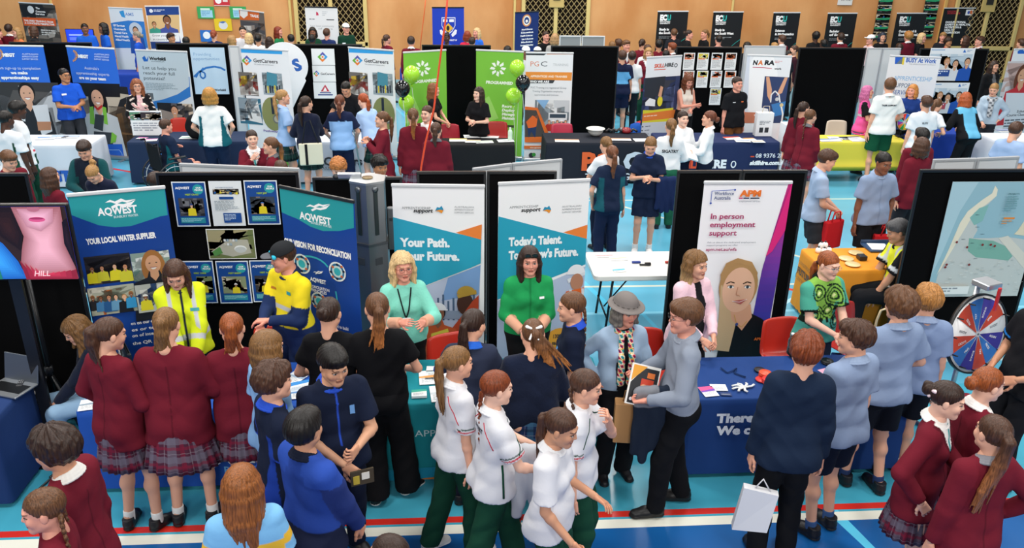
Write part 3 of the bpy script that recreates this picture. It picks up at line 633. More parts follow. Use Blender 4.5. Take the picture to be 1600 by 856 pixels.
from mathutils.bvhtree import BVHTree
def on_shirt(B, t, x, z, size, col, back=True, bold=2, name='shirt_print', sx=1.0, rot=0.0, al='c'):      # writing laid on the garment's surface
    V, Q = B.top; T = (V-B.pel)@B.Rt; tree = BVHTree.FromPolygons([tuple(map(float, v)) for v in T], [tuple(map(int, q)) for q in Q]); TV, TF = text_geo(t, bold); sgn = -1 if back else 1; y0 = .6 if back else -.6; off = -TV[:, 0].max()*size*sx/2 if al == 'c' else 0; out = []
    for a, b_ in TV:
        u, v = a*size*sx+off, b_*size; u, v = u*math.cos(rot)-v*math.sin(rot), u*math.sin(rot)+v*math.cos(rot); h = tree.ray_cast(Vector((x+sgn*u, y0, z+v)), Vector((0, -1 if back else 1, 0))); yy = h[0].y if h[0] is not None else (.1 if back else -.1); out.append(B.pel+B.Rt@_v(x+sgn*u, yy+(.004 if back else -.004), z+v))
    m = MB(); m.add([tuple(float(q)*B.S for q in p) for p in out], TF, col); return m.build(name, 'print_', B.root)
def badge(B, x, z, w_, h_, col, back=False, name='badge'):
    V, Q = B.top; T = (V-B.pel)@B.Rt; tree = BVHTree.FromPolygons([tuple(map(float, v)) for v in T], [tuple(map(int, q)) for q in Q]); P = []
    for u, v in ((-1, -1), (0, -1), (1, -1), (1, 1), (0, 1), (-1, 1)):
        h = tree.ray_cast(Vector((x+u*w_/2, .6 if back else -.6, z+v*h_/2)), Vector((0, -1 if back else 1, 0))); yy = h[0].y if h[0] is not None else 0; P.append(B.pel+B.Rt@_v(x+u*w_/2, yy+(.005 if back else -.005), z+v*h_/2))
    m = MB(); m.add([tuple(float(q)*B.S for q in p) for p in P], [[0, 1, 4, 5], [1, 2, 3, 4]], col); return m.build(name, 'print_', B.root)
def pt(collar=None, side=None, cuff=None, vneck=None, tie=None, lapel=None, bands=None, band_c='#c9cdd0', zip_=None, sleeve=None, lower=None, yoke=None, low_z=.18, stripe=None, chest=None, shoulder=None, sw=.125, vz=.30, back=None, open_=None, floral=None, art=None):
    def f(C, T, V, arm, tA):
        x, y, z = T.T; ax = np.abs(x); na = ~arm
        if lower: C[na & (z < low_z)] = lin(lower)
        if sleeve: C[arm] = lin(sleeve)
        if side: C[na & ((ax > sw) if sw > 0 else (np.abs(y+.01) < .020) & (ax > .08)) & (z < .40)] = lin(side)
        if lapel: C[na & (y > 0) & (ax < .005) & (z < .44)] = C[0]*.6
        if shoulder: C[(z > .40) & (ax > .085) & (tA < .25) | ((z > .455) & (ax > .06) & (ax < .20))] = lin(shoulder)
        if yoke: C[(z > .40) & na] = lin(yoke)
        if stripe:
            zz, wd, cc = stripe; C[na & (np.abs(z-zz-.6*0) < wd)] = lin(cc)
        if chest:
            z0, z1, cc = chest; C[(z > z0) & (z < z1) & na] = lin(cc)
        if vneck:
            w0 = np.maximum(z-vz, 0)*.42; m = na & (y < .0) & (z > vz); C[m & (ax < w0)] = lin(vneck)
            if tie: C[m & (ax < .014)] = lin(tie)
            if lapel: C[m & (ax >= w0) & (ax < w0+.034)] = lin(lapel)
            C[na & (y < 0) & (ax < .004) & (z < vz)] = lin(lapel or vneck)*.6
        if open_: 
            C[na & (y < -.02) & (ax < .055+.02*np.sin(z*9))] = lin(open_)
        if bands:
            for b_ in bands: C[na & (np.abs(z-b_) < .022)] = lin(band_c)
            C[arm & (np.abs(tA-.55) < .07)] = lin(band_c); C[arm & (np.abs(tA-1.45) < .09)] = lin(band_c)
            C[na & (np.abs(ax-.095) < .018) & (z > bands[0])] = lin(band_c)
        if cuff: 
            for t0, t1, cc in cuff: C[arm & (tA > t0) & (tA < t1)] = lin(cc)
        if zip_: C[na & (y < 0) & (ax < .007)] = lin(zip_)
        if floral:
            bg, c1, c2 = floral; n = np.sin(38*x+3*np.sin(20*z))*np.sin(34*z+2*np.sin(25*y))+.4*np.sin(40*y); C[n > .45] = lin(c1); C[n > .85] = lin(c2)
        if art:
            for cx, cz, r_ in ((.07, .40, .11), (-.12, .22, .10), (.12, .14, .09), (-.10, .44, .08), (.02, .26, .07)):
                d = np.hypot(x-cx, z-cz); m = (d < r_) & (y < .05); C[m & (np.sin(d*210) > .1)] = lin('#122a1a'); C[m & (d < .018)] = lin('#dfe8a0')
            C[(z < .20) & (z > .15) & (np.sin(x*90) > 0)] = lin('#101c14')
    f.collar = collar; return f
def lanyard(B, col='#17181a', card='#eceeef', z=.20):
    V, Q = B.top; T = (V-B.pel)@B.Rt; tree = BVHTree.FromPolygons([tuple(map(float, v)) for v in T], [tuple(map(int, q)) for q in Q]); m = MB()
    def sp(x, zz):
        h = tree.ray_cast(Vector((x, -.6, zz)), Vector((0, 1, 0))); yy = h[0].y if h[0] is not None else -.09; return tuple((B.pel+B.Rt@_v(x, yy-.007, zz))*B.S)
    for e in (-1, 1): m.tube([sp(e*(.058*(k/6)**.8), z+.04+(.47-z)*(k/6)) for k in range(7)], .0055, col, n=6)
    m.build('lanyard_cord', 'cloth', B.root); p = sp(0, z); m = MB(); m.box(p[0], p[1]-.006, p[2], .075, .006, .10, card, bev=.002); m.build('lanyard_card', 'plastic', B.root)
def held(name, label, cat, B, i, builder, off=(0, 0, 0), rzz=None, group=None):     # a thing of its own held in hand i
    p = B.world(B.hand[i]+_v(*off)); root = thing(name, label, cat, (p[0], p[1], p[2]), (B.root.rotation_euler[2] if rzz is None else R(rzz)), group); builder(root); return root
def part(root, name, mt, fn, rot=None): m = MB(); fn(m); o = m.build(name, mt, root); (setattr(o, 'rotation_euler', rot) if rot else None); return o

def strip(B, path, w_, col, name='piping'):      # narrow band laid on the garment: path of (angle about the spine, height)
    V, Q = B.top; T = (V-B.pel)@B.Rt; tree = BVHTree.FromPolygons([tuple(map(float, v)) for v in T], [tuple(map(int, q)) for q in Q]); P = []
    for (a0, z0), (a1, z1) in zip(path[:-1], path[1:]):
        for k in range(7):
            a, z = a0+(a1-a0)*k/6, z0+(z1-z0)*k/6; d = Vector((math.sin(R(a)), -math.cos(R(a)), 0)); h = tree.ray_cast(Vector((0, 0, z)), d)
            if h[0] is not None and (not P or (h[0]-P[-1]).length < .08): P.append(h[0]+d*.001)
    if len(P) > 2: m = MB(); m.tube([tuple((B.pel+B.Rt@np.array(p, f4))*B.S) for p in P], w_, col, n=6); return m.build(name, 'cloth', B.root)
def watch(B, i, col='#17181b'):
    d = B.hd[i][0]; c = B.wr[i]-d*.03; u = np.cross(d, _v(.3, .2, 1)); u /= np.linalg.norm(u); v = np.cross(d, u); m = MB(); m.tube([tuple((c+(u*math.cos(t)+v*math.sin(t))*.028)*B.S) for t in np.linspace(0, 2*math.pi, 13)], .008, col, n=6, sq=.5); return m.build('wristwatch', 'plastic', B.root)
# ================================================================ the hall
def struct(o, label=None): o['kind'] = 'structure'; return tag(o, label)
def floor_mat():
    m = mat('court_floor', 0.22, col='#2fa3c4', spec=0.5); nt = m.node_tree; b = nt.nodes['Principled BSDF']; L = nt.links; N = nt.nodes.new
    geo = N('ShaderNodeNewGeometry'); sep = N('ShaderNodeSeparateXYZ'); L.new(geo.outputs['Position'], sep.inputs[0])
    def rgb(c): n = N('ShaderNodeRGB'); n.outputs[0].default_value = (*lin(c), 1); return n.outputs[0]
    def math_(op, a, b_=0.0):
        n = N('ShaderNodeMath'); n.operation = op
        for i, v in enumerate((a, b_)):
            if isinstance(v, (int, float)): n.inputs[i].default_value = v
            else: L.new(v, n.inputs[i])
        return n.outputs[0]
    def mix(f, a, c): n = N('ShaderNodeMix'); n.data_type = 'RGBA'; L.new(f, n.inputs['Factor']); L.new(a, n.inputs['A']); L.new(c, n.inputs['B']); return n.outputs['Result']
    def band(v, lo, hi): return math_('MULTIPLY', math_('GREATER_THAN', v, lo), math_('LESS_THAN', v, hi))
    x, y = sep.outputs[0], sep.outputs[1]
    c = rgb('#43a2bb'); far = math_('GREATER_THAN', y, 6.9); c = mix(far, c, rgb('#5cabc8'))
    noise = N('ShaderNodeTexNoise'); noise.inputs['Scale'].default_value = 0.9; noise.inputs['Detail'].default_value = 4; L.new(geo.outputs['Position'], noise.inputs['Vector'])
    c = mix(math_('LESS_THAN', y, 4.93), c, rgb('#165a9c'))
    d1 = math_('ADD', x, math_('MULTIPLY', y, 0.28))
    for v, lo, hi, cc in ((d1, 4.30, 4.37, '#58bfe0'), (d1, -1.52, -1.46, '#58bfe0'), (d1, -4.2, -4.14, '#58bfe0'), (math_('SUBTRACT', x, math_('MULTIPLY', y, -0.21)), 4.0, 4.05, '#58bfe0'),
                          (y, 8.62, 8.68, '#7fc9e2'), (y, 9.4, 9.45, '#c9d2c2'), (y, 7.35, 7.41, '#b8d6d8'), (y, 12.9, 12.96, '#b9cfc9'), (math_('ADD', y, math_('MULTIPLY', x, -0.9)), 5.2, 5.27, '#a8dbec'), (math_('ADD', y, math_('MULTIPLY', x, 1.1)), 15.6, 15.68, '#c9d2c2'),
                          (x, 0.42, 0.49, '#c42f38'), (math_('ADD', y, math_('MULTIPLY', x, .55)), 11.55, 11.63, '#d23a30'), (y, 5.055, 5.125, '#c92c22'), (y, 4.93, 5.03, '#e6e6d8')):
        f = band(v, lo, hi)
        if cc == '#c42f38': f = math_('MULTIPLY', f, math_('LESS_THAN', y, 5.5))
        if (lo, hi) in ((5.2, 5.27), (15.6, 15.68), (11.55, 11.63)): f = math_('MULTIPLY', f, math_('GREATER_THAN', y, 7.0))
        c = mix(f, c, rgb(cc))
    vm = N('ShaderNodeVectorMath'); vm.operation = 'SCALE'; L.new(c, vm.inputs[0]); mr = N('ShaderNodeMapRange'); mr.inputs[3].default_value = .93; mr.inputs[4].default_value = 1.07; L.new(noise.outputs['Fac'], mr.inputs[0]); L.new(mr.outputs[0], vm.inputs['Scale'])
    L.new(vm.outputs[0], b.inputs['Base Color']); rr = N('ShaderNodeMapRange'); rr.inputs[3].default_value = .16; rr.inputs[4].default_value = .3; L.new(noise.outputs['Fac'], rr.inputs[0]); L.new(rr.outputs[0], b.inputs['Roughness'])
    return m
def wall_mat():
    m = mat('plywood_wall', 0.6, col='#d08d55', spec=0.25); nt = m.node_tree; b = nt.nodes['Principled BSDF']; L = nt.links; N = nt.nodes.new
    tc = N('ShaderNodeTexCoord'); mp = N('ShaderNodeMapping'); mp.inputs['Scale'].default_value = (.55, 1, .28); L.new(tc.outputs['Object'], mp.inputs[0])
    n = N('ShaderNodeTexNoise'); n.inputs['Scale'].default_value = 1.6; n.inputs['Detail'].default_value = 6; L.new(mp.outputs[0], n.inputs['Vector'])
    r = N('ShaderNodeValToRGB'); r.color_ramp.elements[0].color = (*lin('#c98850'), 1); r.color_ramp.elements[0].position = .35; r.color_ramp.elements[1].color = (*lin('#e0a66e'), 1); r.color_ramp.elements[1].position = .65
    L.new(n.outputs['Fac'], r.inputs[0]); L.new(r.outputs[0], b.inputs['Base Color']); return m
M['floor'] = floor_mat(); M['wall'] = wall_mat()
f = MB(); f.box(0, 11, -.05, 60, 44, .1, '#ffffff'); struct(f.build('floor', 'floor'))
WY = 24.3
def wx(px, py=20): return float(atY(px, py, WY)[0])
f = MB(); f.box(1, WY+.15, 3.5, 56, .3, 7.2, '#ffffff'); wall = struct(f.build('wall_back', 'wall'))
# cream conduit strips and cover battens on the wall
for i, (px, wd, c) in enumerate(((83, .07, '#d7b36d'), (454, .07, '#dcc078'), (804, .07, '#dcc078'), (1143, .06, '#dcc37c'), (1474, .1, '#dcae62'))):
    f = MB(); f.box(wx(px), WY-.03, 3.4, wd, .06, 6.8, c, bev=.01); struct(f.build('trim_%d' % (i+1), 'paint'))
for i, (p0, p1, hh) in enumerate(((462, 574, 1), (815, 920, 1), (1487, 1590, 1))):      # three lattice openings
    x0, x1 = wx(p0, 30), wx(p1, 30); W = x1-x0; root = bpy.data.objects.new('window_%d' % (i+1), None); COL.objects.link(root); root.location = (x0, WY-.02, 0); struct(root)
    b = MB(); b.box(W/2, .0, 2.6, W, .03, 5.2, '#1d1712'); b.build('dark_backing', 'felt', root)
    fr = MB(); cc = '#d9c07c'
    for xx in (0.04, W/2, W-.04): fr.box(xx, -.05, 2.6, .11, .08, 5.2, cc, bev=.01)
    for zz in (.04, 1.0, 3.05-.05*i, 5.16): fr.box(W/2, -.05, zz, W, .08, .12, cc, bev=.01)
    dx = W*.58 if i else W*.5
    fr.build('frame', 'paint', root)
    la = MB(); s0 = .155
    for k in range(-40, 60):
        for sg in (1, -1):
            pts = []
            xA = k*s0
            for z in (0.1, 5.1):
                pts.append((xA+sg*(z-.1)*.8 if sg > 0 else xA-(z-.1)*.8, z))
            (xa, za), (xb, zb) = pts
            t0, t1 = 0.0, 1.0
            for lim, s_ in ((0.06, 1), (W-.06, -1)):
                da, db = (xa-lim)*s_, (xb-lim)*s_
                if da < 0 and db < 0: t0 = 2
                elif da < 0: t0 = max(t0, da/(da-db))
                elif db < 0: t1 = min(t1, da/(da-db))
            if t0 >= t1: continue
            la.tube([(xa+(xb-xa)*t0, -.035, za+(zb-za)*t0), (xa+(xb-xa)*t1, -.035, za+(zb-za)*t1)], .011, '#a08a5c', n=4, cap=False)
    la.build('lattice', 'paint', root)
    if i:
        k = MB(); q = atY(867 if i == 1 else 1529, 60, WY)[0]-x0; k.box(float(q), -.10, 2.35, .42, .05, .62, '#c9ad6a', bev=.01); k.box(float(q), -.13, 2.42, .2, .03, .36, '#2c2823'); k.build('hatch', 'paint', root)
# ================================================================ printed sheets on real planes, artwork measured from the photograph
class Sheet(Print):
    def __init__(s, TL, TR, zb, bg, th=.004, lay=.00035):
        s.TL = np.array(TL, float); TR = np.array(TR, float); TR[2] = s.TL[2]; s.d = TR-s.TL; W = np.linalg.norm(s.d); s.d /= W; s.nrm = np.array([s.d[1], -s.d[0], 0]); s.rz = math.atan2(s.d[1], s.d[0])
        super().__init__(W, s.TL[2]-zb, bg, th, lay)
    def q(s, px, py):
        d = _fw*CF+_r*(px-800)-_u*(py-428); t = ((s.TL-CAMC)@s.nrm)/(d@s.nrm); p = CAMC+d*t-s.TL; return float(p@s.d), float(-p[2])
    def k(s, px, py): a = s.q(px-5, py); b = s.q(px+5, py); return abs(b[0]-a[0])/10
    def kv(s, px, py): a = s.q(px, py-5); b = s.q(px, py+5); return abs(b[1]-a[1])/10
    def P(s, pts, c): return s.poly([s.q(*p) for p in pts], c)
    def T(s, t, x0, x1, y, cap, c, bold=1, shear=0.0):
        a = s.q(x0, y); kv = s.kv(x0, y); k = s.k((x0+x1)/2, y); return s.text(t, a[0], a[1], cap*kv/.73, c, bold, 'l', (x1-x0)*k, shear)
    def E(s, x, y, rx_, ry_, c, n=20, a0=0, a1=360): a = s.q(x, y); return s.ell(a[0], a[1], rx_*s.k(x, y), ry_*s.kv(x, y), c, n, a0, a1)
    def Ph(s, x0, y0, x1, y1, seed, pal, people=0, hat=None, shirt=None): a = s.q(x0, y0); kx = s.k((x0+x1)/2, y0); ky = s.kv(x0, (y0+y1)/2); return s.photo(a[0], a[1], (x1-x0)*kx, (y1-y0)*ky, seed, pal, people, hat, shirt)
    def Rc(s, x0, y0, x1, y1, c): a = s.q(x0, y0); return s.rect(a[0], a[1], (x1-x0)*s.k((x0+x1)/2, y0), (y1-y0)*s.kv(x0, (y0+y1)/2), c)
    def Ln(s, x0, y0, x1, y1, rows, c, seed=1, fill=.5): a = s.q(x0, y0); return s.lines(a[0], a[1], (x1-x0)*s.k((x0+x1)/2, y0), (y1-y0)*s.kv(x0, (y0+y1)/2), rows, c, seed, fill)
    def F(s, px, py, hs, shirt, **k): a = s.q(px, py); return s.figure(a[0], a[1], hs*s.kv(px, py), shirt, **k)
    def W_(s, pts, wpx, c): w_ = wpx*s.k(*pts[0]); return s.line([s.q(*p) for p in pts], w_, c)
def rollup(label, pl, prr, z, bg, art, base='#b9bcc0', top='#d5d7d9', group=None, zb=.07, kind='pull_up_banner'):
    TL, TR = at(*pl, z), at(*prr, z); c = (TL+TR)/2; s = Sheet(TL-np.array([0, 0, .02]), TR, zb, bg); art(s)
    root = thing(kind, label, 'banner', (c[0], c[1], 0), s.rz, group); W = s.w
    s.build('printed_panel', root, (-W/2, 0, z-.02))
    b = MB(); b.box(0, .02, .045, W+.03, .16, .07, base, bev=.02); bo = b.build('base', 'metal', root)
    for e in (-1, 1): b = MB(); b.box(e*W*.35, 0, .008, .06, .36, .016, base); b.build('foot', 'metal', bo)
    b = MB(); b.box(0, .0, z-.012, W+.01, .024, .03, top, bev=.006); b.build('top_rail', 'plastic', root)
    b = MB(); b.tube([(0, .03, .06), (0, .03, z-.01)], .009, '#8d9094'); b.build('pole', 'metal', root)
    return root, s
def poster(label, TLp, TRp, BLp, Y, bg, art, group=None, name='poster', cat='poster', th=.004):
    TL = atY(*TLp, Y); TR = atY(*TRp, Y); BL = atY(*BLp, Y); s = Sheet(TL, TR, float(BL[2]), bg, th); art(s); o = s.build(name, None, TL); o.rotation_euler = (0, 0, s.rz)
    return tag(o, label, cat, group)
def board(label, x0, x1, Y, z=2.0, zb=0.0, col='#0b0b0c', edge='#17181a', group='black felt display boards', name='display_board', th=.03, rz=0.0, mt='felt', y1=None):
    root = thing(name, label, 'display board', ((x0+x1)/2, Y, 0), rz, group); W = x1-x0
    b = MB(); b.box(0, 0, (z+zb)/2, W-.02, th*.6, z-zb-.04, col); b.build('panel', mt, root)
    b = MB()
    for e in (-1, 1): b.box(e*(W/2-.012), 0, (z+zb)/2, .026, th, z-zb, edge, bev=.004)
    b.box(0, 0, z-.012, W, th+.006, .028, edge, bev=.004); b.box(0, 0, zb+.03, W, th, .03, edge); fr = b.build('frame', 'plastic', root)
    for e in (-1, 1): b = MB(); b.box(e*(W/2-.05), 0, .012, .05, .42, .024, edge, bev=.006); b.build('foot', 'plastic', fr)
    return root
def cloth_table(label, FL, FR, depth, col, art=None, z=.74, zb=.04, name='covered_table', group=None, mt='table_cloth', flare=.025, rnd=.03):
    FL, FR = np.array(FL, float), np.array(FR, float); d = FR-FL; d[2] = 0; W = np.linalg.norm(d); a = math.atan2(d[1], d[0]); root = thing(name, label, 'table', (FL[0], FL[1], 0), a, group)
    n = 44; per = []
    def ringpts(off, wav):
        pts = []; x0, x1, y0, y1 = -off, W+off, -off, depth+off; r = max(rnd, .01)+off*.5
        cor = [(x1-r, y0+r, -90), (x1-r, y1-r, 0), (x0+r, y1-r, 90), (x0+r, y0+r, 180)]
        for k, (cx, cy, a0) in enumerate(cor):
            for j in range(5): t = R(a0+90*j/4); pts.append((cx+r*math.cos(t), cy+r*math.sin(t)))
            nx = cor[(k+1) % 4]; t = R(a0+90); p0 = (cx+r*math.cos(t), cy+r*math.sin(t)); t2 = R(nx[2]); p1 = (nx[0]+r*math.cos(t2), nx[1]+r*math.sin(t2)); m = 12 if k % 2 == 1 else 7; m = 26 if k in (1, 3) else 12
            for j in range(1, m): f_ = j/m; w_ = wav*math.sin(f_*37+k*2)*math.sin(f_*math.pi); px_, py_ = p0[0]+(p1[0]-p0[0])*f_, p0[1]+(p1[1]-p0[1])*f_; nxn = math.sin(t2-math.pi/2+math.pi/2); pts.append((px_+math.cos(t2)*w_*(0 if k == 3 else 1), py_+math.sin(t2)*w_*(0 if k == 3 else 1)))
        return pts
    levels = [(z-.003, -.012, 0), (z-.014, .0, 0), (z-.06, .003, .001), (z*.6, flare*.4, .006), (z*.3, flare*.7, .010), (zb, flare, .014)]
    V = []; F = []; L0 = None
    for zz, off, wav in levels:
        p = ringpts(off, wav); L0 = len(p); V += [(q[0], q[1], zz) for q in p]
    for i in range(len(levels)-1):
        for j in range(L0): F.append([i*L0+j, (i+1)*L0+j, (i+1)*L0+(j+1) % L0, i*L0+(j+1) % L0])
    F.append(list(range(L0))); b = MB(); b.add(V, F, col, 0, True); b.sm[-1] = False; clo = b.build('tablecloth', mt, root)
    b = MB(); b.box(W/2, depth/2, z-.03, W-.03, depth-.03, .03, '#dddcd6'); b.build('table_top', 'plastic', root)
    for ex in (.12, W-.12):
        for ey in (.1, depth-.1): b = MB(); b.tube([(ex, ey, 0.0), (ex, ey, z-.045)], .014, '#8b8d90'); b.build('leg', 'metal', root)
    if art:
        Rm = rz(a); TL = FL+Rm@np.array([0, -flare*.75-.002, 0]); s = Sheet((TL[0], TL[1], z), (TL[0]+d[0], TL[1]+d[1], z), zb, col, .0005, .0005); s.mb = MB(); art(s)
        if s.mb.v: o = s.build('front_print', clo, (0, -flare-.004, z)); 
    return root
def wpos(px, py, z): p = at(px, py, z); return p
def sheet_on(label, px, py, z, w, d, rz_, bg, art=None, name='brochure', cat='brochure', group=None, pages=.004):
    p = at(px, py, z); s = Print(w, d, bg, pages, .0003)
    if art: art(s)
    o = s.mb.build(name, 'paper', None); o.rotation_euler = (R(-90), 0, R(rz_)); Rm = rz(R(rz_)); off = Rm@np.array([-w/2, d/2, 0]); o.location = [float(v) for v in (p[0]+off[0], p[1]+off[1], z+pages+.0012)]
    return tag(o, label, cat, group)
def plastic_chair(label, x, y, rz_, col, group='moulded plastic chairs', frame='#c3c5c8'):
    root = thing('plastic_chair', label, 'chair', (x, y, 0), R(rz_), group)
    V = []; F = []; nx, ny = 9, 12       # shell: seat rises into the back; front faces -y
    prof = [(-.21, .425), (-.19, .445), (-.12, .45), (-.02, .44), (.08, .435), (.15, .445), (.19, .48), (.205, .54), (.215, .62), (.228, .70), (.24, .77), (.246, .80)]
    def pt(i, j, o):
        u = i/(nx-1)*2-1; yy, zz = prof[j]; wd = .215 if j < 6 else .215-.03*((j-6)/5)**2; cv = .018*u*u; rr = 1-.0*abs(u)
        if j >= 10: zz -= .02*u**4*(1 if j == 11 else .4)
        return (u*wd, yy-(cv if j > 5 else 0)+(o if j > 5 else 0), zz+(cv*1.2 if j <= 5 else 0)-(o if j <= 6 else 0))
    for o in (0, .009):
        for j in range(12):
            for i in range(nx): V.append(pt(i, j, o))
    h = 12*nx
    for j in range(11):
        for i in range(nx-1): a = j*nx+i; F.append([a, a+1, a+nx+1, a+nx]); F.append([h+a, h+a+nx, h+a+nx+1, h+a+1])
    per = [i for i in range(nx)]+[j*nx+nx-1 for j in range(1, 12)]+[11*nx+i for i in range(nx-2, -1, -1)]+[j*nx for j in range(10, 0, -1)]
    for a, b_ in zip(per, per[1:]+per[:1]): F.append([b_, a, h+a, h+b_])
    m = MB(); m.add(V, F, col, 0, True); m.build('seat_shell', 'plastic', root)
    for ex in (-1, 1):
        for y0, y1 in ((-.14, -.21), (.12, .23)): m = MB(); m.tube([(ex*.17, y0, .425), (ex*.215, y1, 0)], .0115, frame); m.build('leg', 'metal', root)
    return root
def stuff_tube(name, label, cat, pts, r, col, mt='plastic', group=None, n=6): m = MB(); m.tube(pts, r, col, n=n); return tag(m.build(name, mt), label, cat, group)
# ================================================================ display boards
FB = 'black felt display boards in the front row'; MBG = 'black felt display boards in the middle row'
board('black felt board carrying the seven pinned water posters', -2.77, -1.46, 7.7, group=FB)
board('black felt board behind the first teal and white banner, beside the grey winch column', -.34, .325, 7.7, group=FB)
board('black felt board between the two teal and white banners and partly behind the second', .335, 1.01, 7.7, group=FB)
board('black felt board behind the left half of the tall magenta and white banner', 2.2, 2.845, 7.7, group=FB)
board('black felt board behind the right half of the tall magenta and white banner', 2.855, 3.51, 7.7, group=FB)
board('wide black felt board carrying the coastal map', 4.67, 6.1, 7.7, group=FB)
board('black felt board behind the television at the left edge', -4.7, -3.93, 7.7, group=FB)
board('low black board standing between the grey column and the blue reconciliation banner', -1.38, -.5, 8.0, z=1.86, group=FB, edge='#2a2c2f')
board('black draped board below the television screen', -4.2, -3.12, 6.62, z=1.6, group=FB)
def mid(label, p0, p1, y, Y=16.6, **k): a = atY(p0, y, Y)[0]; b_ = atY(p1, y, Y)[0]; return board(label, float(a), float(b_), Y, **k)
mid('black board between the two royal blue apprenticeship banners', 14, 143, 66, group=MBG)
mid('black board carrying the pale blue poster with a blue ribbon', 243, 357, 68, group=MBG)
mid('black board carrying the three white diamond-logo sheets', 429, 566, 70, group=MBG)
mid('black board between the two lime green banners', 659, 767, 70, group=MBG)
mid('plain black board right of the white and orange training banner', 861, 967, 72, group=MBG)
mid('black board covered with white information sheets', 1057, 1160, 73, group=MBG)
mid('plain black board behind the yellow covered table', 1249, 1354, 75, group=MBG)
mid('black board carrying two photo posters of office meetings', 1438, 1546, 74, group=MBG)
WG = 'pale grey folding display boards'
for lab, p0, p1, y, Y in (('tall pale board left of the first diamond-logo banner', 357, 374, 76, 16.3), ('pale board behind the white banner with the climbing harness photo', 1163, 1228, 76, 16.8),
                          ('pale board beside the plain black board behind the yellow table', 1356, 1379, 75, 16.6), ('pale board right behind the white banner with blue lettering', 1380, 1408, 74, 16.6)):
    mid(lab, p0, p1, y, Y, col='#d6d8d9', edge='#b9bcc0', group=WG, mt='paint')
for lab, p0, p1, z in (('white board with metal rim rising behind the map board, left one', (1463, 251), (1530, 249), 2.0), ('white board with metal rim rising behind the map board, right one', (1532, 249), (1597, 246), 2.0),
                       ('pale grey board behind the first teal and white banner, slanting away', (739, 265), (800, 257), 1.92), ('pale grey board slanting towards the training table', (801, 257), (879, 250), 1.92),
                       ('pale grey board with a thin rim slanting behind the pinned water posters', (278, 257), (466, 265), 1.9)):
    a = at(*p0, z); b_ = at(*p1, z); c = (a+b_)/2; a2 = math.atan2(b_[1]-a[1], b_[0]-a[0]); L_ = float(np.hypot(*(b_-a)[:2]))
    r_ = board(lab, float(c[0])-L_/2, float(c[0])+L_/2, float(c[1])+(.05), z=z, col='#cfd2d4', edge='#a9adb1', group=WG, mt='paint', rz=a2)
# far row grey screens
for lab, p0, p1 in (('grey screen with pale rim in the far row, left one', 874, 908), ('grey screen with pale rim in the far row, right one', 909, 945)): mid(lab, p0, p1, 62, 18.6, z=1.95, col='#8f9496', edge='#d4d7d9', group='grey screens in the far row', mt='paint')
# ================================================================ front-row banners
TEAL, NAVY = '#1fa0a6', '#123f8f'
def waves(s, x, y, w, c='#ffffff'):
    k = w/50
    for pts in ([(0, 8), (8, 3), (16, 6), (26, 1), (34, 4), (50, 2), (36, 8), (28, 6), (18, 10), (9, 7)], [(10, 14), (20, 9), (30, 10), (44, 6), (50, 3), (42, 12), (30, 15), (22, 13), (14, 17)]): s.P([(x+a*k, y+b_*k) for a, b_ in pts], c)
PEO = ['#2a2420', '#4a423a', '#8a8078', '#b8b4ac', '#d9c48a', '#39506a', '#6a7a58']
def aq1(s):
    s.P([(105, 303), (257, 291), (262, 336), (250, 338), (230, 345), (205, 353), (180, 355), (155, 352), (130, 343), (112, 336)], '#2c9ea3'); waves(s, 164, 309, 48)
    s.T('AQWEST', 154, 216, 337, 12, '#ffffff', 2); s.T('BUNBURY WATER', 178, 217, 341, 4, '#d4ecf0', 1); s.T('YOUR LOCAL WATER SUPPLIER', 136, 246, 382, 9, '#ffffff', 3)
    s.Ph(130, 402, 203, 447, 3, ['#2c2a2e', '#1d1c20', '#3f3b3c', '#5a5148'], 4, shirt=['#e6dc2c', '#d8d43a']); s.Ph(203, 396, 264, 440, 5, ['#8da39a', '#c9d6d2', '#5d7a73', '#e3e8e6'], 0); s.F(239, 410, 30, '#20242c', hair='#a9723e', long=True)
    s.Ph(136, 450, 210, 494, 8, ['#b3b7a4', '#7e8573', '#d5d3c2', '#bd6b34'], 6, shirt=['#2c2c30', '#4b87b8', '#2d5f96', '#6aa0c4', '#1e2024', '#3a9ad0']); s.Ph(210, 444, 272, 488, 12, ['#b9bdb6', '#d8d9d2', '#2c466e'], 2, hat=['#f2f2ee'], shirt=['#dfd52e', '#25406a'])
    for i, (t, y) in enumerate((('on on our events', 505), ('es or to log', 515), ('on of interest', 524), ('the QR code', 536))): s.T(t, 205+i*1, 255+(i % 2)*6, y, 5, '#ffffff', 1)
rollup('blue and teal water company banner beside the television', (104, 303), (257, 290), 2.1, '#17459a', aq1)
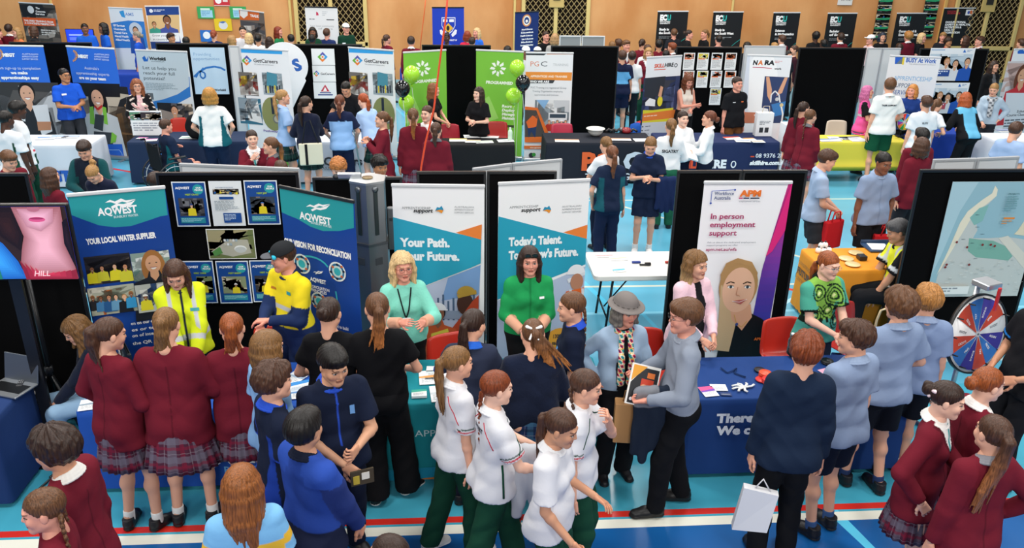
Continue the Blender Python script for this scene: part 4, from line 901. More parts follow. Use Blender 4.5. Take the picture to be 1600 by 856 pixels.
def aq2(s):
    s.P([(436, 288), (552, 312), (553, 356), (530, 361), (505, 361), (485, 354), (465, 342), (450, 336), (437, 330)], '#2c9ea3'); waves(s, 478, 317, 38)
    s.T('AQWEST', 469, 517, 341, 11, '#ffffff', 2); s.T('BUNBURY WATER', 486, 518, 349, 4, '#d4ecf0'); s.T('OUR VISION FOR RECONCILIATION', 445, 547, 380, 9, '#ffffff', 3)
    arc = [(478+40*math.cos(R(a)), 434+34*math.sin(R(a))) for a in range(-150, -20, 12)]; s.W_(arc, 2.2, '#3ab4c2'); s.W_([(525, 455), (528, 475), (524, 500), (515, 515)], 2.2, '#3ab4c2')
    for (x, y, rx_) in ((472, 412, 13), (528, 424, 13), (500, 470, 12)):
        s.E(x, y, rx_, rx_*1.15, '#e8efef'); s.E(x, y, rx_*.82, rx_*.95, '#2a6f9c'); s.E(x, y, rx_*.62, rx_*.7, '#c9dfe0'); s.E(x, y, rx_*.4, rx_*.46, '#37b1bd')
        for j in range(8): s.E(x+rx_*.75*math.cos(j*.785), y+rx_*.85*math.sin(j*.785), 2, 2, '#d0683a' if j % 2 else '#12203a', 8)
    waves(s, 491, 422, 16); s.T('AQWEST', 487, 511, 437, 6, '#fff', 2) if 0 else s.T('AQWEST', 487, 511, 437, 6, '#ffffff', 2); s.T('RECONCILIATION', 482, 516, 446, 4.5, '#ffffff', 1); s.T('PRINCIPLES', 488, 512, 453, 4.5, '#ffffff', 1)
    s.T('nd to build', 527, 546, 510, 5, '#ffffff'); s.T('ity by working', 516, 548, 518, 5, '#ffffff'); s.T('s Strait Islander', 514, 549, 527, 5, '#ffffff')
rollup('blue and teal water company banner beside the grey winch column', (436, 289), (553, 313), 2.08, '#17459a', aq2, top='#222426')
def support(s, x, l1, l2, seed, xs=(0, 0)):     # x: offset of its left edge from the first banner's
    X = lambda v: v+x
    s.P([(X(611), 338), (X(712), 364), (X(752), 373), (X(751), 411), (X(735), 418), (X(668), 444), (X(605), 470)], '#2b9fbb'); s.P([(X(712), 363), (X(753), 350), (X(752), 374)], '#e8823a')
    s.T('APPRENTICESHIP', X(628), X(673), 326, 4, '#7c8285', 0); s.T('support', X(646), X(676), 331, 6, '#2a2c2e', 2, .2); s.P([(X(680), 329), (X(683), 323), (X(687), 324), (X(690), 321), (X(693), 327), (X(690), 333), (X(686), 330)], '#2a8fb5'); s.P([(X(680), 329), (X(687), 327), (X(693), 328), (X(690), 333), (X(686), 330)], '#e8922f')
    for i, t in enumerate(('AUSTRALIAN', 'APPRENTICESHIP', 'SUPPORT SERVICES')): s.T(t, X(710), X(740), 324+i*4.4, 2.7, '#8a8f92', 0)
    s.T(l1, X(627), X(627+xs[0]), 384, 13, '#eef6f8', 3); s.T(l2, X(627), X(627+xs[1]), 405, 13, '#eef6f8', 3)
def sup1(s):
    s.P([(603, 475), (668, 446), (751, 414), (745, 620), (603, 620)], '#b9c3d8'); s.P([(751, 414), (700, 434), (690, 470), (748, 460)], '#7ba0cf')
    for i in range(9): s.Rc(675+i*8, 470-(i % 3)*5, 678+i*8, 500, '#4d6480'); s.Rc(670+i*8, 485, 678+i*8, 498, '#8c9bb0')
    support(s, 0, 'Your Path.', 'Your Future.', 3, (76, 91)); s.E(729, 459, 15, 13, '#b9953c', 16, 180, 360); s.E(727, 474, 13, 17, '#4a3026'); s.P([(714, 460), (744, 452), (745, 458), (716, 465)], '#b9953c'); s.P([(738, 470), (748, 460), (747, 560), (690, 560), (700, 520), (722, 492)], '#b9482a')
    s.F(684, 488, 26, '#c2592f', hair='#1a1a1e', skin='#8a5c44', hat='#e9ecef'); s.P([(674, 520), (700, 512), (712, 560), (672, 560)], '#d7c94a')
rollup('teal and white banner reading Your Path Your Future behind the blonde woman in aqua', (612, 287), (757, 289), 2.05, '#f1f2f3', sup1)
def sup2(s):
    s.P([(775, 470), (830, 452), (920, 414), (922, 640), (775, 640)], '#b6c4dc'); support(s, 168, "Today's Talent.", "Tomorrow's Future.", 4, (83, 108)); s.E(900, 428, 14, 15, '#eef0f3', 16, 180, 360); s.P([(886, 436), (914, 424), (916, 428), (888, 442)], '#dfe3e8'); s.E(901, 440, 10, 13, '#b98468'); s.P([(884, 455), (915, 448), (922, 500), (880, 500)], '#e0682c'); s.P([(889, 452), (893, 452), (890, 500), (886, 500)], '#d9dde0'); s.P([(908, 450), (912, 450), (914, 500), (910, 500)], '#d9dde0')
    s.E(874, 530, 22, 18, '#e8a233'); s.T('1300 ...', 863, 882, 528, 6, '#2a2c2e', 2); s.T('sa.org.au', 862, 888, 538, 6, '#2a2c2e', 2)
rollup('teal and white banner reading Today\'s Talent behind the woman in green', (779, 285), (922, 279), 2.05, '#f1f2f3', sup2)
def apm(s):
    cols = ['#c4307e', '#b83288', '#9c3494', '#7c369c', '#5c389f', '#4338a0', '#3040a4', '#2a49a8']
    cols = [tuple((lin(cols[min(int(i/3.5), 6)])*(1-(i/3.5) % 1)+lin(cols[min(int(i/3.5)+1, 7)])*((i/3.5) % 1)).tolist()) for i in range(28)]; n = 28
    for i in range(n):
        t0, t1 = i/n, (i+1)/n
        def ed(t): y = 283+t*300; return y, (1233-t*2.45*38 if t < .45 else 1191-(t-.45)*60), 1242-t*55
        (y0, a0, b0), (y1, a1, b1) = ed(t0), ed(t1); s.P([(a0, y0), (b0, y0), (b1, y1+.5), (a1, y1+.5)], cols[i])
    s.P([(1237, 283), (1240, 283), (1226, 360), (1206, 392), (1196, 400)], '#d9267a')
    s.W_([(1110, 317), (1112, 298), (1147, 296)], .9, '#3a58b0'); s.E(1110, 317, 1.6, 1.6, '#2a48a8', 8); s.E(1148, 296, 1.6, 1.6, '#2a48a8', 8)
    s.T('Workforce', 1116, 1146, 304, 5.2, '#4b5a86'); s.T('Australia', 1115, 1141, 311, 5.2, '#4b5a86'); s.T('APM', 1156, 1188, 306, 9.5, '#e8762c', 3); s.Rc(1154, 308, 1160, 310, '#c2306f'); s.Rc(1161, 308, 1170, 310, '#2a3356'); s.Rc(1172, 308, 1186, 310, '#1f2a44'); s.T('employment services', 1154, 1187, 315, 2.5, '#8a8f9a', 0)
    for i, (t, x1) in enumerate((('In person', 1161), ('employment', 1179), ('support', 1150))): s.T(t, 1109-i, x1, 341+i*13, 8.5, '#a82a62', 1)
    s.T('Ask us about the dedicated employment', 1104, 1180, 379, 2.6, '#8a8f9a', 0); s.T('support programs we offer', 1103, 1152, 383.5, 2.6, '#8a8f9a', 0); s.T('apm.net.au/wfa', 1102, 1150, 391, 5, '#a82a62', 1)
    s.P([(1133, 488), (1128, 520), (1118, 560), (1108, 600), (1205, 600), (1208, 520), (1190, 497), (1168, 486)], '#121418')     # printed portrait
    s.E(1153, 446, 30, 39, '#b58d5c', 26); s.P([(1126, 440), (1122, 500), (1110, 545), (1138, 548), (1150, 500)], '#cdb088'); s.P([(1140, 478), (1172, 474), (1174, 494), (1158, 515), (1142, 498)], '#dba686'); s.E(1153, 452, 25, 35, '#e6b799', 26)
    s.P([(1126, 446), (1138, 418), (1152, 410), (1172, 416), (1181, 438), (1183, 425), (1174, 408), (1152, 402), (1134, 410), (1125, 428)], '#b58d5c')
    for e in (1141, 1167): s.W_([(e-7, 442), (e, 439), (e+6, 441)], 1.8, '#4b3424'); s.E(e, 447, 5, 2.4, '#f1ece8', 12); s.E(e, 447, 2.3, 2.4, '#3a4a52', 10); s.W_([(e-5.5, 446), (e, 444.4), (e+5, 446)], .9, '#2c211c')
    s.W_([(1152, 447), (1149, 459), (1155, 461)], 1, '#c48a6c'); s.P([(1143, 469), (1154, 467), (1166, 466), (1156, 474)], '#b8605c'); s.W_([(1143, 469), (1154, 470.5), (1166, 466)], .8, '#f4ece8'); s.W_([(1146, 490), (1150, 505), (1158, 509), (1166, 500)], .9, '#c9a24a'); s.E(1150, 505, 2.5, 2.5, '#3b4a86', 8); s.T('APM', 1177, 1189, 530, 4.5, '#e8762c', 2)
rollup('tall white banner with magenta and blue edge and printed portrait', (1101, 283), (1238, 283), 2.05, '#f0f0f3', apm)
# posters pinned on the first board
PG = 'water company posters pinned on the black board'
def aqp(k):
    def a(s):
        W, H = s.w, s.h; s.rect(.01, .01, W-.02, H-.02, '#1a4a92')
        if k == 'doc':
            s.rect(.01, .01, W-.02, H-.02, '#e6ebec'); s.photo(W*.1, H*.17, W*.8, H*.12, 4, PEO, 5); s.text('OUR CAREER OPPORTUNITIES', W*.2, H*.14, .012, '#2a5f8a', 1); s.rect(W*.28, H*.34, W*.44, H*.055, '#1a4a92'); s.lines(W*.12, H*.43, W*.75, H*.22, 7, '#9aa5ac', 3); s.rect(W*.35, H*.70, W*.55, H*.22, '#1a4a92'); s.lines(W*.38, H*.73, W*.38, H*.15, 5, '#b8cbe0', 5)
            return
        s.ell(W*.76, H*.17, W*.16, W*.16, '#2c9ea3'); s.text('OUR', W*.70, H*.15, .022, '#ffffff', 2); s.text('PEOPLE', W*.66, H*.20, .022, '#ffffff', 2); s.text('AQWEST', W*.1, H*.16, .032, '#ffffff', 2); s.text(('MEET CRAIG', 'MEET JEFF', 'MEET CHRIS', 'MEET BRENT', 'MEET ALEX')[k % 5], W*.36, H*.30, .022, '#a9c93c', 2)
        pal = [['#4a4a4e', '#2a2a2e', '#77797c'], ['#3c4a5c', '#2a3038', '#8a7a68'], ['#7d8a5c', '#a9b088', '#cfd6d8'], ['#8a9470', '#c9c0a8', '#5c4a3c'], ['#3c3c40', '#56585c', '#7a6a58']][k % 5]
        s.photo(W*(.14 if k != 2 else .42), H*.36, W*(.74 if k != 2 else .5), H*.40, 30+k, pal, 1, hat=['#2a4a8a', '#3a6ab0', '#e8e6da', '#f0f0ec', '#dddddd'][k % 5:k % 5+1], shirt=['#e6d22c']); s.rect(W*.14, H*.79, W*.74, H*.13, '#2a8a9c'); s.lines(W*.16, H*.81, W*.7, H*.09, 4, '#9ad0d4', k)
    return a
for lab, tl, tr, bl, k in (('portrait poster of a worker in yellow, top left of the pinned water posters', (267, 284), (320, 283), (276, 354), 0), ('white document poster, top middle of the pinned water posters', (325, 283), (376, 281), (330, 353), 'doc'), ('portrait poster of a worker in a blue cap, top right of the pinned water posters', (380, 282), (432, 281), (385, 351), 1),
                           ('poster with green field photo, lower left of the pinned water posters', (282, 408), (332, 408), (290, 474), 2), ('poster of a worker by pipes, lower middle of the pinned water posters', (336, 408), (387, 408), (341, 474), 3), ('poster half hidden behind the man in yellow, lower right of the pinned water posters', (389, 407), (430, 406), (392, 472), 4)):
    poster(lab, tl, tr, bl, 7.665, '#e9eef2', aqp(k), PG)
def aerial(s):
    s.photo(.008, .008, s.w-.016, s.h-.016, 9, ['#6e7a4a', '#8b8f63', '#4f5f38', '#a89f78', '#7c8158'], 0); W, H = s.w, s.h
    s.poly([(W*.05, H*.75), (W*.45, H*.35), (W*.85, H*.35), (W*.9, H*.8), (W*.5, H*.92)], '#b7b5a4'); s.poly([(W*.08, H*.75), (W*.25, H*.58), (W*.3, H*.8), (W*.12, H*.9)], '#57904c')
    s.ell(W*.68, H*.66, W*.13, H*.12, '#e9ece9'); s.ell(W*.68, H*.69, W*.12, H*.10, '#c2c7c4')
    for i in range(8): s.rect(W*(.35+.06*(i % 5)), H*(.33+.13*(i//5)), W*.045, H*.08, ['#dfe3e4', '#9fb4bf', '#c8c4b4'][i % 3])
poster('aerial photograph of the water works pinned in the middle of the black board', (321, 358), (396, 356), (326, 405), 7.665, '#f3f3ef', aerial, PG)
# coastal map on the right board
def mapart(s):
    s.P([(1489, 284), (1640, 284), (1640, 470), (1430, 470)], '#8fb3bd'); s.P([(1489, 284), (1530, 283), (1500, 330), (1470, 400), (1455, 430)], '#a5c3cb')
    s.P([(1555, 290), (1559, 296), (1557, 306), (1545, 318), (1533, 326), (1525, 342), (1527, 360), (1520, 372), (1545, 372), (1575, 370), (1600, 374), (1640, 390), (1640, 470), (1455, 466), (1465, 430), (1482, 390), (1500, 348), (1512, 330), (1535, 312), (1550, 302)], '#bcc0bb')
    s.P([(1555, 290), (1559, 296), (1557, 306), (1540, 320), (1522, 332), (1512, 350), (1500, 370), (1470, 420), (1463, 430), (1482, 390), (1500, 348), (1512, 330), (1535, 312), (1550, 302)], '#e0d8c0')
    s.P([(1515, 340), (1530, 325), (1545, 320), (1535, 345), (1522, 352)], '#7fb0a8'); s.P([(1514, 372), (1530, 374), (1552, 376), (1570, 384), (1582, 400), (1575, 407), (1550, 404), (1525, 402), (1512, 392)], '#78a898'); s.P([(1600, 345), (1590, 360), (1584, 366), (1600, 368)], '#d8cdb0'); s.P([(1560, 372), (1575, 368), (1600, 395), (1600, 420)], '#cfcbbd')
    rn = random.Random(4)
    for i in range(60): x, y = rn.uniform(1470, 1600), rn.uniform(405, 455); s.Rc(x, y, x+rn.uniform(2, 7), y+1, rn.choice(['#aab0ac', '#cdd0cb', '#9fa6a4']))
    for x, y in ((1493, 377), (1509, 385), (1546, 381), (1552, 383), (1475, 416), (1477, 412), (1512, 412), (1533, 381)): s.E(x, y, 2, 2, '#7a2f2a', 8)
    for x, y in ((1522, 334), (1522, 353), (1530, 364), (1514, 378), (1519, 402), (1500, 372)): s.Ln(x, y, x+12, y+1.6, 1, '#3d4a52', 2)
    s.T('PROJECTS', 1573, 1590, 303, 2.6, '#3f6a6c'); s.Ln(1572, 305, 1592, 330, 7, '#6e979c', 3); s.Rc(1566, 338, 1583, 341, '#d9853c'); s.Ln(1563, 343, 1580, 350, 2, '#c98a50', 5)
    s.Rc(1463, 446, 1512, 458, '#dfe1dc'); s.Ln(1466, 448, 1500, 456, 2, '#8a9094', 8)
mp = poster('large coastal town map hung on the wide black board', (1489, 284), (1640, 281), (1455, 464), 7.66, '#b9c4c6', mapart, cat='map', name='map_sheet')
# ================================================================ middle-row banners
def img(s, x0, y0, x1, y1, seed, pal, n=0, **k): s.Ph(x0, y0, x1, y1, seed, pal, n, **k)
def sun(s, x, y):
    for i in range(9):
        a = R(-70+i*17.5); s.P([(x+4*math.cos(a), y+5*math.sin(a)*1.2), (x+9*math.cos(a-.1), y+9.5*math.sin(a-.1)), (x+9*math.cos(a+.16), y+9.5*math.sin(a+.16))], '#f0a43a')
MG = 'royal blue apprenticeship banners'
def megt(k):
    def a(s):
        X = lambda v: v+k*103
        if k:
            img(s, X(5), 130, X(95), 260, 3, ['#1d1c1e', '#9a9088', '#c7b9a4', '#5c4c3e', '#b98a5c']); s.P([(X(5), 129), (X(84), 131), (X(85), 152), (X(10), 150)], '#161517'); s.F(X(49), 153, 30, '#c9cdd0', hair='#1d1614', long=True, skin='#d9a789'); s.P([(X(37), 167), (X(43), 166), (X(46), 195), (X(38), 193)], '#7fc244'); s.P([(X(57), 166), (X(63), 168), (X(66), 195), (X(60), 193)], '#7fc244'); s.P([(X(46), 178), (X(60), 180), (X(58), 205), (X(44), 200)], '#3c3f46'); s.W_([(X(45), 165), (X(50), 171), (X(57), 165)], 3, '#c5302a')
            s.P([(X(44), 205), (X(72), 207), (X(74), 226), (X(44), 225)], '#3c4048'); s.P([(X(72), 206), (X(80), 212), (X(78), 222), (X(70), 224)], '#7fc244')
        else:
            img(s, X(-12), 128, X(90), 260, 6, ['#3a3838', '#77777a', '#a9aaac', '#565250', '#c9cacb']); s.F(42, 146, 30, '#2a2a2e', hair='#1d1614', skin='#dba98c'); s.P([(50, 165), (74, 163), (82, 205), (66, 212)], '#e3e4e6'); s.P([(30, 168), (38, 162), (40, 190), (28, 185)], '#e3e4e6'); s.P([(58, 190), (80, 190), (80, 203), (60, 204)], '#c48a68')
        s.P([(X(-8), 226), (X(88), 225), (X(94), 262), (X(-2), 262)], '#2b66cf'); s.W_([(X(62), 234), (X(84), 234), (X(88), 240), (X(90), 254)], 1, '#8fb4ea')
        sun(s, X(10) if k else -4, 87 if k else 85); s.T('MEGT', X(20) if k else 5, X(36) if k else 24, 90 if k else 88, 5, '#ffffff', 4)
        for i, t in enumerate(('AUSTRALIAN', 'APPRENTICESHIP', 'SUPPORT SERVICES')): s.T(t, X(45) if k else 35, X(68) if k else 60, 85.5+i*4, 2.6, '#c9dafa', 1)
        for i, (t, b_, x0, x1) in enumerate(((("Australia's", 0, 133, 155), ('apprenticeship experts', 0, 120, 171), ('are on your team', 3, 125, 166)) if k else (('from sign-up to completion', 0, -6, 64), ('we make', 3, 18, 44), ('apprenticeships easy', 3, 3, 62)))): s.T(t, x0, x1, 108+i*7.5, 4.6, '#dfeafc' if not b_ else '#ffffff', b_)
    return a
rollup('royal blue banner with a smiling chef at the left edge', (-12, 70), (67, 71), 2.05, '#2f6fda', megt(0), group=MG, top='#e8e8e6'); rollup('royal blue banner with a green-vested woman behind the man in blue', (103, 71), (178, 75), 2.05, '#2f6fda', megt(1), group=MG, top='#e8e8e6')
def wk1(s):
    s.P([(220, 128), (296, 120), (298, 151), (281, 160), (262, 167), (232, 171), (224, 170)], '#2f78c4'); s.P([(211, 79), (292, 81), (296, 135), (278, 147), (256, 155), (232, 160), (222, 160)], '#bccdd6')
    s.P([(222, 90), (226, 87), (229, 93), (232, 87), (231, 96), (225, 96)], '#1f63b8'); s.T('Workskil', 234, 259, 93.5, 5, '#23272c', 3); s.T('AUSTRALIA', 236, 257, 96.5, 1.6, '#5c6a78', 1)
    for i, (t, x1) in enumerate((('Let us help you', 275), ('reach your full', 273), ('potential!', 258))): s.T(t, 223+i*.8, x1, 108+i*8, 5.4, '#3a4a56', 0)
    s.Ln(227, 129, 280, 141, 5, '#8ea3ae', 3); s.Rc(229, 145, 239, 155, '#5d666d'); img(s, 245, 160, 300, 230, 12, ['#1c1f24', '#3a3f46', '#5c5c60', '#c9bca8']); s.P([(248, 170), (270, 176), (285, 180), (285, 210), (262, 205)], '#9b8f85'); s.F(273, 173, 15, '#a39a90', hair='#2c1f1a')
rollup('pale blue grey banner with a curved blue band beside the woman in the floral jacket', (211, 77), (292, 80), 2.0, '#d4dde2', wk1)
def wk2(s):
    s.T('Providing', 302, 330, 87, 5, '#7fa9cf', 0); s.T('opportunities', 302, 343, 94, 5, '#7fa9cf', 0)
    s.W_([(302+4, 121), (310, 113), (322, 106), (335, 104), (345, 106), (352, 110)], 3, '#2f78c4'); s.W_([(303, 120), (308, 115), (314, 111), (320, 114), (321, 120), (317, 123), (313, 119), (313, 112), (318, 106)], 2.6, '#2f78c4'); s.T('Workskil', 335, 353, 142, 3.5, '#2a3442', 2)
poster('pale blue poster with a looping blue ribbon on the black board', (296, 74), (350, 74), (305, 147), 16.55, '#c3dcee', wk2)
def dia(s, x, y, k=1.0):
    for a, c in ((0, '#3aa0e0'), (90, '#ef7f2f'), (180, '#6cb33f'), (270, '#5b5bb0')):
        ca, sa = math.cos(R(a)), math.sin(R(a)); s.P([(x+(u*ca-v*sa)*k, y+(u*sa+v*ca)*k) for u, v in ((8, 0), (4, -4), (2, -2), (4, 0), (2, 2), (4, 4))], c)
    s.E(x, y, 1.6*k, 1.6*k, '#ef7f2f', 8)
def gc(x):
    def a(s):
        X = lambda v: v+x-545
        s.P([(X(545), 75), (X(614), 78), (X(614), 85), (X(545), 82)], '#3aa5e8'); dia(s, X(558.5), 94.5); s.T('GetCareers', X(569), X(607), 97, 6, '#3d4146', 1); s.T('THE CAREER AND TRAINING EXPO', X(570), X(601), 101, 1.8, '#8a8f95', 0)
        img(s, X(545), 112, X(574), 148, 5, ['#6f6a66', '#b9b3ac', '#3a3634', '#c8a63a', '#e6e3de', '#8a3a34']); img(s, X(582), 113, X(613), 147, 7, ['#9aa8b0', '#7d8a90', '#b9c2c6']); s.P([(X(590), 112), (X(606), 116), (X(606), 135), (X(590), 135)], '#4d8fa3')
        for i in range(7): s.Rc(X(587+i*3.6), 133+(i % 2), X(589+i*3.6), 145, ['#27303c', '#d8c63c', '#1f2a3a'][i % 3])
        img(s, X(545), 152, X(580), 192, 9, ['#3a6f86', '#24303c', '#c9cdd0', '#8a9aa4', '#e3e3e1']); s.E(X(600), 178, 17, 26, '#8a8f5c'); s.Rc(X(596), 153, X(600), 178, '#2a3340'); s.E(X(606), 186, 6, 7, '#6c6f72'); s.E(X(606), 186, 4, 5, '#b3b09c')
        s.T('Pathways', X(585), X(610), 205, 3, '#6a4a9a', 1)
        s.P([(X(545), 240), (X(614), 240), (X(613), 250), (X(545), 250)], '#3aa5e8')
    return a
GG = 'white banners with a coloured diamond logo'
rollup('white diamond-logo banner left of the round sign', (376, 74), (450, 78), 2.05, '#eef0f2', gc(372), group=GG); rollup('white diamond-logo banner right of the hanging sheets and the red-haired girl', (544, 73), (615, 78), 2.05, '#eef0f2', gc(545), group=GG)
def teard(s):
    s.ell(s.w/2, s.w/2, s.w/2-.01, s.w/2-.01, '#f6f7f8'); s.text('S', s.w*.68, .48, .42, '#2a62b4', 3, rot=.5)
q = atY(440, 62, 15.9); s = Print(.86, .86, '#e9ebee', .02); s.mb = MB(); pts = [(.43+.43*math.cos(R(a)), -.43+.43*math.sin(R(a))) for a in range(-35, 216, 8)]+[(.05, -.72), (.3, -1.1), (.45, -1.35), (.8, -.72)]
b = MB(); b.prism([(p[0]-.43, p[1]+1.35) for p in pts], -.012, .012, '#eef0f3'); root = thing('round_flag_sign', 'white rounded flag sign with blue letter S beside the left diamond-logo banner', 'sign', (atY(442, 64, 16.3)[0], 16.3, 0)); o = b.build('sign_panel', 'print_', root); o.location = (0, 0, .72)
sp = Print(.3, .3, '#ffffff'); sp.mb = MB(); sp.text('S', .08, .25, .3, '#2a62b4', 3, rot=.4); sp.build('lettering', root, (.12, -.014, 1.78)); b = MB(); b.tube([(0, .02, .02), (0, .02, .8)], .012, '#9a9da0'); b.box(0, 0, .012, .4, .3, .024, '#8b8d90'); b.build('stand', 'metal', root)
SG = 'white diamond-logo sheets on the black board'
def sh1(s): s.line([(.0, .0), (s.w, 0)], .004, '#c9cdd0')
for i, (lab, y0, y1) in enumerate((('top diamond-logo sheet on the black board', 76, 102), ('middle diamond-logo sheet with lettering on the black board', 102.5, 128), ('bottom sheet with a small triangle print on the black board', 128.5, 154))):
    def art(s, i=i):
        W, H = s.w, s.h; s.rect(0, H-.01, W, .008, '#bfc4c8')
        if i == 0: dia(s, 504, 89, 1.0)
        if i == 1: dia(s, 494.5, 115, .6); s.T('GetCareers', 501, 523, 117, 3.6, '#4d5258', 1)
        if i == 2: s.P([(508, 132), (515, 143), (501, 143)], '#c8495a'); s.P([(508, 136), (511, 142), (505, 142)], '#ffffff'); s.Rc(500, 144, 517, 145.5, '#3a4a8a'); s.Rc(497, 147, 520, 149, '#3a4a8a')
    poster(lab, (486+i*1.6, y0), (522+i*1.4, y0), (487.6+i*1.6, y1), 16.55, '#eef0f1', art, SG)
def star(s, x, y, k=1.0):
    for i in range(8):
        a = R(i*45+10); p = lambda r_, d: (x+r_*k*math.cos(a+d), y+r_*k*math.sin(a+d)); s.P([p(4, 0), p(10.5, .12), p(13, -.25), p(6, -.5)], '#f3f8ee'); s.n -= 1
    s.n += 1
def prog(x, full):
    def a(s):
        X = lambda v: v+x
        s.P([(X(5), 160), (X(20), 150), (X(35), 185), (X(2), 195)], '#9cd468'); star(s, X(34), 31+80-4); s.T('PROGRAMMED', X(15), X(57), 130.5, 4.6, '#eef6e6', 3, .15)
        if full:
            for i, t in enumerate(('Recruit', 'Deploy', 'Manage', 'Maintain')): s.T(t, X(40), X(60), 167.5+i*6.2, 4.2, '#ecf6e0', 3, .2)
            s.Rc(X(48), 195, X(59), 199, '#3a4a2c')
    return a
GR = 'lime green banners with a white star'
rollup('lime green banner behind the woman with long light-brown hair', (630, 81), (697, 77), 2.05, '#7cc142', prog(630-4, 0), group=GR); rollup('lime green banner behind the woman with clasped hands', (744, 77), (818, 80), 2.05, '#7cc142', prog(744, 1), group=GR)
def pgc(s):
    s.P([(822, 82), (856, 82), (850, 86.5), (822, 86)], '#3a3f44'); s.P([(856, 82), (896, 83), (896, 85), (854, 85)], '#e07a3c'); s.T('PG', 828, 842, 103.5, 8, '#d98a6c', 0); s.T('C', 844, 855, 103.5, 8, '#5c6065', 0); s.T('TRAINING', 864, 888, 103, 4, '#b9bdc0', 0)
    s.P([(820, 112), (894, 113), (893, 126), (820, 124)], '#e8913c'); s.T('APPRENTICES AND TRAINEES', 829, 886, 120.5, 3.2, '#fbe9d4', 2); s.P([(820, 124), (867, 125), (864, 130), (820, 130)], '#3a3d42'); s.T('WHO WE ARE', 826, 858, 129, 3.6, '#ffffff', 2)
    for i, t in enumerate(('PGC Training is a registered Group', 'Training Organisation employing', 'apprentices and trainees.')): s.T(t, 829+i*3, 885-i*6, 138+i*5.6, 3.0, '#8d9298', 0)
    img(s, 836, 156, 890, 210, 4, ['#c9ccd0', '#9aa4ab', '#e0e1e2', '#7f8990']); s.P([(838, 156), (858, 156), (850, 170)], '#86b0d8'); s.Rc(857, 176, 886, 190, '#dfe2e4'); s.Rc(859, 178, 884, 184, '#3a4a58')
    for i in range(5): s.F(858+i*6.4, 190, 5, ['#b8382c', '#c93f2c', '#2a2d33', '#d9682c', '#b8382c'][i], hat='#f2f2f2' if i % 2 else None)
    s.P([(820, 166), (840, 168), (858, 210), (858, 222), (820, 222)], '#e0702c'); s.P([(820, 171), (838, 172), (853, 213), (820, 214)], '#4a4440'); s.P([(822, 190), (832, 180), (840, 184), (838, 197), (826, 202)], '#e0682a'); s.E(839, 182, 3, 3, '#7a4a34', 8); s.P([(824, 200), (838, 198), (836, 215), (830, 205), (826, 215)], '#22365c')
    s.P([(820, 219), (858, 219), (858, 222), (820, 222)], '#e0702c'); s.Rc(818, 227, 858, 232, '#e0702c'); s.T('www.pgctraining.com.au', 828, 856, 231, 2.6, '#fbe9d4', 1); s.E(830, 242, 4, 4, '#2a2d33', 12); s.E(834, 241, 3, 3, '#3f9c3c', 12); s.T('PGC', 843, 860, 245, 6, '#c98a70', 0)
rollup('white training banner with an orange band and tyre workshop photos', (822, 81), (896, 82), 2.05, '#e9eaec', pgc)
def skh(s):
    s.P([(1008, 123), (1064, 118), (1052, 205), (1000, 205), (1003, 175)], '#3a4468'); img(s, 1006, 122, 1056, 195, 3, ['#2d3757', '#46527c', '#3c3f4a', '#5c6a94', '#24283a'])
    s.P([(1008, 122), (1040, 119), (1036, 150), (1006, 152)], '#30343c'); s.T('SKILL', 1022, 1038, 106, 6, '#e0593a', 2, .1); s.T('HIRE', 1038, 1052, 104.5, 6, '#24272c', 2, .1); s.E(1056, 102, 2.6, 3.2, '#24272c', 12); s.E(1056, 102, 1.5, 2, '#eceef0', 10)
    s.W_([(1022, 109), (1040, 108)], .8, '#e0593a')
    s.P([(1008, 160), (1015, 153), (1024, 156), (1023, 166), (1008, 165)], '#eceef0'); s.E(1031, 158, 4, 8, '#e4d43a'); s.P([(1028, 150), (1032, 134), (1036, 136), (1033, 152)], '#d9a282'); s.P([(1003, 172), (1020, 172), (1052, 168), (1050, 192), (1001, 194)], '#d8cf3a')
    s.P([(1002, 178), (1055, 171), (1053, 184), (1000, 190)], '#e07f3c'); s.Ln(1006, 181, 1046, 184, 1, '#f6d9c0', 3); s.P([(1000, 192), (1052, 189), (1048, 230), (997, 230)], '#c9cdd6')
    for i in range(4): s.Rc(1003-i, 197+i*6, 1005-i, 199+i*6, '#33363c'); s.Ln(1008-i, 197+i*6, 1024-i*2, 199+i*6, 1, '#5c616c', i)
rollup('tilted banner with hard-hat workers left of the board of white sheets', (1011, 89), (1066, 86), 2.0, '#e9ebee', skh)
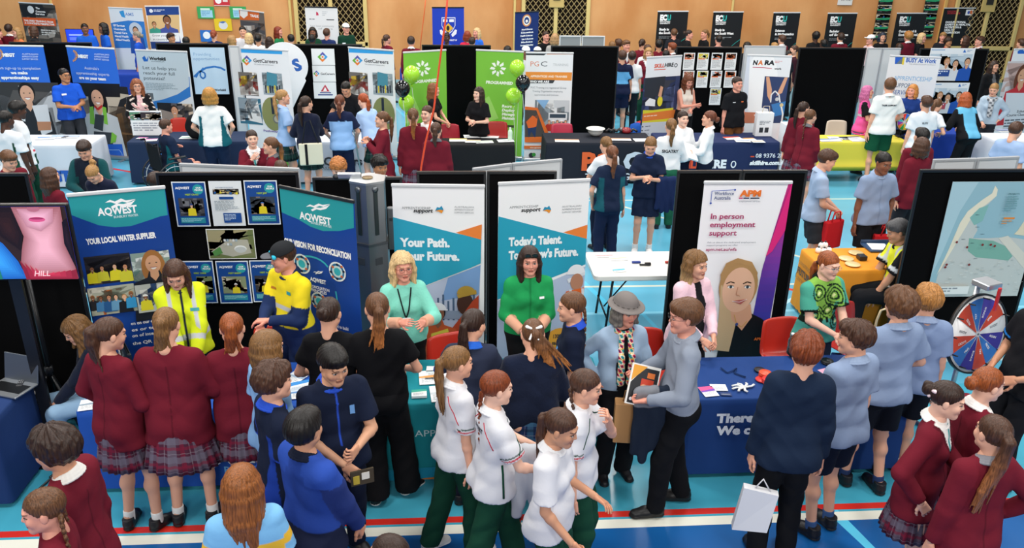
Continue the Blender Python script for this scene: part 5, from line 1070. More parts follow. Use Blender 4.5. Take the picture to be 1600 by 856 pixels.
def nara(s):
    s.E(1188, 130, 26, 50, '#f3f4f6'); s.P([(1165, 84), (1172, 84), (1168, 175), (1160, 175)], '#d5dce8')
    s.T('N', 1176, 1183, 101, 7, '#1f2126', 3, .1); s.T('A', 1184.5, 1192, 101, 7, '#e07a3c', 3, .1); s.T('RA', 1194, 1210, 101, 7, '#1f2126', 3, .1); s.W_([(1176, 105), (1192, 105.5), (1206, 107)], 1, '#c8345a'); s.T('work', 1210, 1221, 108.5, 3, '#2a2d33', 2); s.Ln(1211, 95, 1225, 99, 2, '#e2a0a0', 3)
    s.P([(1195, 119), (1237, 121), (1228, 192), (1204, 192), (1200, 170), (1190, 168)], '#31406a'); s.P([(1197, 120), (1202, 120), (1206, 140), (1204, 160), (1199, 150)], '#d9a282'); s.P([(1226, 121), (1231, 121), (1222, 145), (1213, 150), (1217, 140)], '#d9a282'); s.W_([(1204, 160), (1205, 148), (1211, 142), (1217, 148), (1219, 162)], 2, '#e3e6ea'); s.P([(1205, 163), (1228, 158), (1226, 178), (1210, 182)], '#3a78b8'); s.W_([(1220, 163), (1223, 178), (1221, 192)], 2.4, '#e8e8e6'); s.E(1221, 164, 3, 3, '#d8c490', 10); s.E(1214, 155, 3, 3, '#c9ccd0', 10)
    s.P([(1163, 175), (1200, 176), (1205, 192), (1160, 192)], '#c2765a'); s.T('Injury & Claims', 1178, 1198, 181, 3, '#ffffff', 1)
rollup('white banner with a climbing harness photo behind the man in the black polo', (1168, 85), (1238, 87), 2.05, '#e8eaee', nara)
def busy(s):
    s.P([(1399, 89), (1411, 89), (1400, 100), (1398, 100)], '#2a62c8'); s.P([(1411, 89), (1411, 100), (1400, 100)], '#6a7a86'); s.P([(1411, 88), (1414, 88), (1412, 101), (1409, 101)], '#e8cf3a'); s.T('BUSY At Work', 1415, 1463, 97, 7, '#2a62b8', 2); s.T('THE APPRENTICESHIPS COMPANY', 1420, 1462, 101, 2, '#9aa0a8', 0)
    for i, (t, x1, c) in enumerate((('APPRENTICESHIP', 1456, '#7fb6e0'), ('SUPPORT', 1427, '#4a6480'), ('SERVICES', 1426, '#3a6aa8'))): s.T(t, 1396-i, x1, 125+i*11, 7.2, c, 0)
    s.W_([(1392, 153), (1460, 156)], 1.2, '#3a78c8')
rollup('white banner with blue lettering behind the tall student in the white shirt', (1391, 86), (1471, 89), 2.03, '#e9ebed', busy)
OG = 'photo posters of office meetings'
for i, (tl, tr, bl, lab) in enumerate((((1455, 75), (1525, 74), (1450, 126), 'upper photo poster of three people at a bright meeting table'), ((1451, 129), (1516, 128), (1444, 177), 'lower photo poster with a boy in blue at a meeting table'))):
    def art(s, i=i):
        W, H = s.w, s.h; s.rect(W*.01, H*.18, W*.96, H*.76, '#c9d6e0'); s.photo(W*.01, H*.18, W*.96, H*.76, 20+i, ['#c4d3de', '#a9bccb', '#dfe6ea', '#b4c6d4'], 0); s.rect(W*.02, H*.04, W*.3, H*.03, '#9ab8d8'); s.poly([(W*.73, H*.13), (W*.76, H*.03), (W*.8, H*.13)], '#2a72c8'); s.lines(W*.82, H*.05, W*.14, H*.07, 2, '#8aa4c4', 3)
        for j, (fx, c, hc_) in enumerate(((.42, '#e8e3de', '#9a6a3c'), (.62, '#dfe1e4', '#22201f'), (.88, '#2456b0', '#241c1a'))): s.figure(W*(fx-.08*i), H*(.42+.06*(j % 2)), H*.24, c if not (i and j == 0) else '#cfcfd2', hair=hc_, long=(i == 1 and j == 1))
        s.rect(W*.16, H*.66, W*.36, H*.2, '#2f4f96' if i == 0 else '#b84a5a'); s.lines(W*.18, H*.69, W*.3, H*.13, 2, '#dfe6f4', 2)
    poster(lab, tl, tr, bl, 16.55, '#f1f3f5', art, OG)
# white sheets on the black board
IG = 'white information sheets with an orange heading photo'
k = 0
for r_, y0, y1 in ((0, 82.5, 109), (1, 110.5, 137), (2, 138, 164)):
    for c_ in range(4):
        x0 = 1069-r_*1.2+c_*21.8-c_*.0; 
        if r_ == 2 and c_ not in (0, 2): continue
        def art(s, k=k):
            W, H = s.w, s.h; s.photo(W*.08, H*.05, W*.84, H*.3, 50+k, [['#a8584a', '#d9a086', '#3a2c2a', '#e8c9a8'], ['#d9c63a', '#e8e4d4', '#5c8a3a', '#c9ccc4'], ['#b8c4cc', '#e0703c', '#f2f2f0'], ['#5a3a30', '#e0703c', '#2a2a2e', '#c9a28a']][k % 4], 0); s.rect(W*.08, H*.33, W*.84*.7, H*.06, '#e0703c'); s.lines(W*.1, H*.44, W*.8, H*.46, 9, '#a9adb0', k)
        poster('white sheet with orange heading, %s row, %s on the black board' % (('top', 'middle', 'bottom')[r_], ('leftmost', 'second', 'third', 'rightmost')[c_]), (x0, y0), (x0+17.5, y0), (x0-1.4, y1), 16.55, '#eeefef', art, IG); k += 1
# ================================================================ far-row banners and wall posters
def far(label, pl, prr, z, bg, art, group=None, **k): return rollup(label, pl, prr, z, bg, art, group=group, **k)
def f1(s):
    img(s, 30, 5, 85, 62, 3, ['#4a4642', '#8a837c', '#2c2a2a', '#b3aca4', '#6a625c']); s.P([(30, 7), (66, 7), (74, 26), (36, 26)], '#1c1f26'); s.E(48, 15, 5, 6, '#dfe3e8'); s.T('The', 56, 62, 14, 3, '#ffffff', 2); s.T('Concrete', 56, 71, 19, 3, '#ffffff', 2); s.T('Service', 56, 70, 23, 3, '#ffffff', 2); s.P([(35, 27), (87, 29), (88, 41), (38, 40)], '#e8622c'); s.T('TAILORED TRAINING FROM', 38, 83, 33, 2.8, '#ffffff', 2); s.T('A CONCRETE PERSPECTIVE', 39, 85, 37, 2.8, '#ffffff', 2); s.Ln(64, 46, 88, 56, 3, '#e3e3e3', 2)
far('dark banner with an orange band against the left end of the wall', (29, 3), (82, 6), 2.15, '#2a2a2c', f1)
def f2(s):
    s.P([(172, 36), (200, 32), (228, 34), (236, 75), (180, 75)], '#3a82d0'); s.P([(186, 18), (193, 16), (196, 28), (190, 26)], '#3a9ad8'); s.T('AMS', 196, 209, 24.5, 5, '#7a9ad0', 1); s.E(212, 46, 10, 11, '#c9d3e0'); s.F(212, 48, 12, '#2c56a8')
    for i, t in enumerate(('GP Services', 'Outreach', 'Dental Care', 'Mental Health', 'Allied Health')): s.T(t, 177+i, 195+i*2, 41+i*5.6, 3.2, '#ffffff', 2)
far('white and blue health service banner beside the two men in blue', (169, 11), (222, 13), 2.1, '#e3e9f0', f2)
def f3(s):
    s.P([(226, 10), (281, 10), (283, 74), (235, 74)], '#f4f4f4'); s.P([(227, 11), (279, 11), (280, 23), (229, 24)], '#1f4288'); s.E(236, 17, 3, 3, '#dfe6f2', 10); s.Ln(240, 15, 261, 19, 2, '#dfe6f2', 3); s.P([(230, 24), (280, 23), (281, 52), (233, 52)], '#dcb983'); s.F(261, 32, 15, '#43549c', skin='#8a5a3c', hair='#1b1513'); s.F(241, 38, 8, '#3a9a86', skin='#c08a62'); s.P([(234, 52), (280, 51), (281, 65), (236, 65)], '#eef0f2'); s.T('Grow your career', 238, 276, 57, 3.6, '#4a5568', 0); s.T('in country', 239, 262, 63, 3.6, '#4a5568', 0); s.P([(235, 65), (282, 65), (283, 76), (237, 76)], '#1f4288')
far('framed health poster banner with a smiling nurse', (226, 9), (280, 9), 2.1, '#f0f1f2', f3)
def f4_(s):
    s.P([(373, 15), (405, 17), (405, 32), (374, 31)], '#d9672c'); s.P([(375, 14), (387, 15), (387, 24), (381, 29), (375, 24)], '#f2f0ee'); s.T('TRADE', 391, 404, 26, 4, '#ffffff', 2); img(s, 376, 32, 412, 72, 5, ['#4a4c52', '#2c3036', '#8f8680', '#d5d0ca', '#6a5a50'])
far('dark banner with an orange top behind the group of far visitors', (373, 14), (412, 19), 2.05, '#6a625c', f4_)
def f5(s): s.P([(494, 18), (497, 20), (498, 24), (494, 24)], '#c8345a'); s.Ln(503, 18, 512, 26, 3, '#b9bdc2', 2, .35); s.Ln(483, 29, 500, 32, 1, '#8a8f95', 3); s.Rc(510, 30, 522, 31.5, '#4a4d52'); s.T('Your local community', 484, 522, 41.5, 3, '#a9adb2', 0); s.T('of care', 497, 520, 46, 3, '#a9adb2', 0)
far('plain white banner in front of the left lattice opening', (476, 10), (527, 11), 2.1, '#e9eaec', f5, top='#22242a')
def f6(s):
    cx = 700; s.P([(690, 27), (711.5, 27), (711.5, 40), (707, 49), (700.5, 54), (694, 49), (690, 40)], '#dfe4ee'); s.P([(691, 28.5), (710.5, 28.5), (710.5, 40), (706, 48), (700.5, 52), (695, 48), (691, 40)], '#1d3fb4')
    for x in (695.5, 705.5): s.Rc(x-3.6, 30, x+3.6, 34.5, '#f2f3f5')
    s.P([(700.5, 36), (708, 44), (700.5, 52), (693, 44)], '#e8b83a'); s.E(700, 44, 2.5, 4, '#22242a', 10); s.P([(687, 47), (690, 46), (696, 54), (694, 58), (688, 53)], '#f2f3f5'); s.P([(714, 47), (711, 46), (705, 54), (707, 58), (713, 53)], '#f2f3f5'); s.T('UNIVERSITY OF', 699, 714, 64, 2.4, '#ffffff', 2)
far('royal blue banner with a shield crest', (675, 11), (725, 11), 2.15, '#1e40b8', f6, top='#16181c')
def f7(s):
    s.E(823, 32, 7, 9.5, '#e09a5c'); s.E(823, 32, 5.2, 7.4, '#f2f2ee'); s.E(823, 32, 4, 5.6, '#24407c', 8); s.E(823, 33, 2, 2.6, '#f2f2ee', 8)
    for i, t in enumerate(('Arts & Sciences', 'Education', 'Health Sciences', 'Law & Business', 'Medicine', 'Nursing & Midwifery')): s.T(t, 815-(i % 3), 832+(i % 2), 47.5+i*5, 2.6, '#ffffff', 2)
far('navy banner with an oval crest left of the middle lattice opening', (805, 19), (842, 17), 2.05, '#1d3470', f7, top='#16181c')
EG = 'black university banners with white lettering'
for lab, x0, x1, y, l1, l2 in (('black university banner left of the pair about study in the region', 1028, 1076, 17, 'Study in', 'the South West'), ('black university banner right of the pair about study in the region', 1115, 1162, 18, 'Study in', 'the South West'), ('black university banner about science and mathematics', 1209, 1251, 19, 'Science', '& Mathematics'), ('black university banner about a bachelor of science', 1294, 1340, 20, 'Bachelor', 'of Science'), ('black university banner in front of the hanging picture strips', 1402, 1449, 20, 'Occupational &', 'Environmental')):
    def art(s, x0=x0, y=y, l1=l1, l2=l2):
        s.T('EC', x0+3, x0+14, y+14.5, 8.5, '#ffffff', 4); s.T('U', x0+14.3, x0+20, y+14.5, 8.5, '#35b8b0', 3); s.T('EDITH COWAN', x0+3, x0+19, y+17.8, 2.2, '#ffffff', 2); s.T('UNIVERSITY', x0+3, x0+19, y+20.6, 2.2, '#ffffff', 2); s.T(l1, x0+2, x0+(17 if len(l1) < 10 else 30), y+30.5, 3.6, '#ffffff', 3); s.T(l2, x0+1.5, x0+31, y+36, 3.6, '#ffffff', 3); s.Ln(x0+1.5, y+40, x0+34, y+44, 2, '#8f9498', 3); s.W_([(x0+28, y+54), (x0+35, y+48), (x0+44, y+42)], .8, '#2a9a94')
    far(lab, (x0, y), (x1, y), 2.1, '#1c1f22', art, group=EG)
def f8(s):
    s.T('SCHOOL OF HEALTH', 1480, 1496, 19, 2.6, '#c8333a', 1); s.T('SCIENCES', 1480, 1500, 22, 2.6, '#c8333a', 1); s.Rc(1510, 15, 1521, 24, '#f2f2f2'); s.E(1513.5, 19.5, 2, 2.6, '#3a5ab0', 10); s.Rc(1516, 16.5, 1520, 22, '#e0703c')
    for i, (t, x1) in enumerate((('OCCUPATIONAL', 1509), ('SAFETY & HEALTH,', 1516), ('NUTRITION &', 1502), ('HEALTH', 1491), ('PROMOTION', 1499))): s.T(t, 1477-i*.7, x1, 36+i*4.1, 3, '#ffffff', 3)
far('black banner about safety and nutrition in front of the right lattice opening', (1476, 12), (1525, 12), 2.15, '#1a1b1e', f8)
HS = 'dark picture strips hung on the wall'
for lab, x0, x1, yt, yb in (('dark picture strip hung on the wall, left one', 1375, 1397, -8, 62), ('dark picture strip hung on the wall, right one', 1448, 1470, -8, 60)):
    def art(s, x0=x0):
        H = s.h; 
        for j in range(5): s.photo(0, H*(.2*j+.02), s.w, H*.10, 60+j, ['#c9b89a', '#3a3a3c', '#d8d4cc', '#8a7a4c', '#a9b4b8'], 1); s.poly([(0, H*(.2*j+.12)), (s.w, H*(.2*j+.10)), (s.w, H*(.2*j+.14)), (s.w*.7, H*(.2*j+.155)), (0, H*(.2*j+.145))], '#2fa06c'); s.lines(.04, H*(.2*j+.165), s.w*.5, H*.02, 1, '#77797c', j)
    poster(lab, (x0, yt), (x1, yt), (x0-8, yb), WY-.06, '#1b1c1c', art, HS)
WP = 'coloured notices pinned on the wall'
for lab, x0, y0, x1, y1, c in (('green notice, left of the cluster pinned on the wall', 307, 10, 334, 29, '#3fa25c'), ('red notice at the top of the cluster pinned on the wall', 332, -12, 357, 9, '#c8323c'), ('green notice, right of the cluster pinned on the wall', 358, 10, 384, 29, '#3fa25c'), ('yellow notice with a round picture pinned on the wall', 334, 29, 361, 48, '#e6c52e'), ('blue notice with a white disc pinned on the wall', 312, 47, 330, 65, '#2c74c8')):
    def art(s, c=c, y0=y0):
        W, H = s.w, s.h
        if c == '#3fa25c': s.rect(W*.2, H*.3, W*.68, H*.6, '#9fd0e8'); s.rect(W*.2, H*.15, W*.55, H*.12, '#e8f2e8'); s.lines(W*.25, H*.4, W*.5, H*.4, 3, '#6fa8cc', 2)
        elif c == '#c8323c': s.ell(W*.3, H*.6, W*.2, H*.25, '#f3f3f3'); s.rect(W*.58, H*.3, W*.3, H*.4, '#e3d8d8'); s.rect(0, H*.96, W, H*.04, '#f0d0d0')
        elif c == '#e6c52e': s.ell(W*.5, H*.55, W*.26, H*.33, '#d5dae0'); s.poly([(W*.25, H*.3), (W*.5, H*.2), (W*.7, H*.25), (W*.5, H*.4)], '#5c7ab0')
        else: s.ell(W*.55, H*.45, W*.32, H*.32, '#eef4fa')
    poster(lab, (x0, y0), (x1, y0), (x0+2, y1), WY-.03, c, art, WP, name='notice', cat='notice')
def wsg(s): s.T('EXIT ONLY', 1314, 1331, 1, 2.5, '#3a3a3c', 1)
poster('white paper sign high on the wall above the black banners', (1311, -10), (1334, -10), (1310, 8), WY-.03, '#e3e3e1', wsg, name='paper_sign', cat='sign')
# screens in the far row
def screen(label, name, cat, x, y, z, w_, h_, rz_, art=None, stand=True, base=0.0, tilt=0):
    root = thing(name, label, cat, (x, y, base), rz_); b = MB(); b.box(0, 0, z-base, w_, .045, h_, '#0c0c0e', bev=.008); b.build('casing', 'plastic', root)
    s = Print(w_-.03, h_-.03, '#2a48e0', .001); 
    if art: art(s)
    o = s.build('screen', root, (-(w_-.03)/2, -.026, z-base+(h_-.03)/2), mat_='screen')
    if stand: b = MB(); b.box(0, .02, (z-h_/2-base)/2, .09, .03, z-h_/2-base+.05, '#141416'); b.box(0, 0, .008, .4, .24, .016, '#141416'); b.build('stand', 'plastic', root)
    return root
def scr(s): s.rect(s.w*.1, s.h*.3, s.w*.5, s.h*.1, '#8fa4f8'); s.rect(s.w*.1, s.h*.5, s.w*.6, s.h*.2, '#5a74f0')
q = atY(126, 58, 23.2); screen('blue lit monitor behind the two men in blue polos', 'monitor', 'screen', float(q[0]), 23.2, float(q[2]), .72, .42, 0, scr)
# ================================================================ tables and what stands on them
VT = dict(mt='table_cloth')
def nar(s):
    W = s.w; s.text('AQWEST', .52, .47, .27, '#e8edf2', 4, sx=1.25); s.text('BUNBURY WATER', 1.05, .58, .09, '#6aa5d8', 1)
cloth_table('long royal blue covered table behind the schoolgirls in maroon blazers', (-2.88, 5.57, 0), (-.92, 5.57, 0), .72, '#2050a8', nar)
def sut(s):
    W, H = s.w, s.h; s.poly([(0, H*.86), (W*.45, H*.80), (W*.75, H*.72), (W, H*.62), (W, H), (0, H)], '#1a86a8'); s.poly([(W*.15, H*.995), (W*.6, H*.86), (W, H*.76), (W, H*.995)], '#c8742c'); s.text('APPRENTICESHIP', .30, .285, .085, '#bcd8dc', 0, sx=1.15); s.text('support', .66, .375, .12, '#e3f0f0', 2, shear=.2)
cloth_table('teal covered table with orange hem in front of the women in aqua and green', (-.62, 5.57, 0), (1.2, 5.57, 0), .72, '#17808c', sut)
def apt(s): s.text('There are people', .22, .20, .112, '#e6ecf4', 3, sx=1.1); s.text('We can help', .235, .315, .112, '#e6ecf4', 3, sx=1.1)
cloth_table('navy covered table in front of the woman in the pink cardigan', (1.87, 5.53, 0), (3.70, 5.53, 0), .70, '#1d3f7c', apt)
cloth_table('navy covered table at the left edge holding the laptop', (-5.1, 5.42, 0), (-3.42, 5.42, 0), .66, '#1c3566', None)
root = cloth_table('orange covered table with samples in the gap beside the tall portrait banner', (4.08, 8.12, 0), (5.75, 8.12, 0), .68, '#e0922e', lambda s: None)
s = Print(.8, .5, '#000000'); s.mb = MB(); s.text('CONSTRUCTION', .04, .12, .06, '#8a5a1c', 0); s.text('FUTURES', .04, .24, .11, '#5c3c14', 3); s.text('CENTRE', .04, .32, .06, '#8a5a1c', 0)
o = s.mb.build('side_print', 'print_', root, (-.026, .66, .70)); o.rotation_euler = (0, 0, R(-90))
def mlogo(s): s.text('MEGT', 1.35, .60, .24, '#2a5ab0', 4)
cloth_table('white covered table in front of the man in the blue polo', (-8.3, 13.75, 0), (-5.95, 13.75, 0), .75, '#ccd2dc', mlogo)
def wlogo(s):
    x, y = .62, .36; s.ell(x, y, .22, .20, '#2a7ad0', 24); s.ell(x-.02, y-.09, .17, .17, '#1f3050', 24); s.poly([(x-.22, y-.02), (x-.1, y-.22), (x-.06, y-.16), (x-.16, y+.05)], '#2a7ad0'); s.poly([(x+.12, y-.24), (x+.2, y-.2), (x+.24, y-.02), (x+.18, y-.05)], '#2a7ad0')
cloth_table('dark navy covered table with a swooping blue emblem', (-5.42, 13.95, 0), (-3.46, 14.0, 0), .75, '#1f2f4c', wlogo)
def gcl(s):
    for a, c in ((0, '#3aa0e0'), (90, '#ef7f2f'), (180, '#6cb33f'), (270, '#5b5bb0')):
        ca, sa = math.cos(R(a)), math.sin(R(a)); s.poly([(.2+(u*ca-v*sa)*.018, .35+(u*sa+v*ca)*.018) for u, v in ((8, 0), (4, -4), (2, -2), (4, 0), (2, 2), (4, 4))], c)
    s.text('GetCareers', .40, .40, .20, '#34393f', 2); s.text('YOUR CAREER EVENT', .42, .48, .07, '#6c7278', 1)
cloth_table('pale grey covered table crowded by students in light blue', (-2.9, 13.95, 0), (-1.1, 13.95, 0), .75, '#c4cbd6', gcl)
cloth_table('black covered table between the two lime green banners', (-.55, 13.74, 0), (1.07, 13.74, 0), .5, '#17181b', None)
def pgt(s): s.text('PG', .62, .47, .42, '#e0602c', 3, sx=1.1); s.text('C', 1.36, .47, .42, '#c9d2dc', 3, sx=1.1); s.text('TRAINING', .70, .66, .17, '#dfe5ec', 1)
cloth_table('black covered table with orange lettering and an upturned white helmet', (1.62, 13.87, 0), (3.52, 13.87, 0), .75, '#1d212b', pgt)
def skt(s): s.text('SKILL', .28, .45, .20, '#e0532c', 3); s.rect(.28, .50, .3, .012, '#b8324a'); s.text('HIRE', .78, .45, .20, '#eef1f5', 3); s.ell(1.33, .39, .05, .065, '#eef1f5'); s.ell(1.33, .385, .03, .045, '#22305a'); s.rect(1.62, .24, .07, .022, '#e0532c'); s.text('08 9376 2800', 1.71, .27, .105, '#e8edf5', 1, sx=1.05); s.text('skillhire.com.au', 1.62, .40, .105, '#ffffff', 3, shear=.15)
cloth_table('navy covered table with a phone number on its front', (3.62, 13.87, 0), (5.76, 13.89, 0), .75, '#222f56', skt)
cloth_table('bright yellow covered table with a small prize wheel', (6.45, 13.88, 0), (8.12, 13.88, 0), .56, '#d6ca48', None, zb=.3)
cloth_table('royal blue covered table where two students bend over', (8.35, 14.5, 0), (9.6, 14.5, 0), .7, '#1f3f9c', None)
cloth_table('white covered table at the right edge of the middle row', (9.8, 13.95, 0), (11.4, 13.95, 0), .65, '#dfe4ec', None)
for i, (x, y, w_, c, lab) in enumerate(((-8.4, 20.6, 1.7, '#1f3f9c', 'blue covered table by the two men in blue polos in the far row'), (-1.3, 21.6, 1.8, '#2348b0', 'blue covered table below the crest banner in the far row'), (5.6, 21.3, 3.0, '#e4e4e0', 'white covered table below the black university banners'))):
    cloth_table(lab, (x, y, 0), (x+w_, y, 0), .7, c, None)
# white folding table in the gap
root = thing('folding_table', 'white plastic folding table in the gap behind the hat', 'table', (0, 0, 0)); x0, x1, y0, y1 = 1.50, 2.95, 8.02, 8.74
b = MB(); n = 6; pts = []
for cx, cy, a0 in ((x1-.06, y0+.06, -90), (x1-.06, y1-.06, 0), (x0+.06, y1-.06, 90), (x0+.06, y0+.06, 180)): pts += [(cx+.06*math.cos(R(a0+18*j)), cy+.06*math.sin(R(a0+18*j))) for j in range(6)]
root.location = ((x0+x1)/2, (y0+y1)/2, 0); ox, oy = (x0+x1)/2, (y0+y1)/2; pts = [(a-ox, b_-oy) for a, b_ in pts]
b.plate(pts, .695, .74, '#eceae3'); b.plate([(a*.97, b_*.95) for a, b_ in pts], .68, .695, '#d5d3cb'); b.build('table_top', 'plastic', root)
for e in (-1, 1):
    for f_ in (-1, 1): b = MB(); b.tube([(e*.50, f_*.27, .69), (e*.56, f_*.29, 0.0)], .014, '#2b2d30'); b.build('leg', 'metal', root)
    b = MB(); b.tube([(e*.55, -.29, .22), (e*.55, .29, .22)], .011, '#2b2d30'); b.tube([(e*.53, 0, .22), (e*.18, 0, .68)], .009, '#2b2d30'); b.build('brace', 'metal', root)
# ---- printed matter and small things on tables
def bro(c1, c2=None, seed=1, people=0):
    def a(s):
        W, H = s.w, s.h; s.rect(0, 0, W, H*.42, c1); s.lines(W*.1, H*.5, W*.8, H*.4, 6, '#a8acb0', seed)
        if c2: s.poly([(0, H*.42), (W, H*.3), (W, H*.5), (0, H*.55)], c2)
    return a
def pile(lab, px, py, z, rz_, c1, c2=None, w_=.15, d=.21, group=None, bg='#eceeef', pages=.004): return sheet_on(lab, px, py, z+.001, w_, d, rz_, bg, bro(c1, c2, int(px)), group=group, pages=pages)
T0 = .742
pile('white folded leaflet on the left end of the royal blue table', 144, 632, T0, 12, '#dfe4ea', '#8a9aa8', .18, .16); pile('white leaflet behind the folded one on the royal blue table', 160, 622, T0, -15, '#e8e8e8', None, .13, .18)
pile('blue photo leaflet on the royal blue table by the long-haired student', 466, 604, T0, 20, '#3a8ad0', '#e8f0f8', .2, .15); pile('white leaflet near the edge of the royal blue table', 462, 590, T0, -30, '#e8ecf0', '#9ab0c4', .15, .21)
pile('white leaflet with a blue band on the royal blue table', 470, 614, T0, 5, '#c9d8e8', '#5a8ac0', .15, .18)
pile('white and orange brochure on the teal table behind the dark ponytail', 672, 590, T0, 4, '#eef0f0', '#e0a060', .18, .22); pile('wide white brochure with small orange print on the teal table', 686, 583, T0, -3, '#f0f1f1', '#d8e4e8', .22, .22)
pile('small green booklet pile on the teal table', 655, 617, T0, 3, '#3aa08c', '#dfe8e0', .12, .1, pages=.02); pile('plain white brochure on the teal table beside the fair-haired student', 690, 615, T0, 6, '#eceeee', '#c9d0d4', .18, .24)
pile('leaflet with a purple corner at the left end of the navy table', 1107, 612, T0, 8, '#d8588c', '#7a4ab0', .12, .15); pile('small white leaflet at the left end of the navy table', 1123, 606, T0, -4, '#eceeee', None, .13, .1); pile('dark business card on the navy table', 1134, 616, T0, -8, '#2a3f70', None, .09, .05, bg='#2a3f70')
pile('white brochure with a pink photo at the right end of the navy table', 1302, 585, T0, 20, '#d8a0b8', '#8a70c0', .15, .21); pile('black edged card at the right end of the navy table', 1310, 600, T0, 40, '#20242c', '#e8e8e8', .12, .1)
def ring(n, r_, wob=0): return [(r_*math.cos(t)*(1+wob*math.sin(3*t)), r_*math.sin(t), 0) for t in np.linspace(0, 2*math.pi, n)]
p = at(1140, 580, T0); m = MB(); m.tube([(p[0]-.06, p[1]+.05, T0+.008), (p[0]-.03, p[1]-.03, T0+.006), (p[0]+.03, p[1]+.0, T0+.01), (p[0]+.07, p[1]+.04, T0+.006), (p[0]+.03, p[1]-.04, T0+.006), (p[0]+.10, p[1]-.11, T0+.006)], .009, '#17305c', n=6, sq=.4); tag(m.build('lanyard', 'cloth'), 'navy lanyard curled on the navy table', 'lanyard')
m = MB(); p = at(1163, 607, T0)
for j in range(7): a = R(20+j*40); m.tube([(p[0], p[1], T0+.012), (p[0]+.07*math.cos(a), p[1]+.05*math.sin(a), T0+.012+.006*(j % 2)), (p[0]+.11*math.cos(a+.2), p[1]+.07*math.sin(a+.3), T0+.012)], .011, '#e9ebe9', n=6, sq=.6)
tag(m.build('cord_tangle', 'cloth'), 'tangle of white cords on the navy table', 'cord')
for lab, px, py, r_, c, nn in (('black round coaster on the navy table', 1187, 579, .045, '#15171b', 1), ('orange silicone wristband stack on the navy table', 1195, 588, .05, '#e0502c', 3), ('red silicone wristband stack on the navy table', 1200, 598, .05, '#d8322c', 3), ('lone red wristband nearest the navy jacket', 1190, 594, .05, '#d8322c', 1), ('black round badge in front of the ginger person', 1292, 567, .05, '#15171b', 2)):
    p = at(px, py, T0); m = MB()
    for j in range(nn): m.lathe([(r_*.25, .002), (r_, .002), (r_+.004, .008), (r_, .014), (r_*.25, .014)], c, n=20, cx=p[0], cy=p[1], cz=T0+j*.014)
    tag(m.build('wristband_stack' if nn > 1 else 'coaster', 'plastic'), lab, 'wristband' if 'wrist' in lab else 'badge')
def bottle(lab, x, y, z, h_=.2, r_=.032, col='#dfe8ee', cap='#f2f2f2', mt='clear', name='water_bottle', group=None):
    root = thing(name, lab, 'bottle', (x, y, z), 0, group); m = MB(); m.lathe([(r_*.9, 0.001), (r_, .01), (r_, h_*.3), (r_*.94, h_*.34), (r_, h_*.4), (r_, h_*.66), (r_*.75, h_*.8), (r_*.38, h_*.88), (r_*.38, h_*.93)], col, n=16); m.build('bottle_body', mt, root)
    m = MB(); m.lathe([(r_*.45, h_*.92), (r_*.45, h_), (r_*.3, h_*1.005)], cap, n=12); m.build('cap', 'plastic', root); return root
p = at(1234, 552, T0); bottle('clear water bottle on the navy table before the red chair', p[0], p[1], T0, .2); p = at(797, 219, T0); bottle('pale green pump bottle on the black table between the lime banners', p[0], p[1], T0, .22, .04, '#cfe6cf', '#eef2ee', 'plastic', 'pump_bottle')
m = MB(); p = at(1235, 565, .742); m.lathe([(.09, 0), (.11, .02), (.10, .06), (.06, .085), (.01, .09)], '#1b1c20', n=14, cx=p[0]+.12, cy=p[1]+.1, cz=.742); tag(m.build('cloth_bag', 'cloth'), 'crumpled black bag on the navy table by the water bottle', 'bag')
# white folding table clutter
pile('pale blue leaflet on the white folding table', 966, 404, T0, 5, '#c9e0ec', '#e8c9a0', .2, .12); pile('aqua leaflet near the left of the white folding table', 968, 423, T0, 10, '#4ab4d0', None, .14, .08); pile('white leaflet with red print on the white folding table', 944, 400, T0, 0, '#f0e8e8', '#d86a6a', .2, .1)
for lab, px, py, c, l_ in (('black marker pen on the white folding table', 1008, 415, '#17181b', .13), ('dark blue pouch on the white folding table', 994, 411, '#1f3a8c', .10), ('black clip on the white folding table', 1012, 413, '#1b1c20', .07), ('small red and black card on the white folding table', 1043, 411, '#b8322c', .06)):
    p = at(px, py, T0); m = MB(); m.box(p[0], p[1], T0+.012, l_, .03 if 'pen' not in lab else .014, .02, c, bev=.005); tag(m.build('marker_pen' if 'pen' in lab else 'pouch' if 'pouch' in lab else 'clip' if 'clip' in lab else 'card', 'plastic'), lab, 'pen' if 'pen' in lab else 'pouch' if 'pouch' in lab else 'clip' if 'clip' in lab else 'card')
# orange table samples: white cameras, cork rounds, dark block, open kit
root = None; p = at(1287, 395, T0); m = MB()
for dx, dy, dz in ((0, 0, 0), (.07, .03, 0), (-.06, .02, .0), (.03, .06, .05), (-.02, .05, .05)): m.lathe([(.028, 0), (.034, .02), (.03, .045), (.012, .06)], '#efefec', n=12, cx=p[0]+dx, cy=p[1]+dy, cz=T0+dz); m.lathe([(.012, .05), (.012, .064)], '#1c1c1f', n=10, cx=p[0]+dx, cy=p[1]+dy-.0, cz=T0+dz+.01)
tag(m.build('gadget_heap', 'plastic'), 'heap of small black and white gadgets on the orange table', 'gadget')
for lab, px, py in (('round sample plate near the back of the orange table', 1337, 396), ('round sample plate near the front of the orange table', 1332, 414), ('round sample plate left of the dark block on the orange table', 1322, 405)): p = at(px, py, T0); m = MB(); m.lathe([(.001, .004), (.07, .002), (.085, .012), (.08, .016), (.001, .010)], '#d8c08a', n=20, cx=p[0], cy=p[1], cz=T0); tag(m.build('sample_plate', 'plastic'), lab, 'plate')
p = at(1346, 405, T0); m = MB(); m.box(p[0], p[1], T0+.026, .09, .10, .05, '#1d1e21', bev=.006); tag(m.build('dark_block', 'plastic'), 'small dark block on the orange table', 'box')
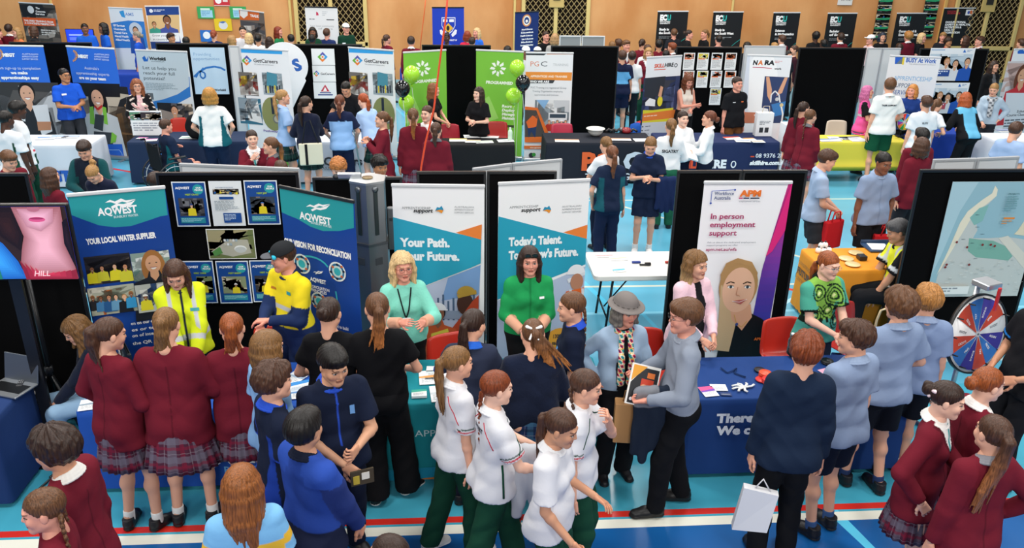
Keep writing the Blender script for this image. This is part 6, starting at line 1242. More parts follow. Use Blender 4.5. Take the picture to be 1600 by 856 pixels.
p = at(1375, 388, T0); root = thing('parts_tray', 'open tray with white paper on the orange table', 'tray', (p[0], p[1], T0)); m = MB(); m.box(0, 0, .012, .36, .26, .02, '#2f4a6c', bev=.006); m.box(0, .13, .035, .36, .012, .05, '#2f4a6c'); m.build('tray', 'plastic', root); m = MB(); m.plate([(-.15, -.1), (.05, -.12), (.09, .08), (-.12, .1)], .024, .03, '#eceeef'); m.build('paper', 'paper', root)
# left table: laptop, remote
p = at(18, 606, T0); root = thing('laptop', 'silver laptop open on the left navy table', 'laptop', (p[0], p[1]-.02, T0), R(-20)); m = MB(); m.box(0, 0, .009, .33, .23, .016, '#a9adb2', bev=.005); m.box(0, .0, .018, .29, .12, .002, '#2a2c30'); m.build('base', 'metal', root); m = MB(); m.box(0, 0, .11, .33, .012, .22, '#7f868e', rot=None, bev=.004); o = m.build('lid', 'metal', root, (0, .115, .012)); o.rotation_euler = (R(-14), 0, 0)
p = at(35, 598, T0); m = MB(); m.box(0, 0, .012, .05, .17, .02, '#2a2b2e', bev=.006)
for j in range(12): m.box(-.014+.014*(j % 3), .06-.03*(j//3), .023, .009, .009, .004, '#8f9296' if j else '#c8322c')
o = m.build('remote_control', 'plastic', None, (p[0], p[1], T0), R(8)); tag(o, 'black remote control on the left navy table', 'remote control')
# television on stand with black drape, tripod, equipment cases, cables, glowing strip
def tv(s):
    W, H = s.w, s.h
    def bl(pts, c0, c1, n=9, k=.75):
        cx, cy = sum(p[0] for p in pts)/len(pts), sum(p[1] for p in pts)/len(pts); A0, A1 = lin(c0), lin(c1)
        for i in range(n): t = i/(n-1); f_ = 1-k*t; s.poly([((cx+(x-cx)*f_)*W, (cy+(y-cy)*f_)*H) for x, y in pts], tuple((A0*(1-t)+A1*t).tolist()))
    s.rect(0, 0, W, H, '#2a1c18'); bl([(0, .0), (.42, 0), (.5, .3), (.3, .25), (0, .3)], '#4a3a24', '#6a5a34'); bl([(0, .2), (.35, .28), (.5, .5), (.58, .75), (.62, 1), (0, 1)], '#1f5aa8', '#3a9ae0', 10); bl([(.33, .3), (.42, .5), (.44, 1), (.38, 1), (.34, .6)], '#1f6a5c', '#2a7a8c', 5)
    bl([(.44, 0), (.62, 0), (.66, .4), (.62, .6), (.5, .4)], '#1c100d', '#2c1712', 4); bl([(.62, 0), (.97, 0), (.965, .3), (.955, .55), (.99, .8), (1, 1), (.64, 1), (.6, .78), (.63, .58), (.665, .4)], '#8c565c', '#d09aa8', 14, .8); bl([(.66, .02), (.92, .02), (.9, .2), (.8, .33), (.7, .26)], '#a87482', '#d4a0b4', 8)
    s.ell(W*.79, H*.165, W*.06, H*.035, '#b84a74'); s.ell(W*.79, H*.15, W*.05, H*.014, '#8a2f52'); s.ell(W*.78, H*.02, W*.045, H*.04, '#9a5c6c'); bl([(.965, .2), (1, .15), (1, .85), (.95, .5)], '#160c10', '#241418', 3)
    bl([(.6, .72), (.66, .9), (.8, .97), (1, .86), (1, 1), (.62, 1)], '#7a1c2c', '#b83048', 5); s.text('HILL', W*.68, H*.95, .06, '#d8b0b4', 1, shear=.3)
screen('large television on a black stand showing a close-up of a face', 'television', 'television', -3.33, 6.0, 1.955, 1.02, .60, 0, tv)
root = thing('tripod_stand', 'black tripod stand in front of the drape below the television', 'tripod', (-3.42, 6.36, 0)); m = MB(); m.tube([(0, 0, .35), (0, 0, 1.55)], .02, '#1a1b1e'); m.tube([(0, 0, .62), (0, 0, .70)], .034, '#2c2e32'); m.build('pole', 'plastic', root)
for j in range(3): a = R(90+120*j); m = MB(); m.tube([(0, 0, .66), (.33*math.cos(a), .33*math.sin(a), 0.01)], .012, '#1a1b1e'); m.tube([(0, 0, .36), (.17*math.cos(a), .17*math.sin(a), .33)], .008, '#55585c'); m.build('leg', 'plastic', root)
for lab, x, y, z, sx, sy, sz in (('lower black equipment case on the floor behind the left table', -3.95, 6.33, .16, .95, .2, .32), ('upper black equipment case stacked behind the left table', -3.92, 6.33, .43, .86, .2, .2)):
    root = thing('equipment_case', lab, 'case', (x, y, z-sz/2)); m = MB(); m.box(0, 0, sz/2, sx, sy, sz, '#1b1c1f', bev=.02); m.build('body', 'plastic', root); m = MB(); m.box(0, -.105, sz*.62, sx*.98, .012, .014, '#35373b'); m.build('seam', 'plastic', root)
for k_, pts in enumerate(([(-3.1, 6.4, .015), (-2.95, 6.15, .015), (-3.1, 5.9, .015), (-3.25, 5.8, .015), (-3.3, 5.6, .015)], [(-3.15, 6.5, .015), (-2.98, 6.3, .015), (-3.05, 6.05, .015), (-3.2, 6.0, .015), (-3.28, 5.75, .015)], [(-3.2, 6.2, .5), (-3.1, 6.2, .2), (-3.05, 6.22, .015), (-2.92, 6.0, .015)])):
    stuff_tube('power_cable', ('black cable looping farthest right on the floor by the left table', 'second black cable on the floor by the left table', 'black cable dropping from the television stand')[k_], 'cable', pts, .009, '#141518')
p0 = atY(103, 434, 7.2); p1 = atY(121, 520, 7.2); p1[2] = .02; m = MB(); m.tube([p1, p0], .018, '#ff8a7a', n=8); tag(m.build('light_strip', 'led'), 'glowing pink light strip standing behind the television corner', 'light')
p = atY(88, 468, 7.35); s = Sheet(p+[-.16, 0, .16], p+[.16, 0, .16], float(p[2])-.22, '#5c3a3c'); s.photo(0, 0, s.w, s.h, 5, ['#d0502c', '#5c2a6a', '#e0823c', '#8ab0d0', '#d8d2cc']); o = s.build('art_print', None, s.TL); tag(o, 'colourful picture print below the television corner', 'picture')
m = MB(); m.box(p[0], 7.38, (p[2]-.2)/2, .3, .04, p[2]-.2, '#1a1a1c'); tag(m.build('print_stand', 'plastic'), 'black stand carrying the colourful picture print', 'stand')
# grey winch column
root = thing('winch_column', 'tall grey steel equipment column with slots between the banners', 'column', (-.78, 7.42, 0)); m = MB(); H_ = 2.0; w2 = .19
pts = [(w2*1.0*math.cos(R(a)), w2*1.0*math.sin(R(a))) for a in (-90, -30, 30, 90, 150, 210)]; m.plate(pts, .0, 1.42, '#85898d'); m.plate([(a*.93, b_*.93) for a, b_ in pts], 1.42, H_, '#92969a'); m.plate([(a*1.03, b_*1.03) for a, b_ in pts], 1.405, 1.43, '#6c7074'); m.build('body', 'metal', root); m = MB()
m.plate([(a*.97, b_*.97) for a, b_ in pts], H_, H_+.02, '#aeb2b5'); m.lathe([(.001, .02), (.05, .02), (.05, .03), (.001, .03)], '#8a7a5c', cz=H_, n=14); m.build('cap', 'metal', root)
for e in (-1, 1):
    a = R(-90+e*30); Rz = Matrix.Rotation(a+R(90), 3, 'Z'); cx, cy = w2*.81*math.cos(a), w2*.81*math.sin(a)
    m = MB(); m.box(cx, cy, 1.72, .035, .02, .42, '#1f2b2c', rot=Rz); m.build('slot', 'plastic', root); m = MB(); m.box(cx*1.07, cy*1.07, 1.25, .07, .012, .07, '#3c4044', rot=Rz); m.build('name_plate', 'plastic', root)
    m = MB(); Rm = Matrix.Rotation(a+R(90), 4, 'Z'); m.T = Matrix.Translation((cx*1.02, cy*1.02, 1.95)) @ Rm @ Matrix.Rotation(R(90), 4, 'X'); m.lathe([(.001, .0), (.028, .0), (.028, .008), (.001, .008)], '#7b7f83', n=14); m.build('bolt', 'metal', root)
m = MB(); m.box(.20, .02, 1.52, .07, .06, .42, '#80858a', bev=.008); m.box(.20, -.012, 1.62, .03, .012, .03, '#5a5e62'); m.build('side_bracket', 'metal', root); m = MB(); m.box(-.17, .05, H_+.03, .22, .05, .05, '#b9bcc0', bev=.008); m.build('arm_bracket', 'metal', root); m = MB(); m.lathe([(.001, 0), (.03, .0), (.034, .02), (.02, .045), (.001, .05)], '#17181a', n=12, cx=-.29, cy=.05, cz=H_+.0); m.build('camera_knob', 'plastic', root)
# prize wheel
def wheel(lab, x, y, z, r_, yaw, tilt, segs, cols, words, floor_z, name='prize_wheel', cat='prize wheel'):
    root = thing(name, lab, cat, (x, y, floor_z), yaw); zz = z-floor_z
    m = MB(); m.T = Matrix.Translation((0, 0, zz)) @ Matrix.Rotation(tilt, 4, 'X') @ Matrix.Rotation(R(90), 4, 'X'); m.lathe([(.001, -.012), (r_, -.012), (r_, .012), (.001, .012)], '#eeeeec', n=48); m.build('disc', 'plastic', root); m = MB(); m.T = Matrix.Translation((0, 0, zz)) @ Matrix.Rotation(tilt, 4, 'X') @ Matrix.Rotation(R(90), 4, 'X')
    ro = [(r_*1.0, -.016), (r_*1.035, -.016), (r_*1.035, .018), (r_*1.0, .018), (r_*.99, .015), (r_*1.0, -.016)]; m.lathe(ro, '#141416', n=48, cap=False); m.build('rim', 'plastic', root)
    s = Print(2*r_, 2*r_, '#ffffff', lay=.0004); s.mb = MB(); s.mb.T = Matrix.Rotation(tilt, 4, 'X') @ Matrix.Translation((-r_, -.0135, r_))
    for i in range(segs):
        a0, a1 = 360*i/segs+6, 360*(i+1)/segs+6; c = cols[i % len(cols)]
        if c: pts = [(r_+r_*.93*math.cos(R(a0+(a1-a0)*j/4)), r_+r_*.93*math.sin(R(a0+(a1-a0)*j/4))) for j in range(5)]+[(r_+.02*math.cos(R(a0)), r_+.02*math.sin(R(a0)))]; s.poly(pts, c)
    s.n += 1
    for i in range(segs):
        am = 360*(i+.5)/segs+6
        if words and words[i % len(words)]: rr = r_*.42; s.text(words[i % len(words)], r_+rr*math.cos(R(am-3)), r_+rr*math.sin(R(am-3)), r_*.085, '#f4f4f4' if cols[i % len(cols)] else '#4a4a52', 1, rot=-R(am)); s.n -= 1
    s.n += 1; s.ell(r_, r_, r_*.07, r_*.07, '#c9ccd0'); s.ell(r_, r_, r_*.03, r_*.03, '#55585c'); o = s.mb.build('face', 'print_', root, (0, 0, zz))
    for i in range(segs):
        a = R(360*i/segs+6); m = MB(); m.T = Matrix.Translation((0, 0, zz)) @ Matrix.Rotation(tilt, 4, 'X'); m.tube([(r_*.93*math.cos(a), .01, -r_*.93*math.sin(a)), (r_*.93*math.cos(a), -.07*r_/.33, -r_*.93*math.sin(a))], .006*r_/.33, '#111214', n=6); m.build('peg', 'plastic', root)
    return root, zz
W8 = ['#c4452c', None, '#3a2f8c', '#c4452c', '#2f6ab8', '#3a2f8c', '#c4452c', '#2f6ab8', None, '#c4452c', '#2f6ab8', '#3a2f8c', None][:12]
root, zz = wheel('large prize wheel with red, white and blue wedges', 4.36, 5.88, 1.10, .335, R(19), R(-10), 12, ['#3a2f8c', '#3570b8', '#c4452c', '#3a2f8c', '#3570b8', '#c4452c', None, '#c4452c', '#3570b8', '#4a3f9c', '#c4452c', None], ['AGAIN', 'PRIZE', 'TRY', 'BONUS', 'SPIN', 'LUCKY'], 0)
m = MB(); m.tube([(0, .09, 0.02), (0, .09, zz+.42)], .022, '#c9ccd0'); m.tube([(-.28, .09, .02), (.28, .09, .02)], .02, '#b3b6ba'); m.tube([(0, -.15, .02), (0, .35, .02)], .02, '#b3b6ba'); m.build('stand', 'metal', root)
m = MB(); m.box(0, .02, zz+.45, .17, .16, .05, '#c9ccd0', bev=.008); m.build('pointer_arm', 'metal', root); m = MB(); m.box(0, -.1, zz+.36, .03, .02, .20, '#c82a2c', bev=.004); m.build('pointer', 'plastic', root)
m = MB(); m.tube([(0, .09, zz), (0, .0, zz)], .02, '#8b8e92'); m.build('axle', 'metal', root)
RB = ['#d8342c', '#2a6ad0', '#e8c82c', '#2f9c4a', '#e0762c', '#8a3ab0', '#34b4c8', '#17181b']; p = at(1408, 214, T0); wheel('small rainbow prize wheel on the yellow table', float(p[0]), float(p[1]), 1.02, .155, R(8), R(-6), 12, RB, None, .742, 'small_prize_wheel'); m = MB(); m.tube([(p[0], p[1]+.04, .75), (p[0], p[1]+.04, 1.04)], .012, '#17181b'); m.box(p[0], p[1]+.03, .755, .16, .12, .02, '#17181b', bev=.004); tag(m.build('wheel_stand', 'plastic'), 'black stand under the small rainbow prize wheel', 'stand')
# blue product boxes under the wheel
for i, (x, y, z, lab) in enumerate(((3.98, 6.35, 0.0, 'blue and yellow carton below the prize wheel'), (3.9, 6.72, 0.0, 'blue carton with white print behind the carton below the prize wheel'))):
    root = thing('carton', lab, 'box', (x, y, z), R(-12)); m = MB(); m.box(0, 0, .19, .5, .3, .38, '#1f4f9c', bev=.006); m.build('box', 'paper', root); s = Print(.48, .36, '#1f4f9c'); s.mb = MB(); s.rect(.26, .02, .06, .33, '#e0a52c'); s.text('eviec.' if i == 0 else 'vinc.', .06, .10, .10, '#ffffff', 3); s.lines(.05, .16, .18, .14, 5, '#8ab0e0', 3); s.build('print', root, (-.24, -.152, .37))
# red chairs
RC = '#c9301f'
plastic_chair('red plastic chair between the man in yellow and the black board', -1.62, 6.62, 0, RC); plastic_chair('red plastic chair behind the woman in aqua', .02, 6.42, 20, RC); plastic_chair('red plastic chair between the portrait banner and the ginger person', 3.14, 6.62, 8, RC); plastic_chair('dark red plastic chair right of the ginger person', 3.86, 6.95, 15, '#a82a24')
plastic_chair('red plastic chair at the left edge behind the navy table', -3.75, 6.28, 200, '#b52c26') if 0 else None
plastic_chair('dark red plastic chair under the television corner', -3.1, 7.38, 30, '#8a2226')
plastic_chair('red plastic chair behind the hat and the pink cardigan', 1.72, 6.45, 0, RC)
for lab, px, py, rz_, c in (('red plastic chair behind the boy in the wheelchair', 281, 188, 10, RC), ('red plastic chair beside the woman with clasped hands', 777, 194, 0, '#b52c26'), ('red plastic chair behind the training table', 882, 197, 5, '#b8304a'), ('red plastic chair on the left of the woman in black by the lime banner', 700, 198, 0, '#b8283a'), ('orange red chair beside the two girls near the navy table', 1241, 196, -70, '#e0482c'), ('cream plastic chair behind the yellow table', 1316, 192, 0, '#d8cbb8')):
    p = at(px, py, .8); plastic_chair(lab, float(p[0]), float(p[1]), rz_, c)
# middle-row table clutter
def scat(lst, z, group):
    for lab, px, py, rz_, c1, c2, w_, d in lst: pile(lab, px, py, z, rz_, c1, c2, w_, d, group)
scat((('blue and white leaflet at the left of the white covered table', 72, 216, 5, '#5a8ad8', '#eef2f8', .3, .16), ('blue and white leaflet in the middle of the white covered table', 92, 214, -6, '#6a9ae0', '#f2f4f8', .3, .16), ('blue and white leaflet at the right of the white covered table', 110, 214, 3, '#5a8ad8', '#e8eef6', .26, .14)), T0, 'leaflets on the white covered table')
scat((('pink leaflet on the dark navy emblem table', 236, 219, 10, '#e08ab8', '#f2e4ee', .2, .15), ('white leaflet behind the backpack', 296, 215, 0, '#e8f0ee', '#8ac0a8', .3, .2), ('magenta and black card on the dark navy emblem table', 222, 216, -12, '#a8307c', '#e8d0e0', .16, .12)), T0, None)
for lab, px, c in (('white counter display of leaflets, left one by the floral jacket', 220, '#5a8a6c'), ('white counter display of leaflets, right one by the floral jacket', 237, '#3a3034')):
    p = at(px, 214, T0); s = Print(.34, .42, '#eceeef', .03); s.photo(.0, .02, .34, .14, px, [c, '#c9b8a0', '#8a9aa8', '#e8e4dc']); s.lines(.03, .2, .28, .16, 4, '#9aa0a8', 3, .5); o = s.build('leaflet_display', None, (p[0]-.17, p[1]+.12, T0+.42)); tag(o, lab, 'leaflet display')
scat((('yellow and white brochure at the left of the black table', 716, 219, 0, '#e8d27c', '#f2f2ec', .3, .2), ('white brochure at the back of the black table', 738, 213, 4, '#eeeeee', '#c9d4dc', .3, .2), ('orange edged brochure on the black table', 739, 221, -5, '#f0c89a', '#f4f4f2', .26, .18), ('white and green brochure on the black table', 757, 222, 6, '#e8f0e0', '#a8c88a', .3, .16), ('pink printed brochure on the black table', 766, 214, -8, '#f0c0c0', '#f4e8e8', .3, .16), ('white brochure at the right of the black table', 790, 220, 8, '#f2f2f2', '#c9cdd0', .28, .18)), T0, 'brochures spread on the black covered table')
scat((('white and orange brochure on the training table', 886, 220, -4, '#e8a07c', '#f2f0ee', .42, .18), ('orange brochure right of the upturned helmet', 968, 218, -3, '#e8a07c', '#f2f0ee', .4, .16), ('white brochure at the right of the training table', 1002, 219, 2, '#f0f0f0', '#d0d4d8', .26, .2)), T0, None)
scat((('red and white brochure on the phone-number table', 1145, 216, 8, '#c8402c', '#f0e4e0', .3, .2), ('white brochure on the phone-number table', 1160, 220, -5, '#f0f2f4', '#8aa0c8', .26, .2), ('orange brochure on the phone-number table', 1172, 218, 6, '#e89a4c', '#f6f0e8', .2, .2), ('white brochure on the right of the phone-number table', 1184, 221, 0, '#eef0f2', '#c8a04c', .22, .18)), T0, None)
scat((('blue photo brochure on the left of the yellow table', 1296, 219, 4, '#6a8ab0', '#e4eaf0', .4, .2), ('white brochure pile near the front of the yellow table', 1310, 216, -8, '#e0e4ea', '#8a9ab4', .36, .2), ('dark photo brochure on the yellow table', 1330, 216, 6, '#5a6474', '#dfe3e8', .4, .22), ('pale brochure in the middle of the yellow table', 1345, 219, 0, '#c4cede', '#eef0f2', .4, .2)), T0, 'brochures on the yellow covered table')
scat((('white blue brochure on the right white table', 1572, 204, 5, '#c9d4ec', '#6a8ad0', .4, .25),), T0, None)
# upturned white helmet, pink helmet, black glasses pile
p = at(930, 212, T0); m = MB(); m.lathe([(.03, 0), (.09, .02), (.13, .07), (.145, .12), (.17, .128), (.165, .136), (.135, .128), (.12, .08), (.08, .035), (.001, .02)], '#e6e6e0', n=24, cx=p[0], cy=p[1], cz=T0, cap=False); tag(m.build('safety_helmet', 'gloss'), 'white safety helmet lying upturned on the training table', 'helmet')
p = at(1347, 208, T0); m = MB(); m.lathe([(.19, 0), (.19, .015), (.15, .02), (.145, .08), (.12, .13), (.07, .16), (.001, .17)], '#f0489a', n=24, cx=p[0], cy=p[1], cz=T0); tag(m.build('safety_helmet', 'gloss'), 'bright pink safety helmet on the yellow table', 'helmet')
p = at(968, 208, T0); m = MB()
for j in range(6): m.tube([(p[0]-.25+j*.09, p[1]+.03*(j % 2), T0+.03), (p[0]-.19+j*.09, p[1]+.06, T0+.06), (p[0]-.13+j*.09, p[1], T0+.03)], .022, '#1d1a1c', n=7)
tag(m.build('safety_glasses_heap', 'plastic'), 'heap of dark safety glasses on the training table', 'glasses')
p = at(969, 206, T0); m = MB(); m.lathe([(.08, 0), (.1, .03), (.07, .08), (.001, .1)], '#8a1f24', n=14, cx=p[0]+.1, cy=p[1]-.05, cz=T0); tag(m.build('ear_muffs', 'plastic'), 'dark red ear muffs on the training table', 'ear muffs')
# white paper gift bags by the harness banner
for lab, px, py, w_, h_, y_ in (('white paper bag with handle on the phone-number table', 1194, 214, .3, .42, 0), ('white paper bag standing on the floor beyond the phone-number table', 1212, 262, .36, 1.05, 0)):
    p = at(px, py, T0 if h_ < 1 else .0); z_ = T0 if h_ < 1 else 0; 
    if h_ > 1: p = np.array([5.98, 13.9, 0]); 
    root = thing('paper_bag' if h_ < 1 else 'white_carton', lab if h_ < 1 else 'tall white carton standing beside the phone-number table', 'bag' if h_ < 1 else 'box', (p[0], p[1]+(.12 if h_ < 1 else .1), z_)); m = MB(); m.box(0, 0, h_/2, w_, .14 if h_ < 1 else .25, h_, '#e6e8ea', bev=.004); m.build('bag' if h_ < 1 else 'box', 'paper', root)
    if h_ < 1: m = MB(); m.tube([(-.07, -.05, h_), (-.05, -.05, h_+.12), (.05, -.05, h_+.12), (.07, -.05, h_)], .006, '#d8c8b0'); m.build('handle', 'cloth', root); s = Print(w_, h_, '#e6e8ea'); s.mb = MB(); s.rect(.06, .26, .07, .09, '#33363a'); s.rect(.16, .26, .07, .09, '#33363a'); s.lines(.05, .14, .2, .08, 3, '#8a8f94', 2); s.build('print', root, (-w_/2, -.072, h_))
# balloons
def balloon(lab, px, py, Y, r_, col, group):
    c = atY(px, py, Y); root = thing('balloon', lab, 'balloon', (c[0], c[1], c[2]-r_*1.15), 0, group); m = MB(); m.lathe([(.001, 2.3*r_), (r_*.35, 2.22*r_), (r_*.72, 1.95*r_), (r_*.95, 1.55*r_), (r_, 1.2*r_), (r_*.92, .82*r_), (r_*.68, .42*r_), (r_*.35, .12*r_), (r_*.1, .0)], col, n=24, cap=False); m.build('balloon_skin', 'gloss', root)
    m = MB(); m.lathe([(.012, .0), (.03, -.035)], col, n=8); m.build('knot', 'gloss', root); m = MB(); m.tube([(0, 0, -.03), (.03, 0, -.4), (0, 0, -(c[2]-r_*1.15)+.0)], .004, '#d8d8d8', n=5); m.build('string', 'cloth', root); return root
GB = 'lime green balloons'; GBB = 'black balloons with white print'
balloon('lime green balloon at the top of the left cluster', 643, 117, 14.9, .145, '#a4e03a', GB); balloon('lime green balloon low in the left cluster', 635, 161, 14.85, .14, '#a4e03a', GB); balloon('black balloon in the left cluster', 629, 139, 14.55, .135, '#141518', GBB)
balloon('lime green balloon at the top of the right cluster', 808, 107, 14.6, .135, '#a4e03a', GB); balloon('lime green balloon low in the right cluster', 802, 151, 14.55, .135, '#a4e03a', GB); balloon('black balloon in the right cluster', 817, 130, 14.25, .13, '#141518', GBB)
# red rope hanging from above, rear orange cord
p = [atY(701, -30, 9.2), atY(697, 25, 9.2), atY(688, 90, 9.2), atY(678, 170, 9.2), atY(665, 222, 9.2), atY(658, 262, 9.2), atY(655, 300, 9.2)]; stuff_tube('hanging_cord', 'orange red cord hanging across the lime banner', 'cord', p, .011, '#e8502c'); p = [atY(668, -30, 23.5), atY(663, 20, 23.5), atY(658, 60, 23.5), atY(655, 90, 23.5)]; stuff_tube('hanging_cord', 'thin orange cord hanging before the far wall', 'cord', p, .014, '#e8703c')
# blue plastic crates / recycling bins behind banners
for lab, px, py, c, Y in (('red and blue bag beside the tilted banner', 1000, 180, '#b8322c', 15.9), ('blue and green bag beside the tilted banner', 994, 190, '#1f4fa0', 15.75)):
    p = atY(px, 215, Y); m = MB(); m.lathe([(.16, 0), (.18, .1), (.17, .5), (.13, .62), (.05, .66)], c, n=12, cx=p[0], cy=Y, cz=0.0); tag(m.build('shopping_bag', 'cloth'), lab, 'bag')

q = at(1366, 560, .0); c = atY(1370, 500, 6.75); stuff_tube('walking_stick', 'cream hooked walking stick leaning by the dark red chair', 'walking stick', [(c[0]-.05, 6.7, .01), (c[0], 6.75, c[2]), (c[0]+.02, 6.75, c[2]+.10), (c[0]+.07, 6.75, c[2]+.12), (c[0]+.11, 6.75, c[2]+.06)], .012, '#d8c49a')
c = atY(552, 200, 13.4); stuff_tube('walking_pole', 'pale aqua pole with a handle before the pale grey table', 'pole', [(c[0]+.12, 13.4, .01), (c[0], 13.4, c[2]), (c[0]-.08, 13.4, c[2]+.02)], .014, '#9cc4c8')
# ================================================================ the crowd
def plaid(name, base, c1, c2):
    m = mat(name, .85, col=base, spec=.15); nt = m.node_tree; L = nt.links; N = nt.nodes.new; uv = N('ShaderNodeUVMap'); sp = N('ShaderNodeSeparateXYZ'); L.new(uv.outputs[0], sp.inputs[0]); src = [n for n in nt.nodes if n.type == 'RGB'][0].outputs[0]
    for ch in (0, 1):
        for fr, ph, wd, cc, fac in ((7.5, .1, .34, c1, .55), (7.5, .62, .16, c2, .6), (7.5, .27, .04, '#b8b0b8', .22)):
            a = N('ShaderNodeMath'); a.operation = 'MULTIPLY_ADD'; L.new(sp.outputs[ch], a.inputs[0]); a.inputs[1].default_value = fr; a.inputs[2].default_value = ph; f_ = N('ShaderNodeMath'); f_.operation = 'FRACT'; L.new(a.outputs[0], f_.inputs[0]); g = N('ShaderNodeMath'); g.operation = 'LESS_THAN'; L.new(f_.outputs[0], g.inputs[0]); g.inputs[1].default_value = wd
            h = N('ShaderNodeMath'); h.operation = 'MULTIPLY'; L.new(g.outputs[0], h.inputs[0]); h.inputs[1].default_value = fac; mx = N('ShaderNodeMix'); mx.data_type = 'RGBA'; L.new(h.outputs[0], mx.inputs['Factor']); L.new(src, mx.inputs['A']); mx.inputs['B'].default_value = (*lin(cc), 1); src = mx.outputs['Result']
    L.new(src, nt.nodes['Principled BSDF'].inputs['Base Color']); return m
M['plaid_red'] = plaid('plaid_red', '#4c2436', '#6f6a78', '#7c1c34'); M['plaid_blue'] = plaid('plaid_blue', '#1c2c52', '#3f6a88', '#122036'); M['plaid_green'] = plaid('plaid_green', '#14302e', '#20443e', '#0e1c20')
MR = '#6c1a29'; NV = '#161e33'; GREEN = '#14402f'; LB = '#8496b4'; BK = '#101013'
GMB = 'students in maroon blazers'
def A(x, y, z, hint=(.8, .5, -.8), palm=(-.6, 0, -.6), pose='soft'): return ((x, y, z), hint, palm, pose)
bl_ = lambda **k: ('blazer', MR, pt(lapel='#52121f', **k))
def P_(*a, **k): return person(*a, **k)
# ---- front row, behind the tables
B = P_((270, 411), 1.66, 22, 'young woman in a bright yellow hi-vis jacket looking down behind the royal blue table', top=('coat', '#dfee2a', pt(bands=(.10,), collar='#16223c', zip_='#16223c')), bottom=('pants', '#1c2436'), hair=('long', 'brown', {'L': .26, 'open': 80}), arms=(A(.08, -.30, .92), A(.05, -.32, .90)), head=(-.2, .45, 0), lean=.08); badge(B, .09, .36, .07, .025, '#3aa0a0')
B = P_((437, 379), 1.72, 318, 'broad man in a yellow and navy work shirt and a dark cap, turned left', sex='m', top=('longs', '#f0d92a', pt(bands=None, lower='#22335c', low_z=.10, collar='#1c2a4c', cuff=((.62, 2.1, '#22335c'),), chest=(.235, .28, '#c9cdd0'))), bottom=('pants', '#22335c'), hair=('tidy', 'brown'), skin='pink', bulk=1.13, wide=1.12, arms=(A(.0, -.32, 1.05, palm=(0, .2, .9), pose='flat'), A(.03, -.27, 1.10, palm=(0, 0, -.9), pose='soft')), head=(-.45, .2, 0)); cap_on(B, '#26282b', '#5a5d62'); badge(B, .09, .40, .05, .03, '#2f9ca0'); badge(B, -.10, .40, .06, .02, '#b8762a')
s_ = SDF(); s_.cone((-.07, -.075, .045), (.07, -.075, .045), .018, .018, .01); head_part(B, s_, .006, '#35b4d0', 'cloth', 'cap_stripe')
B = P_((628, 394), 1.66, 12, 'blonde woman in an aqua jumper with glasses and a lanyard gesturing with both hands', top=('jumper', '#7fd0bc', pt(cuff=((1.55, 2.2, '#d9a286'),))), bottom=('pants', '#141416'), hair=('wavy', 'wblonde', {'L': .20, 'open': 72, 'v': .014}), skin='pink', bulk=1.06, arms=(A(.08, -.34, 1.22, palm=(-.8, 0, -.4), pose='flat'), A(.11, -.34, 1.20, palm=(-.9, 0, -.3), pose='flat')), glasses='#7a2a2a', head=(.1, .02, 0)); lanyard(B); watch(B, 1)
B = P_((828, 385), 1.66, 4, 'woman in a loose green shirt with long dark hair and sunglasses on her head', top=('longs', '#1f9150', pt(zip_='#187a42', cuff=((1.25, 2.2, '#d9a286'),))), bottom=('pants', '#141416'), hair=('long', 'dbrown', {'L': .44, 'open': 64, 'v': .008}), skin='pink', bulk=1.16, wide=1.12, arms=(A(.09, -.27, 1.02), A(.03, -.29, 1.02)), head=(0, .05, 0)); watch(B, 1, '#d8d8d8')
g = MB(); Tm = lambda p: tuple((B.hc+B.Rh@_v(*p))*B.S)
for e in (-1, 1): g.tube([Tm((e*.032+.026*math.cos(t), -.088-.006*math.sin(t), .085+.018*math.sin(t))) for t in np.linspace(0, 2*math.pi, 11)], .004, '#141416', n=5); g.add([Tm((e*.032+.025*math.cos(t), -.089-.006*math.sin(t), .085+.017*math.sin(t))) for t in np.linspace(0, 2*math.pi, 11)[:-1]], [list(range(10))], '#26282c')
g.build('sunglasses', 'gloss', B.root); badge(B, .10, .37, .045, .02, '#e8e8e8')
B = P_((1090, 392), 1.64, 28, 'fair-haired woman in a pink cardigan standing beside the printed portrait banner', top=('cardi', '#e8c3ce', pt(open_='#131316')), bottom=('pants', '#141416'), hair=('wavy', 'dblonde', {'L': .32, 'open': 78, 'tip': '#c9a878'}), bulk=1.08, arms=(A(.08, -.27, .97), A(.02, -.30, .99)), head=(.15, .05, 0))
B = P_((1300, 393), 1.64, 18, 'ginger-haired person with glasses in a green patterned polo behind the navy table', sex='m', top=('polo', '#7fb04a', pt(collar='#101512', art=1, lower='#4a9a8c', cuff=((.66, .8, '#101512'),), sleeve='#4aa08a')), bottom=('pants', '#20283c'), hair=('pony', 'ginger', {'z': -.03, 'L': .22, 'thick': .8}), skin='pale', arms=(A(.05, -.30, 1.02, palm=(-.5, 0, -.8)), A(.03, -.34, 1.03, palm=(-.5, 0, -.8))), glasses='#8a8e92', head=(.15, .15, 0))
